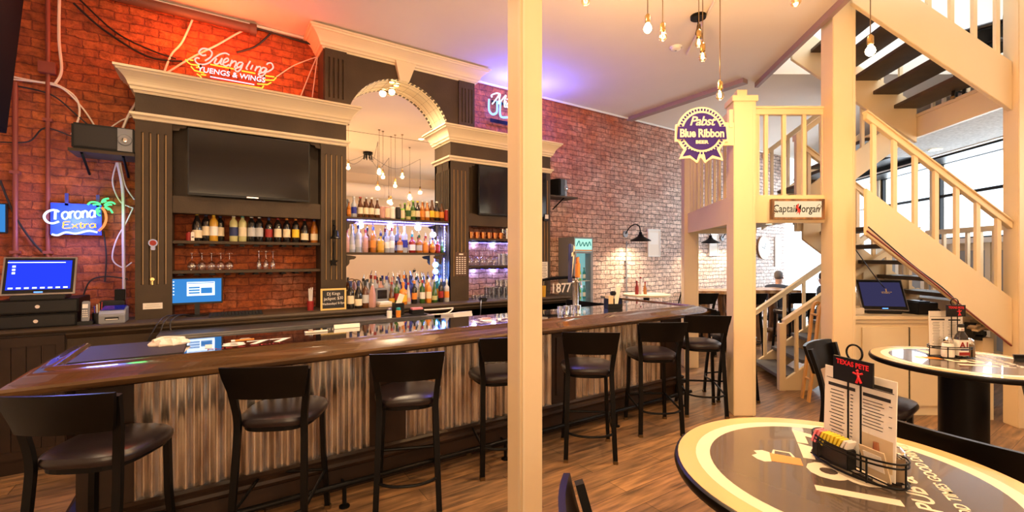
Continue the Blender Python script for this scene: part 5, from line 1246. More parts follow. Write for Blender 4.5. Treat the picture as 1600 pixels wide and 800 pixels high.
t.build('keys', 'white_plastic', hs_)
o = thing('pen_cup', 'dark cup of pens between the phone and the printer', 'cup', (-.83, 5.10, CT), 0)
t = MB(); t.lathe([(0, 0), (.035, 0), (.038, .09), (.034, .09), (.032, .005), (0, .005)], seg=14, cap=False); t.build('cup', 'black_plastic', o, smooth=True)
for i in range(4):
    t = MB(); t.tube([(.01*(i-1.5), 0, .01), (.016*(i-1.5), .01*(i % 2), .15+.01*i)], .004, 6); t.build('pen', ('b_blue', 'l_white', 'brass', 'l_red')[i], o)
o = thing('modem_box', 'black network box standing behind the printer', 'modem', (-.76, 5.34, CT), 0)
t = MB(); t.box(-.10, .07, 0, .08, 0, .17); t.build('housing', 'black_plastic', o, bevel=.006); t = MB(); t.box(-.05, .06, -.002, 0, .10, .103); t.build('vent', 'grey_plastic', o)
t = MB(); t.box(.0, .07, .01, .06, .172, .27); t.build('power_brick', 'black_metal', o, bevel=.004)
# back bar monitor, keyboard
xm0, zt = onY(268, 433, 5.24); xm1, zb = onY(350, 473, 5.24)
o = thing('computer_monitor', 'small desktop monitor under the stemware shelf in the left cabinet', 'monitor', ((xm0+xm1)/2-.01, 5.24, CT), 0)
W2 = (xm1-xm0)/2; z0 = zb-CT; z1 = zt-CT-.01
t = MB(); t.box(-W2, W2, 0, .03, z0, z1); t.build('housing', 'black_plastic', o, bevel=.004)
t = MB(); t.box(-W2+.012, W2-.012, -.002, 0, z0+.018, z1-.010); sc_ = t.build('screen', 'screen_desktop', o)
t = MB(); t.box(-.08, .14, -.003, -.002, z0+.08, z1-.04); t.build('window_panel', 'screen_white', sc_)
t = MB()
for r_ in range(3): t.box(-.065, .02, -.0035, -.003, z0+.10+r_*.025, z0+.115+r_*.025); 
t.box(.03, .12, -.0035, -.003, z0+.10, z0+.155); t.box(-.075, .135, -.0035, -.003, z1-.055, z1-.048); t.build('window_detail', 'screen_desktop', sc_)
t = MB()
for r_ in range(5): t.box(-W2+.02, -W2+.03, -.003, -.002, z1-.04-r_*.03, z1-.03-r_*.03)
t.build('icons', 'screen_white', sc_)
t = MB(); t.box(-.02, .02, .01, .03, .0, z0+.02); t.lathe([(0, 0), (.09, 0), (.09, .01), (0, .014)], c=(0, .02, 0), seg=20, cap=False); t.build('stand', 'black_plastic', o)
o = thing('keyboard', 'black keyboard on the counter below the desktop monitor', 'keyboard', (.17, 5.06, CT), 0)
t = MB(); t.prism([(-.06, 0), (-.06, .012), (.07, .03), (.07, 0)], 'x', -.22, .22); t.build('body', 'black_plastic', o, bevel=.003)
t = MB()
for r_ in range(5):
    for c_ in range(15): t.cbox((-.20+c_*.0285, -.045+r_*.024, .017+r_*.0033), .023, .019, .006)
t.build('keys', 'black_rubber', o)
for i, (x, dx) in enumerate(((-.38, .0), (-.33, .05), (-.42, -.04))):
    cable([(x+.12, 5.15, CT+.02), (x+.06, 5.0, CT+.04), (x+.0, 4.93, CT-.02), (x-.04+dx, 4.90, .9), (x-.10, 4.92, .75)], .006, 'cable_black', 'black cord spilling over the counter edge below the monitor, %s of three' % ORD[i])
# chalkboard sign
xa, za = onY(501, 453, 5.02); xb, zb = onY(541, 484, 5.02)
o = thing('chalkboard_sign', 'small gold framed chalkboard leaning on the pilaster left of the mirror', 'chalkboard', ((xa+xb)/2, 5.02, CT), 0)
W2 = (xb-xa)/2; H_ = za-CT+.01; f_ = .018
t = MB(); t.box(-W2, W2, 0, .018, 0, f_); t.box(-W2, W2, 0, .018, H_-f_, H_); t.box(-W2, -W2+f_, 0, .018, f_, H_-f_); t.box(W2-f_, W2, 0, .018, f_, H_-f_); t.build('frame', 'gold_frame', o)
t = MB(); t.box(-W2+f_, W2-f_, .004, .014, f_, H_-f_); t.build('board', 'chalkboard', o)
for i, s_ in enumerate(('DJ Kings', 'jackpot: $30', 'Wednesdays! 8-9pm')):
    text('chalk_lettering', s_, .046 if i < 2 else .034, 'paper', o, (0, .0025, H_-.070-.050*i), (1, 0, .03), (0, 0, 1), sx=.85, extrude=.0005)
# cups with straws
def straw_cup(x, y, z, label, r=.035, h=.10, m_='l_red', s='paper', n=9, hh=.22):
    o = thing('straw_cup', label, 'cup', (x, y, z)); t = MB(); t.lathe([(0, 0), (r*.85, 0), (r, h), (r*.92, h), (r*.8, .005), (0, .005)], seg=16, cap=False); t.build('cup', m_, o, smooth=True)
    t = MB()
    for i in range(n):
        a = i*2.4; q = r*.55*math.sqrt((i+.5)/n); t.tube([(q*math.cos(a)*.8, q*math.sin(a)*.8, .01), (q*math.cos(a)*1.3, q*math.sin(a)*1.3, hh+.01*(i % 3))], .004, 6)
    w_ = t.build('straws', s, o); return o
X, _ = onY(485, 470, 5.12); straw_cup(X, 5.12, CT, 'red cup of white straws at the right end of the left cabinet counter')
# bar caddy on the steel shelf, papers, hose
X, Z = onY(628, 500, 4.74); o = thing('bar_caddy', 'black bar caddy with napkins and straws at the right end of the steel shelf', 'caddy', (X, 4.75, 1.032), 0)
t = MB(); t.box(-.16, .26, -.10, .10, 0, .012); t.build('tray', 'black_plastic', o, bevel=.004)
t = MB(); t.box(-.08, .02, -.03, .08, .012, .14); t.box(.10, .24, -.06, .05, .012, .06); t.build('bin', 'black_plastic', o, bevel=.004)
t = MB(); t.cbox((-.02, .0, .17), .06, .01, .14, Matrix.Rotation(.35, 3, 'Y')); t.build('napkins', 'paper', o)
t = MB(); t.box(.11, .23, -.04, .03, .05, .078); t.build('packets', 'sugar_pink', o)
for px, cap_, lb in ((606, 'steel', 'glass shaker of salt with metal lid on the steel shelf'), (620, 'b_teal', 'small orange spice jar with turquoise lid on the steel shelf')):
    X, _ = onY(px, 490, 4.70); o = thing('shaker_jar', lb, 'shaker', (X, 4.65, 1.032)); t = MB(); t.lathe([(0, 0), (.026, 0), (.028, .07), (.02, .08)], seg=14, cap=False); t.build('jar', 'salt' if px < 610 else 'b_orange', o, smooth=True); t = MB(); t.lathe([(.024, .075), (.024, .095), (.015, .105), (0, .105)], seg=14, cap=False); t.build('lid', cap_, o, smooth=True)
X, _ = onY(705, 497, 4.9); o = thing('folded_papers', 'stack of white papers and a folder right of the steel shelf', 'papers', (X, 4.75, 1.0), .3)
t = MB(); t.box(-.14, .16, -.10, .12, -.04, .0); t.build('folder', 'paper', o); t = MB(); t.prism([(-.10, .0), (.12, .0), (.12, .004), (-.10, .035)], 'x', -.15, .15); t.build('open_sheet', 'paper', o)
t = MB(); t.box(-.2, .2, -.15, .19, -.08, -.04); t.box(-.19, -.16, -.14, -.11, -1.0, -.08); t.box(.16, .19, -.14, -.11, -1.0, -.08); t.box(-.19, -.16, .15, .18, -1.0, -.08); t.box(.16, .19, .15, .18, -1.0, -.08)
sh_ = t.build('stand', 'steel', o)
X0, Z0 = onY(640, 485, 4.93); X1, Z1_ = onY(708, 481, 4.93); cable([(X0, 4.92, Z0-.0), ((X0+X1)/2, 4.90, Z0-.005), (X1, 4.93, Z1_)], .009, 'cable_white', 'pale hose lying along the edge of the back counter under the bottles')
cable([(X0+.05, 4.86, Z0-.05), ((X0+X1)/2+.15, 4.88, Z0-.06), (X1, 4.93, Z1_-.01)], .008, 'cable_white', 'second pale hose drooping below the first under the bottles')
# things on the bar top
def bt_pos(px, py, z=1.097):
    t_ = FL*(EYE-z)/(py-HOR); return Cw((px-800)/FL*t_, t_, z)
p = bt_pos(264, 537, 1.11); o = thing('bar_towel', 'crumpled white bar towel on the left part of the bar top', 'towel', (p.x, min(p.y, 3.76), 1.107), .05)
t = MB(); rings = []
for k_, (s_, z) in enumerate(((1, 0), (1.03, .008), (.95, .018), (.75, .028), (.4, .033))):
    rings.append([(math.cos(2*PI*i/28)*.105*s_*(1+.08*math.sin(i*1.7)), math.sin(2*PI*i/28)*.075*s_*(1+.12*math.cos(i*2.3)), z*(1+.35*math.sin(i*1.3+k_))) for i in range(28)])
t.loft(rings); t.build('towel', 'cloth', o, smooth=True)
t = MB(); t.tube(smooth_pts([(-.08, -.02, .03), (-.03, .02, .040), (.03, -.015, .04), (.08, .01, .03)], 5), .011, 8); t.build('fold', 'cloth', o, smooth=True)
p = bt_pos(542, 512); o = thing('place_sign', 'small white nameplate lying near the back edge of the bar top', 'sign', (p.x, p.y, 1.097), .0)
t = MB(); t.prism([(-.02, 0), (.02, 0), (.006, .03), (-.006, .03)], 'x', -.10, .10); t.build('plate', 'paper', o)
text('lettering', 'HEROES', .024, 'ink', o, (0, -.0155, .006), (1, 0, 0), (0, .42, .9), extrude=.0006)
p = bt_pos(494, 519); o = thing('coaster_strip', 'small pale card with an orange mark on the back edge of the bar top', 'card', (p.x, p.y, 1.097), .0)
t = MB(); t.box(-.08, .08, -.02, .02, 0, .01); t.build('card', 'paper', o); t = MB(); t.box(-.06, -.02, -.008, .008, .01, .011); t.build('mark', 'l_orange', o)
# beer tower with two tap handles, glasses and a napkin caddy at the right end
o = thing('beer_tower', 'chrome beer tower with a red tap and a tall blue striped tap', 'beer tap', tuple(bt_pos(899, 483)), 0)
t = MB(); t.lathe([(.055, 0), (.055, .012), (.035, .02), (.033, .30), (.036, .31), (.036, .34), (0, .34)], seg=20, cap=False); t.build('column', 'chrome', o, smooth=True)
t = MB(); t.tube([(-.03, 0, .30), (-.075, -.02, .30)], .012, 8); t.tube([(.02, -.02, .30), (.01, -.08, .30), (.01, -.09, .24)], .010, 8); t.build('spout', 'chrome', o, smooth=True)
t = MB(); t.prism([(-.018, .35), (.026, .35), (.032, .50), (.004, .52), (-.012, .50)], 'y', -.05, -.01); t.build('tap_handle', 'l_orange', o, bevel=.004)
t = MB(); t.prism([(-.012, .50), (.026, .50), (.02, .58), (-.01, .57)], 'y', -.045, -.015); t.build('tap_finial', 'copper', o, bevel=.004)
t = MB(); t.prism([(-.12, .30), (-.09, .30), (-.045, .70), (-.11, .72)], 'y', -.05, -.01); tp = t.build('tap_handle', 'b_navy', o, bevel=.004)
t = MB(); t.prism([(-.095, .36), (-.07, .52), (-.052, .69), (-.072, .70)], 'y', -.053, -.05); t.prism([(-.10, .58), (-.06, .60), (-.06, .64), (-.10, .62)], 'y', -.053, -.05); t.build('stripe', 'l_cream', tp)
for i, px in enumerate((875, 884.5, 893.5, 903)):
    p = bt_pos(px, 492 - i*.8, 1.096); tumbler(p.x, p.y, 1.096, .030, .085, 'chrome' if i % 2 else 'clear_glass', '%s of four small shiny cups in a row by the beer tower' % ORD[i], 'cup', 'row of small cups by the beer tower', 'shot_cup')
p = bt_pos(958, 481); o = thing('napkin_caddy', 'black napkin caddy with tan napkins on the right end of the bar', 'caddy', (p.x, p.y, 1.097), -.3)
t = MB(); t.box(-.09, -.085, -.05, .05, 0, .11); t.box(.085, .09, -.05, .05, 0, .11); t.box(-.09, .09, -.05, .05, 0, .008); t.box(-.09, .09, -.052, -.048, 0, .05); t.box(-.012, -.008, -.05, .05, 0, .11); t.build('holder', 'black_plastic', o)
t = MB(); t.box(-.08, -.02, -.042, .042, .01, .14); t.build('napkins', 'paper_tan', o); t = MB(); t.cbox((.045, 0, .14), .06, .02, .20, Matrix.Rotation(.2, 3, 'Y')); t.build('straw_sleeve', 'paper', o)
t = MB(); t.cbox((-.0, 0, .165), .06, .05, .05); t.build('black_pad', 'black_plastic', o, bevel=.01)
# service end behind the bar: low black rail stand and a lit fridge beyond
xf0, _ = onY(897, 400, 5.12); xf1, _ = onY(926.5, 400, 5.12); fw = (xf1-xf0)/2
o = thing('glass_fridge', 'narrow tall drinks fridge with glowing green header against the brick beyond the bar', 'fridge', ((xf0+xf1)/2, 5.12, 0), 0)
t = MB(); t.box(-fw, fw, .16, .37, 0, 1.98); t.box(-fw, -fw+.02, .0, .16, 0, 1.98); t.box(fw-.02, fw, .0, .16, 0, 1.98); t.box(-fw+.02, fw-.02, .0, .16, 1.955, 1.98); t.box(-fw+.02, fw-.02, .0, .16, 0, .12); t.build('body', 'grey_plastic', o)
t = MB(); t.box(-fw+.02, fw-.02, 0, .02, 1.76, 1.955); hd_ = t.build('header_sign', 'fridge_light', o)
t = MB(); t.tube(smooth_pts([(x*fw, -.004, z) for x, z in ((-.75, 1.84), (-.5, 1.92), (-.35, 1.84), (-.1, 1.90), (.05, 1.84), (.25, 1.90), (.4, 1.84), (.6, 1.91), (.75, 1.85))], 4), .007, 6); t.build('header_script', 'b_teal', hd_); t = MB(); t.box(-fw+.02, fw-.02, -.003, 0, 1.765, 1.785); t.build('header_stripe', 'l_orange', hd_)
t = MB(); t.box(-fw+.02, -fw+.045, 0, .02, .12, 1.755); t.box(fw-.045, fw-.02, 0, .02, .12, 1.755); t.box(-fw+.045, fw-.045, 0, .02, 1.73, 1.755); dr_ = t.build('door_frame', 'grey_plastic', o)
t = MB(); t.box(-fw+.045, fw-.045, .006, .010, .12, 1.73); t.build('pane', 'window_glass', dr_); t = MB(); t.tube([(-fw+.035, -.02, .9), (-fw+.035, -.02, 1.35)], .008); t.build('handle', 'chrome', dr_)
t = MB(); t.box(-fw+.02, fw-.02, .155, .159, .12, 1.755); t.build('interior', 'fridge_inside', o)
for z in (1.02, 1.30): t = MB(); t.box(-fw+.02, fw-.02, .03, .154, z, z+.008); t.build('shelf', 'white_plastic', o)
for i in range(6):
    zz_ = (1.028, 1.308)[i//3]
    bottle('beer', (xf0+xf1)/2 + (-.09, 0, .09)[i % 3], 5.12+.09, zz_, ('b_green', 'b_lime', 'b_teal')[i % 3], 'l_white', 'l_green', '%s bottle on the %s shelf inside the lit fridge' % (('green', 'lime green', 'turquoise')[i % 3], ('lower', 'upper')[i//3]), 'bottles inside the lit fridge', False, .85)
# ------------------------------------------------------------------ round pub tables with caddies
def round_table(u, w_, R_, z, label, ang):
    c = Cw(u, w_, 0); o = thing('pub_table', label, 'table', (c.x, c.y, 0), ang)
    t = MB(); t.lathe([(0, z-.034), (R_-.02, z-.034), (R_-.004, z-.030), (R_, z-.018), (R_-.003, z-.004), (R_-.010, z), (0, z)], seg=72, cap=False); t.build('edge_band', 'black_wood', o, smooth=True)
    t = MB(); t.lathe([(0, z+.0002), (R_*.975, z+.0002), (R_*.975, z+.0012), (0, z+.0012)], seg=72, cap=False); t.build('top_border', 'tan_top', o)
    t = MB(); t.lathe([(0, z+.0013), (R_*.86, z+.0013), (R_*.86, z+.0017), (0, z+.0017)], seg=72, cap=False); t.build('top_ring', 'pbr_cream', o)
    t = MB(); t.lathe([(0, z+.0018), (R_*.77, z+.0018), (R_*.77, z+.0022), (0, z+.0022)], seg=72, cap=False); t.build('top_centre', 'table_grey', o)
    t = MB(); t.lathe([(.115, .03), (.115, z-.06), (.17, z-.036), (0, z-.036)], seg=32, cap=False); t.build('pedestal', 'black_metal', o, smooth=True)
    t = MB(); t.lathe([(.28, 0), (.28, .012), (.2, .03), (.10, .045), (0, .045)], seg=36, cap=False); t.build('foot', 'black_metal', o, smooth=True)
    zz_ = z+.0026
    # print: mug at the top, 1877, two lines; reading direction is local +x
    text('printed_numerals', '1877', R_*.56, 'pbr_cream', o, (R_*.12, -R_*.19, zz_), (1, 0, 0), (0, 1, 0), extrude=.0003, offset=.004, sx=.98)
    text('printed_line', 'PUB & GRILL', R_*.145, 'pbr_cream', o, (R_*.13, -R_*.36, zz_), (1, 0, 0), (0, 1, 0), extrude=.0003, offset=.001, sx=1.15, shear=.1)
    text('printed_line', 'GOOD TIMES GOOD DRINKS', R_*.085, 'pbr_cream', o, (R_*.13, -R_*.50, zz_), (1, 0, 0), (0, 1, 0), extrude=.0003, offset=.0006, sx=1.0)
    x0, y0 = R_*.06, R_*.22
    t = MB(); t.prism([(x0-.028, y0), (x0+.026, y0), (x0+.032, y0+.085), (x0-.032, y0+.085)], 'z', zz_-.0003, zz_+.0003); t.build('printed_mug', 'l_orange', o)
    t = MB(); t.prism([(x0+p_, y0+q_) for p_, q_ in ((-.036, .085), (.036, .085), (.045, .105), (.03, .13), (.008, .122), (-.012, .138), (-.034, .125), (-.046, .105))], 'z', zz_-.0003, zz_+.0004)
    t.tube([(x0+.031, y0+.075, zz_), (x0+.062, y0+.07, zz_), (x0+.060, y0+.025, zz_), (x0+.027, y0+.018, zz_)], .0015, 4, rect=(.008, .0006)); t.build('printed_foam', 'pbr_cream', o)
    return o
mat('table_grey', (.115, .082, .058), .22, var=.25, scale=3, coat=.5)
TZ = 1.03
# text reads away from the viewer, its top toward the left: local x = viewing direction
round_table(.985, 1.325, .475, TZ, 'near round pub table with the house logo and a menu caddy, right foreground', AL - .44)
round_table(2.79, 2.77, .46, TZ, 'second round pub table with a steak sauce bottle, before the cream cupboard', AL - .30)
def menu_caddy(loc, ang, label, sauce=False, panel=True):
    o = thing('menu_caddy', label, 'caddy', loc, ang)
    L_, W_2 = .135, .072
    def oval(z, s=1.0): return [(L_*s*math.cos(2*PI*i/32), W_2*s*math.sin(2*PI*i/32), z) for i in range(32)]
    for z, r_ in ((.008, .0035), (.062, .0028), (.074, .0028)):
        t = MB(); t.tube(oval(z), r_, 6, closed=True); t.build('wire_ring', 'black_metal', o, smooth=True)
    t = MB()
    for i in (0, 5, 11, 16, 21, 27): a = 2*PI*i/32; t.tube([(L_*math.cos(a), W_2*math.sin(a), .004), (L_*math.cos(a), W_2*math.sin(a), .074)], .0028, 6)
    for y in (-.045, -.022, 0, .022, .045): t.tube([(-L_*.85, y, .008), (L_*.85, y, .008)], .0022, 6)
    t.build('wire_uprights', 'black_metal', o)
    t = MB(); t.tube([(-.012, -.018, .008), (-.012, -.018, .33)], .0028, 6); t.tube([(.026, -.018, .008), (.026, -.018, .33)], .0028, 6)
    t.tube([(.007+.024*math.cos(2*PI*i/24), -.018, .352+.024*math.sin(2*PI*i/24)) for i in range(24)], .0030, 6, closed=True); t.build('handle_loop', 'black_metal', o, smooth=True)
    t = MB(); t.box(-.052, .068, -.028, -.022, .262, .335); pt = t.build('sign_plate', 'black_plastic', o)
    text('sign_lettering', 'TEXAS PETE', .020, 'neon_sign_red', pt, (.008, -.0285, .312), (1, 0, -.03), (0, 0, 1), extrude=.0004, offset=.0006, sx=.92)
    t = MB()
    t.tube([(.025, -.0290, .300), (.028, -.029, .285), (.022, -.029, .268)], .0035, 6); t.tube([(.028, -.029, .285), (.036, -.029, .270)], .0035, 6); t.tube([(.012, -.029, .296), (.026, -.029, .293), (.040, -.029, .299)], .003, 6)
    t.lathe([(0, -.004), (.005, 0), (0, .005)], c=(.025, -.029, .304), seg=8); t.build('red_figure', 'neon_sign_red', pt)
    return o
mat('neon_sign_red', (.75, .02, .03), .4)
def menu(loc, ang, label, photo=True, w_=.216, h=.28):
    o = thing('menu', label, 'menu', loc, ang)
    t = MB(); t.cbox((0, 0, h/2), w_, .003, h, Matrix.Rotation(-.03, 3, 'X')); t.build('sheet', 'paper', o)
    Rr = Matrix.Rotation(-.03, 3, 'X')
    def P(x, z): return Vector((0, 0, h/2)) + Rr @ Vector((x, -.0019, z-h/2))
    t = MB()
    t.cbox(P(0, h-.036), w_*.94, .0006, .0018, Rr); t.cbox(P(-w_*.24, h-.055), w_*.40, .0006, .010, Rr); t.cbox(P(w_*.27, h-.028), w_*.36, .0006, .012, Rr); t.cbox(P(w_*.25, h-.058), w_*.36, .0006, .010, Rr); t.cbox(P(-w_*.24, .050), w_*.40, .0006, .010, Rr)
    for i in range(15):
        z = h-.072-i*.0105
        t.cbox(P(-w_*(.30+.012*math.sin(i*2)), z), w_*(.20+.05*math.sin(i*3.1)), .0006, .0024, Rr); t.cbox(P(-w_*.085, z), w_*.035, .0006, .0024, Rr)
    for i in range(9):
        z = h-.074-i*.0095; t.cbox(P(w_*(.20+.01*math.sin(i*2)), z), w_*(.26+.05*math.sin(i*2.7)), .0006, .002, Rr)
        if i % 3 == 0: t.cbox(P(w_*.43, z), w_*.04, .0006, .002, Rr)
    t.build('print', 'ink', o)
    if photo:
        t = MB(); t.cbox(P(w_*.27, .065), w_*.40, .0006, .090, Rr); t.build('photo_print', 'paper_tan', o)
        t = MB(); t.tube([P(w_*.20, .03) + Vector((0, -.001, 0)), P(w_*.27, .06) + Vector((0, -.001, 0)), P(w_*.26, .095) + Vector((0, -.001, 0))], [.014, .010, .007], 8, ); t.build('photo_drumstick', 'copper_brown', o)
        t = MB(); t.cbox(P(w_*.36, .032) + Vector((0, -.0012, 0)), .022, .0006, .012, Rr); t.build('photo_sauce', 'l_red', o)
    return o
mat('copper_brown', (.30, .10, .04), .4)
c1 = Cw(1.035, 1.345, 0); dvec = Cw(1.06, 1.235, 0) - Cw(1.0, 1.475, 0); a1 = math.atan2(dvec.y, dvec.x)
menu_caddy((c1.x, c1.y, TZ+.003), a1, 'near black wire caddy with the red and black hot sauce sign')
n1 = Vector((-math.sin(a1), math.cos(a1), 0))
mp1 = c1 + n1*(.004); menu((mp1.x, mp1.y, TZ+.013), a1, 'tall printed menu standing in the near caddy')
o = thing('packet_tub', 'black tub of yellow, pink and white sugar packets in the near caddy', 'tub', (c1.x, c1.y, TZ+.013), a1)
t = MB()
xs = (-.115, .035)
t.prism([(-.105, -.052), (.02, -.060), (.02, -.024), (-.105, -.024)], 'z', 0, .058); t.build('tub', 'black_plastic', o, bevel=.003)
for i in range(10):
    x = -.095 + i*.0115; t = MB(); t.cbox((x, -.040, .062), .006, .030, .045, Matrix.Rotation(.35+.08*math.sin(i), 3, 'Y')); t.build('sugar_packet', ('sugar_pink', 'sugar_yellow', 'sugar_yellow', 'sugar_yellow', 'paper')[min(4, i//2)], o)
def sh(loc, m_, label, s=1.0):
    o = thing('shaker', label, 'shaker', loc); t = MB(); t.lathe([(0, 0), (.022*s, 0), (.024*s, .01), (.022*s, .055*s), (.018*s, .066*s)], seg=14, cap=False); t.build('glass', m_, o, smooth=True)
    t = MB(); t.lathe([(.019*s, .064*s), (.021*s, .068*s), (.020*s, .082*s), (.010*s, .092*s), (0, .093*s)], seg=14, cap=False); t.build('lid', 'chrome', o, smooth=True)
p = c1 + dvec.normalized()*.088 + n1*(.030); sh((p.x, p.y, TZ+.013), 'pepper', 'pepper shaker at the right end of the near caddy')
p = c1 + dvec.normalized()*.075 - n1*(.030)
o = thing('folded_card', 'tan folded table card at the right end of the near caddy', 'card', (p.x, p.y, TZ+.013), a1)
t = MB(); t.cbox((0, 0, .045), .07, .003, .09, Matrix.Rotation(.3, 3, 'X')); t.build('card', 'paper_tan', o); t = MB(); t.cbox((0, -.004, .05), .05, .001, .05, Matrix.Rotation(.3, 3, 'X')); t.build('print', 'paper', o)
c2 = Cw(2.80, 2.86, 0); a2 = FACE
menu_caddy((c2.x, c2.y, TZ+.003), a2, 'black wire caddy on the second round table holding the steak sauce')
p = c2 + Vector((-math.sin(a2), math.cos(a2), 0))*.03; menu((p.x, p.y, TZ+.013), a2, 'white menu with food photos standing in the caddy on the second table')
fx = Vector((math.cos(a2), math.sin(a2), 0)); fy = Vector((math.sin(a2), -math.cos(a2), 0))
p = c2 - fx*.052 + fy*.035; sh((p.x, p.y, TZ+.013), 'salt', 'salt shaker left of the steak sauce on the second table', 1.35)
p = c2 + fx*.085 + fy*.03; sh((p.x, p.y, TZ+.013), 'pepper', 'pepper shaker right of the steak sauce on the second table', 1.25)
p = c2 + fx*.022 + fy*.045; o = thing('steak_sauce_bottle', 'steak sauce bottle with white label and red writing on the second table', 'bottle', (p.x, p.y, TZ+.013), a2)
t = MB(); rr4 = lambda s, z: [(x*s, y*s, z) for x, y in rrect(.066, .042, n=5, e=5)]
t.loft([rr4(.95, 0), rr4(1, .004), rr4(1, .115), rr4(.85, .135), rr4(.5, .155), rr4(.38, .165), rr4(.38, .19)]); t.build('glass', 'b_dark', o, smooth=True)
t = MB(); t.loft([rr4(1.02, .012), rr4(1.02, .110)]); lb = t.build('label', 'l_white', o)
text('label_lettering', 'A1', .050, 'l_red', lb, (0, -.0225, .062), extrude=.0005, offset=.0015); t = MB(); t.box(-.024, .024, -.0228, -.0222, .046, .054); t.build('label_band', 'l_blue', lb); t = MB(); t.box(-.033, .033, -.0228, -.0222, .014, .034); t.build('label_foot', 'l_red', lb)
t = MB(); t.loft([rr4(.42, .165), rr4(.42, .186)]); nk = t.build('neck_label', 'l_white', o); text('neck_lettering', 'A1', .014, 'l_red', nk, (0, -.0098, .169), extrude=.0004)
t = MB(); t.loft([rr4(.40, .187), rr4(.40, .205), rr4(.3, .208)]); t.build('cap', 'l_dark', o)

# chairs around the tables (same bar stool design)
def cs(u, w_, rot, label, grp='bar stools at the round tables'):
    c = Cw(u, w_, 0); return place_stool(c.x, c.y, rot, label, grp)
GR = 'bar stools at the round tables'
stool_from_back((1392, 652), (1572, 700), 'black bar stool on the far side of the near round table', GR)
cs(.43, 1.02, AL-PI/2-PI/2, 'black bar stool whose backrest tip peeks up at the bottom centre')
cs(2.33, 2.95, AL-PI/2-2.5, 'black bar stool left of the second round table behind the near menu')
cs(3.16, 2.42, AL-PI/2+2.6, 'black bar stool at the right edge beyond the second round table')

# ------------------------------------------------------------------ pendant lamps
def pendant(px, py, t_, hot, label, canopy=None):
    c = Cw((px-800)/FL*t_, t_, EYE-(py-HOR)*t_/FL); o = thing('pendant_lamp', label, 'pendant lamp', tuple(c), group='bare bulb pendants')
    t = MB(); t.lathe([(0, -.03), (.012, -.029), (.026, -.014), (.030, .0), (.026, .016), (.014, .036), (.013, .045)], seg=16, cap=False); b_ = t.build('bulb', 'bulb_hot' if hot > 10 else 'bulb_glass', o, smooth=True)
    t = MB(); t.tube(smooth_pts([(.006, 0, .036), (.012, 0, .0), (.0, 0, -.012), (-.012, 0, 0), (-.006, 0, .036)], 4), .0028 if hot else .002, 6); t.build('filament', 'bulb_hot' if hot else 'bulb_dim', b_)
    t = MB(); t.lathe([(.013, .040), (.019, .046), (.019, .095), (.014, .102), (.006, .112), (0, .112)], seg=14, cap=False); t.build('socket', 'brass' if not canopy else 'bronze', o, smooth=True)
    top = CZ - c.z
    hk = canopy or (0, 0)
    t = MB(); t.tube([(0, 0, .11), (0, 0, top-.02), (0, 0, top)], .0032, 6); t.build('cord', 'bronze', o)
    t = MB(); t.lathe([(.022, top-.012), (.022, top)], c=(0, 0, 0), seg=14); t.build('ceiling_hook', 'bronze', o)
    if hot: point('pendant_bulb_light', tuple(c + Vector((0, 0, -.045))), hot, WARM, .03)
    return o
pendant(1012, 45, 3.3, 90, 'glowing pendant bulb, bright starburst left of the pair over the bar stools')
pendant(1035.5, 58, 3.3, 3, 'brass pendant bulb just right of the bright one')
pendant(1092, 68, 3.5, 2, 'small pendant bulb right below the black ceiling track light')
pendant(1098, 90, 3.35, 2, 'brass pendant bulb hanging slightly lower than the track light')
pendant(1125, 150, 3.2, 2.5, 'lowest pendant bulb hanging on a long cord above the ribbon sign')
pendant(1360, 80, 3.0, 75, 'glowing pendant bulb in front of the dark overhead stair treads')
pendant(915, 2, 3.0, 2, 'pendant bulb cut by the top edge left of the bright one')
for i, (x, y, z, h) in enumerate(((1.75, .6, 3.25, 14), (2.3, .2, 3.05, 4), (4.3, .2, 3.35, 4), (3.6, -.1, 3.1, 4), (2.9, 1.3, 3.2, 5))):
    o = thing('pendant_lamp', 'bare bulb pendant of the chandelier seen only in the mirror', 'pendant lamp', (x, y, z), 0, 'mirror-side pendants')
    t = MB(); t.lathe([(0, -.03), (.026, -.014), (.030, .0), (.014, .036), (.013, .045)], seg=14, cap=False); b_ = t.build('bulb', 'bulb_glass', o, smooth=True)
    t = MB(); t.tube([(.01, 0, .03), (0, 0, -.01), (-.01, 0, .03)], .003, 6); t.build('filament', 'bulb_hot' if h > 10 else 'bulb_dim', b_)
    t = MB(); t.lathe([(.013, .040), (.019, .046), (.019, .095), (0, .112)], seg=12, cap=False); t.build('socket', 'bronze', o, smooth=True)
    t = MB(); t.tube([(0, 0, .11), (0, 0, CZ-z)], .004, 6); t.build('cord', 'black_metal', o)
    P0 = Vector((3.0-x, .2-y, CZ-z-.04)); t = MB(); t.tube(smooth_pts([(0, 0, CZ-z-.01), tuple(P0*.5 + Vector((0, 0, (CZ-z)*.5-.30))), tuple(P0)], 8), .004, 6); t.build('swag_cord', 'black_metal', o)
    point('pendant_bulb_light', (x, y, z-.05), h, WARM, .04)
o = thing('chandelier_canopy', 'black spider canopy gathering the pendant cords, seen in the mirror', 'canopy', (3.0, .2, CZ-.05))
t = MB(); t.lathe([(.11, 0), (.11, .05), (0, .05)], seg=24); t.build('plate', 'black_metal', o)
t = MB()
for i in range(8): a = i*PI/4; t.tube([(.08*math.cos(a), .08*math.sin(a), 0), (.10*math.cos(a), .10*math.sin(a), -.12)], .012, 6)
t.build('cord_grips', 'black_metal', o)
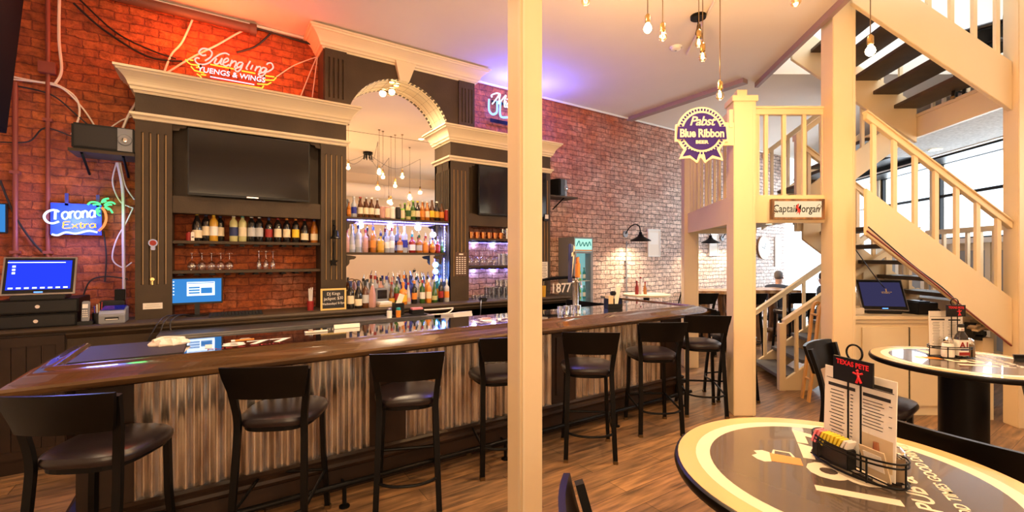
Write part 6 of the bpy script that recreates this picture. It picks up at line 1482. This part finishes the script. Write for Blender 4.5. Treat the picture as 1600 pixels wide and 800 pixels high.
# track light on the ceiling, smoke detector, ceiling conduit
c = Cw((1091-800)/FL*4.60, 4.60, CZ); o = thing('ceiling_spotlight', 'black round ceiling mount with two small brass spotlights', 'spotlight', (c.x, c.y, CZ-.03))
t = MB(); t.lathe([(.075, 0), (.078, .03), (0, .03)], seg=24); t.build('base_plate', 'black_metal', o, smooth=True)
t = MB(); t.tube([(0, 0, 0), (0, 0, -.08)], .008); t.build('arm', 'black_metal', o)
for q in (((-.02, -.02, -.08), (-.07, -.05, -.19)), ((.01, .0, -.08), (.03, .0, -.20))):
    t = MB(); t.tube(q, [.018, .032], 12); t.build('spot_head', 'bronze', o, smooth=True)
c = Cw((1056-800)/FL*5.28, 5.28, CZ); o = thing('smoke_detector', 'round white smoke detector on the ceiling', 'smoke detector', (c.x, c.y, CZ-.045))
t = MB(); t.lathe([(0, 0), (.035, .0), (.055, .012), (.062, .045), (0, .045)], seg=24, cap=False); t.build('housing', 'white_plastic', o, smooth=True)
t = MB(); t.lathe([(.064, .03), (.07, .045), (0, .045)], seg=24, cap=False); t.build('base', 'white_plastic', o, smooth=True); t = MB(); t.lathe([(.012, -.002), (.012, .002)], seg=10); t.build('button', 'grey_plastic', o)
a_ = Cw((1117-800)/FL*4.3, 4.3, CZ-.012); b_ = Cw((1073-800)/FL*5.45, 5.45, CZ-.012)
t = MB(); t.tube([a_, b_], .011, 8); tag(t.build('ceiling_conduit', 'ceiling_paint', base=tuple(a_)), 'painted conduit along the ceiling by the smoke detector', 'conduit')
t = MB(); t.box(-1.5, 7.5, -1.8, -1.3, 3.45, 3.9) if False else None
o = thing('ventilation_duct', 'round pale ventilation duct near the rear wall, seen in the mirror', 'duct', (-1.5, -1.9, 3.4), absolute=True)
t = MB(); t.tube([(-1.8, -1.9, 3.55), (7.0, -1.9, 3.55)], .19, 20); t.build('duct', 'white_paint', o, smooth=True)
for x in (0, 2, 4, 6):
    t = MB(); t.tube([(x, -1.9, 3.55), (x+.03, -1.9, 3.55)], .20, 20); t.build('seam_ring', 'white_plastic', o, smooth=True)
# ambient room lamps: warm ceiling can lights added out of view for fill
for i, (x, y) in enumerate(((.4, 1.6), (1.8, 2.6), (.9, 3.6), (-.9, 4.2), (3.6, 2.0), (5.2, .2))):
    o = thing('recessed_light', 'recessed can light added out of view in the main ceiling', 'ceiling light', (x, y, CZ-.004), 0, 'added ceiling can lights')
    t = MB(); t.lathe([(.055, 0), (.08, -.004), (.08, .003), (.055, .003)], seg=22, cap=False); t.build('trim_ring', 'ceiling_paint', o)
    t = MB(); t.lathe([(.055, .001), (0, -.0)], seg=18); t.build('lens', 'can_light', o)
    spot('recessed_spot', (x, y, CZ-.03), (x, y, 0), (80, 75, 110, 60, 75, 80)[i], WARM2, 125, .06)

# ------------------------------------------------------------------ wall lamps, pictures and clock on the far brick
def barn(x, z, label, pw=26):
    o = thing('gooseneck_wall_lamp', label, 'wall lamp', (x, YW-.001, z))
    t = MB(); t.tube([(0, 0, 0), (0, -.025, 0)], .06, 18); t.build('wall_plate', 'grey_plastic', o)
    t = MB(); t.tube(smooth_pts([(0, -.02, 0), (.0, -.10, .10), (0, -.22, .16), (0, -.32, .12), (0, -.35, .02)], 5), .010, 8); t.build('arm', 'black_metal', o, smooth=True)
    t = MB(); t.lathe([(.025, .02), (.03, -.02), (.06, -.06), (.17, -.12), (.175, -.135), (.165, -.128), (.05, -.07), (0, -.05)], c=(0, -.35, 0), seg=28, cap=False); t.build('shade', 'black_metal', o, smooth=True)
    t = MB(); t.lathe([(0, -.115), (.02, -.11), (.028, -.09), (.014, -.06)], c=(0, -.35, 0), seg=14, cap=False); t.build('bulb', 'can_light', o, smooth=True)
    spot('barn_bulb_light', (x, YW-.35, z-.125), (x, YW-.25, 0), pw, WARM2, 150, .03)
barn(6.03, 2.08, 'first black gooseneck lamp on the pale brick beyond the bar', 60); barn(8.05, 2.08, 'second black gooseneck lamp, seen between the balcony posts', 60); barn(9.0, 2.08, 'third black gooseneck lamp, half hidden behind the balcony post', 45)
def frame(x0, x1, z0, z1, label, m_='paper'):
    o = thing('picture_frame', label, 'picture', ((x0+x1)/2, YW-.03, z0), absolute=True); f_ = .02
    t = MB(); t.box(x0, x1, YW-.03, YW-.002, z0, z0+f_); t.box(x0, x1, YW-.03, YW-.002, z1-f_, z1); t.box(x0, x0+f_, YW-.03, YW-.002, z0+f_, z1-f_); t.box(x1-f_, x1, YW-.03, YW-.002, z0+f_, z1-f_); t.build('frame', 'white_plastic', o)
    t = MB(); t.box(x0+f_, x1-f_, YW-.02, YW-.012, z0+f_, z1-f_); t.build('sheet', m_, o)
    t = MB(); t.box(x0+f_*2.5, x1-f_*2.5, YW-.0215, YW-.02, z0+(z1-z0)*.45, z1-f_*3); t.build('print', 'white_paint', o)
frame(6.62, 6.96, 1.68, 2.19, 'white framed poster right of the first gooseneck lamp'); frame(8.52, 8.84, 1.70, 2.16, 'white framed poster between the balcony posts'); frame(11.2, 11.45, 1.45, 2.15, 'narrow framed poster right of the round clock')
o = thing('wall_clock', 'round wooden-rimmed wall clock on the far brick', 'clock', (10.65, YW-.002, 1.90))
t = MB(); t.tube([(0, 0, 0), (0, -.05, 0)], .27, 36); t.build('rim', 'live_edge', o, smooth=True); t = MB(); t.tube([(0, -.051, 0), (0, -.054, 0)], .235, 36); t.build('face', 'clock_face', o)
t = MB(); t.cbox((.03, -.057, .05), .014, .003, .15, Matrix.Rotation(.5, 3, 'Y')); t.cbox((-.06, -.057, -.01), .014, .003, .16, Matrix.Rotation(-1.3, 3, 'Y')); t.build('hands', 'ink', o)

# ------------------------------------------------------------------ tables beyond
def far_round(px, py, t_, R_, label):
    c = Cw((px-800)/FL*t_, t_, 0); z = 1.06; o = thing('pub_table', label, 'table', (c.x, c.y, 0))
    t = MB(); t.lathe([(0, z-.035), (R_, z-.03), (R_, z), (0, z)], seg=40, cap=False); t.build('top', 'pbr_cream', o, smooth=True); t = MB(); t.lathe([(.05, .03), (.05, z-.035)], seg=16); t.build('pedestal', 'black_metal', o); t = MB(); t.lathe([(.25, 0), (.22, .03), (0, .04)], seg=24, cap=False); t.build('foot', 'black_metal', o)
    return c
c = far_round(1010, 460, 7.45, .38, 'small pale round table against the brick beyond the bar')
for i, (dx, m_, h) in enumerate(((-.10, 'l_red', .20), (-.03, 'l_white', .26), (.05, 'b_amber', .18))):
    o = thing('sauce_bottle', ('red sauce bottle, first of the three on the small pale table', 'white menu-backed sauce bottle in the middle on the small pale table', 'brown sauce bottle, last of the three on the small pale table')[i], 'bottle', (c.x+dx-.1, c.y-dx*.3, 1.06))
    t = MB(); t.lathe([(0, 0), (.028, 0), (.03, h*.55), (.014, h*.8), (.012, h)], seg=12, cap=False); t.build('body', m_, o, smooth=True); t = MB(); t.lathe([(.014, h), (.014, h+.025), (0, h+.025)], seg=10, cap=False); t.build('cap', 'l_red', o)
def log_table(u0, u1, w0, w1, label):
    o = thing('log_table', label, 'table', tuple(Cw((u0+u1)/2, (w0+w1)/2, 0)), absolute=True)
    t = MB(xf=Cw); n = 14; poly = []
    for i in range(n+1): poly.append((u0+(u1-u0)*i/n, w0+.02*math.sin(i*2.1)))
    for i in range(n+1): poly.append((u1-(u1-u0)*i/n, w1+.02*math.sin(i*1.7)))
    t.prism(poly, 'z', 1.00, 1.06); t.build('slab_top', 'live_edge', o)
    for (a, b) in ((u0+.15, w0+.15), (u1-.15, w0+.15), (u0+.15, w1-.15), (u1-.15, w1-.15)):
        t = MB(xf=Cw); t.tube([(a, b, 0), (a+.02, b-.01, .5), (a, b, 1.0)], [.085, .075, .08], 12); t.build('log_leg', 'rough_log', o, smooth=True)
    t = MB(xf=Cw); t.tube([(u0+.15, w0+.15, .3), (u1-.15, w0+.15, .3)], .045, 10); t.build('stretcher', 'rough_log', o, smooth=True)
    return o
log_table(3.40, 4.15, 8.1, 8.7, 'log-legged pub table with live edge top, left, seen through the balcony posts')
log_table(4.45, 5.35, 8.3, 9.1, 'log-legged pub table behind the lower stair railing')
for i, (u, w_, r_, lb) in enumerate(((3.20, 7.75, .1, 'dark bar stool in front of the left log table'), (3.98, 7.7, .2, 'dark bar stool at the right corner of the left log table'), (4.9, 7.85, .1, 'dark bar stool before the log table behind the stair railing'), (2.75, 7.9, 1.3, 'dark bar stool right of the small pale round table'))):
    c = Cw(u, w_, 0); place_stool(c.x, c.y, AL-PI/2+r_, lb, 'dark bar stools in the far dining area')

# ------------------------------------------------------------------ two seated guests far back
def person(loc, rot, label, hair, top, legs):
    o = thing('person', label, 'person', loc, rot)
    def skin(name, verts, edges, radii, m_, root=0):
        me = bpy.data.meshes.new(name); me.from_pydata(verts, edges, []); b = bpy.data.objects.new(name, me); COL.objects.link(b); b.parent = o
        md = b.modifiers.new('skin', 'SKIN'); 
        for v, r_ in zip(me.skin_vertices[0].data, radii): v.radius = (r_ if isinstance(r_, tuple) else (r_, r_))
        me.skin_vertices[0].data[root].use_root = True
        s = b.modifiers.new('sub', 'SUBSURF'); s.levels = 1; s.render_levels = 2; md.use_smooth_shade = True
        me.materials.append(M[m_]); return b
    V = [(0, 0, .50), (0, .01, .66), (0, .0, .84), (0, .01, 1.00), (0, .02, 1.08), (0, .04, 1.16), (0, .05, 1.26),
         (-.18, .0, .99), (-.22, .06, .74), (-.16, .30, .72), (.18, .0, .99), (.22, .06, .74), (.16, .30, .72),
         (-.10, .02, .50), (-.12, .42, .50), (-.12, .44, .10), (-.12, .56, .05), (.10, .02, .50), (.12, .42, .50), (.12, .44, .10), (.12, .56, .05)]
    E_ = [(0, 1), (1, 2), (2, 3), (3, 4), (4, 5), (5, 6), (3, 7), (7, 8), (8, 9), (3, 10), (10, 11), (11, 12), (0, 13), (13, 14), (14, 15), (15, 16), (0, 17), (17, 18), (18, 19), (19, 20)]
    Rr = [(.15, .11), (.14, .11), (.15, .11), (.09, .08), .05, (.072, .085), (.070, .085), .065, .048, .036, .065, .048, .036, .085, .065, .048, .04, .085, .065, .048, .04]
    skin('body', V, E_, Rr, 'skin')
    skin('shirt', [(0, 0, .50), (0, .01, .66), (0, .0, .84), (0, .01, 1.01), (-.18, .0, .99), (-.22, .06, .74), (-.17, .26, .72), (.18, .0, .99), (.22, .06, .74), (.17, .26, .72), (0, .02, 1.085)],
         [(0, 1), (1, 2), (2, 3), (3, 4), (4, 5), (5, 6), (3, 7), (7, 8), (8, 9), (3, 10)], [(.18, .14), (.17, .14), (.20, .15), (.17, .125), .105, .07, .055, .105, .07, .055, .075], top)
    skin('trousers', [(0, 0, .48), (-.10, .02, .50), (-.12, .42, .50), (-.12, .44, .12), (.10, .02, .50), (.12, .42, .50), (.12, .44, .12)], [(0, 1), (1, 2), (2, 3), (0, 4), (4, 5), (5, 6)], [.13, .10, .078, .06, .10, .078, .06], legs)
    t = MB(); t.lathe([(0, .12), (.05, .11), (.085, .07), (.092, .02), (.085, -.03), (.06, -.06)], c=(0, .022, 1.255), seg=18, cap=False, sx=.9, sy=1.0); t.build('hair', hair, o, smooth=True)
    for s in (-1, 1):
        t = MB(); t.lathe([(0, -.03), (.012, -.02), (.014, .01), (0, .03)], c=(s*.078, .045, 1.225), seg=8); t.build('ear', 'skin', o, smooth=True)
        t = MB()
        for k in range(4): t.tube([(s*.16+.018*(k-1.5), .30, .72), (s*.155+.019*(k-1.5), .345, .715), (s*.155+.018*(k-1.5), .375-.006*abs(k-1.5), .70)], [.010, .009, .007], 6)
        t.tube([(s*.16-s*.03, .29, .72), (s*.16-s*.055, .325, .715)], [.011, .008], 6); t.build('fingers', 'skin', o, smooth=True)
        t = MB(); t.lathe([(0, -.008), (.007, 0), (0, .008)], c=(s*.03, .125, 1.245), seg=8); t.build('eye', 'ink', o)
    t = MB(); t.prism([(.12, 1.24), (.122, 1.205), (.152, 1.205)], 'x', -.012, .012); t.build('nose', 'skin', o)
    t = MB(); t.box(-.025, .025, .118, .126, 1.175, 1.182); t.build('mouth', 'l_red', o)
    return o
c = Cw(5.55, 9.35, 0); person((c.x, c.y, .02), AL-PI/2-1.0, 'person with grey hair in a navy jacket seated at the far log table', 'hair_grey', 'navy_cloth', 'jeans')
c = Cw(6.5, 9.3, 0); person((c.x, c.y, .0), AL-PI/2+1.2, 'person in a dark top seated at the far right, partly behind the tall stair post', 'hair_dark', 'dark_cloth', 'jeans')
for i, (u, w_, lb) in enumerate(((5.50, 9.45, 'low dark chair under the person in navy'), (6.55, 9.3, 'low dark chair under the person in the dark top'))):
    c = Cw(u, w_, 0); o = thing('dining_chair', lb, 'chair', (c.x, c.y, 0), AL-PI/2)
    t = MB(); t.box(-.20, .20, -.20, .20, .36, .40); t.build('seat', 'black_wood', o, bevel=.01)
    t = MB(); t.box(-.20, .20, -.22, -.20, .62, .86); t.build('backrest', 'black_wood', o, bevel=.005)
    for sx in (-1, 1):
        for sy in (-1, 1): t = MB(); t.box(sx*.185-.015, sx*.185+.015, sy*.185-.015, sy*.185+.015, 0, .86 if sy < 0 else .36); t.build('leg', 'black_wood', o)

# ------------------------------------------------------------------ right register and clutter on the cream cupboard
p = S(4.02, 4.94, CZ1)
o, R_, h_, w_, ti = register('register_monitor', tuple(p), FACE-.22, 'right register touchscreen, tilted, on the cream cupboard', 'screen_dusk', w=.44, h=.35, tilt=.42)
t = MB(); c0 = Vector((0, .03, h_/2*math.cos(ti)+.04)); t.cbox(c0 + R_ @ Vector((.05, -.0205, .03)), .10, .001, .006, R_); t.cbox(c0 + R_ @ Vector((.05, -.0205, .045)), .012, .001, .05, R_); t.cbox(c0 + R_ @ Vector((.04, -.0205, .015)), .08, .001, .004, R_); t.build('wallpaper_mark', 'paper_tan', o)
for (a, b, w2, d2, h2, m_, nm, lb, ct) in ((4.42, 4.96, .11, .13, .13, 'black_plastic', 'receipt_printer', 'black receipt printer right of the right register', 'printer'), (3.68, 4.95, .10, .09, .07, 'paper', 'napkin_box', 'small cream box left of the right register', 'box'),
                                           (4.12, 5.20, .10, .02, .14, 'paper', 'photo_card', 'printed card standing behind the right register', 'card'), (3.70, 5.22, .10, .07, .10, 'high_chair_wood', 'wooden_box', 'orange wooden box behind the small cream box', 'box')):
    p = S(a, b, CZ1); o = thing(nm, lb, ct, tuple(p), FACE)
    t = MB(); t.box(-w2, w2 if nm == 'receipt_printer' else w2*.8, -d2, d2, 0, h2); t.build('body', m_, o, bevel=.006)
    t = MB(); t.box(-w2*.6, w2*.5, -d2*.7, d2*.7, h2, h2+.012); t.build('lid', m_ if m_ != 'paper' else 'paper_tan', o)
cable(spts((4.32, 5.05, 1.16), (4.40, 5.0, 1.12), (4.46, 4.95, 1.2), (4.5, 5.0, 1.07)), .007, 'cable_black', 'tangled black cord behind the right printer')
cable(spts((4.45, 4.9, 1.07), (4.52, 4.84, 1.12), (4.60, 4.82, 1.06), (4.66, 4.86, 1.07)), .009, 'cable_black', 'loose black cord on the right part of the cupboard top')
# heap of dark bags and papers under the stringer at the right
o = sthing('paper_heap', 'heap of folded newspapers and dark bags beneath the wide stringer', 'heap', 4.80, 4.62, .9)
t = SB(); t.box(4.82, 4.93, 4.60, 4.9, .0, .84); t.build('shelf_end', 'cream', o)
t = MB(); rng = random.Random(3); c0 = S(4.80, 4.66, .93)
for i in range(9): t.cbox(c0 + Vector((rng.uniform(-.08, .12), rng.uniform(-.05, .05), rng.uniform(-.05, .03))), .20, .05, .02, Matrix.Rotation(rng.uniform(-.6, .9), 3, 'Y') @ Matrix.Rotation(rng.uniform(-.5, .5), 3, 'Z'))
t.build('newspapers', 'paper_tan', o)
t = MB()
for i in range(7): t.cbox(c0 + Vector((rng.uniform(-.10, .10), rng.uniform(-.05, .05), rng.uniform(-.09, .0))), .18, .09, .04, Matrix.Rotation(rng.uniform(-.6, .6), 3, 'Y'))
t.build('dark_bags', 'black_rubber', o)
# folding wooden high chair beside the tall post
o = sthing('high_chair', 'orange wooden high chair folded beside the tall stair post', 'high chair', 3.50, 5.2, 0)
for b in (5.17, 5.32):
    t = SB(); t.tube(smooth_pts([(3.32, b, .0), (3.365, b, .35), (3.41, b, .75), (3.435, b, .98), (3.46, b, 1.10), (3.50, b, 1.14), (3.54, b, 1.10)], 4), .02, rect=(.022, .045)); t.build('side_frame', 'high_chair_wood', o)
for z in (.25, .6, 1.0):
    t = SB(); t.tube([(3.33+z*.10, 5.17, z), (3.33+z*.10, 5.32, z)], .014, 8); t.build('rung', 'high_chair_wood', o)
# dark chairs upstairs seen through the balusters
for i, (a, b) in enumerate(((5.2, 5.0), (5.6, 5.4), (3.9, 7.0))):
    c = S(a, b, 0); place_stool(c.x, c.y, i*1.1, ('black bar stool upstairs behind the top balusters', 'second black bar stool upstairs at the far right top', 'black bar stool upstairs at the ceiling opening')[i], 'bar stools upstairs', z=(Z3+.045 if i < 2 else 4.432))
# green stained window pieces low behind the stairs
for i, b in enumerate((9.75, 10.15)):
    o = sthing('window_decal', ('left green lit glass ornament in the far window', 'right green lit glass ornament in the far window')[i], 'ornament', AW-.03, b, 1.2)
    t = SB(); t.prism([(b, 1.35), (b+.22, 1.35), (b+.22, 1.6), (b+.11, 1.78), (b, 1.6)], 'x', AW-.03, AW-.02); t.build('glass', 'green_glow', o)
    t = SB(); t.prism([(b-.02, 1.33), (b+.24, 1.33), (b+.24, 1.35), (b-.02, 1.35)], 'x', AW-.035, AW-.015); t.build('lead_frame', 'black_metal', o)

# low rail and glass panel at the service end behind the bar
o = thing('service_screen', 'curved black pipe and glass panel with white house numbers at the service end', 'screen', (4.3, 4.9, CT), absolute=True)
t = MB(); t.tube(smooth_pts([(3.72, 5.06, 1.32), (4.0, 5.06, 1.36), (4.42, 5.06, 1.37), (4.52, 5.06, 1.33), (4.54, 5.06, 1.2), (4.54, 5.06, .9)], 5), .022, 8); t.build('pipe', 'black_metal', o, smooth=True)
t = MB(); t.box(3.95, 4.51, 5.055, 5.06, CT+.01, 1.34); t.build('glass', 'window_glass', o)
text('numerals', '1877', .19, 'paper', o, (4.20, 5.05, 1.16), (1, 0, 0), (0, 0, 1), extrude=.002, offset=.002)
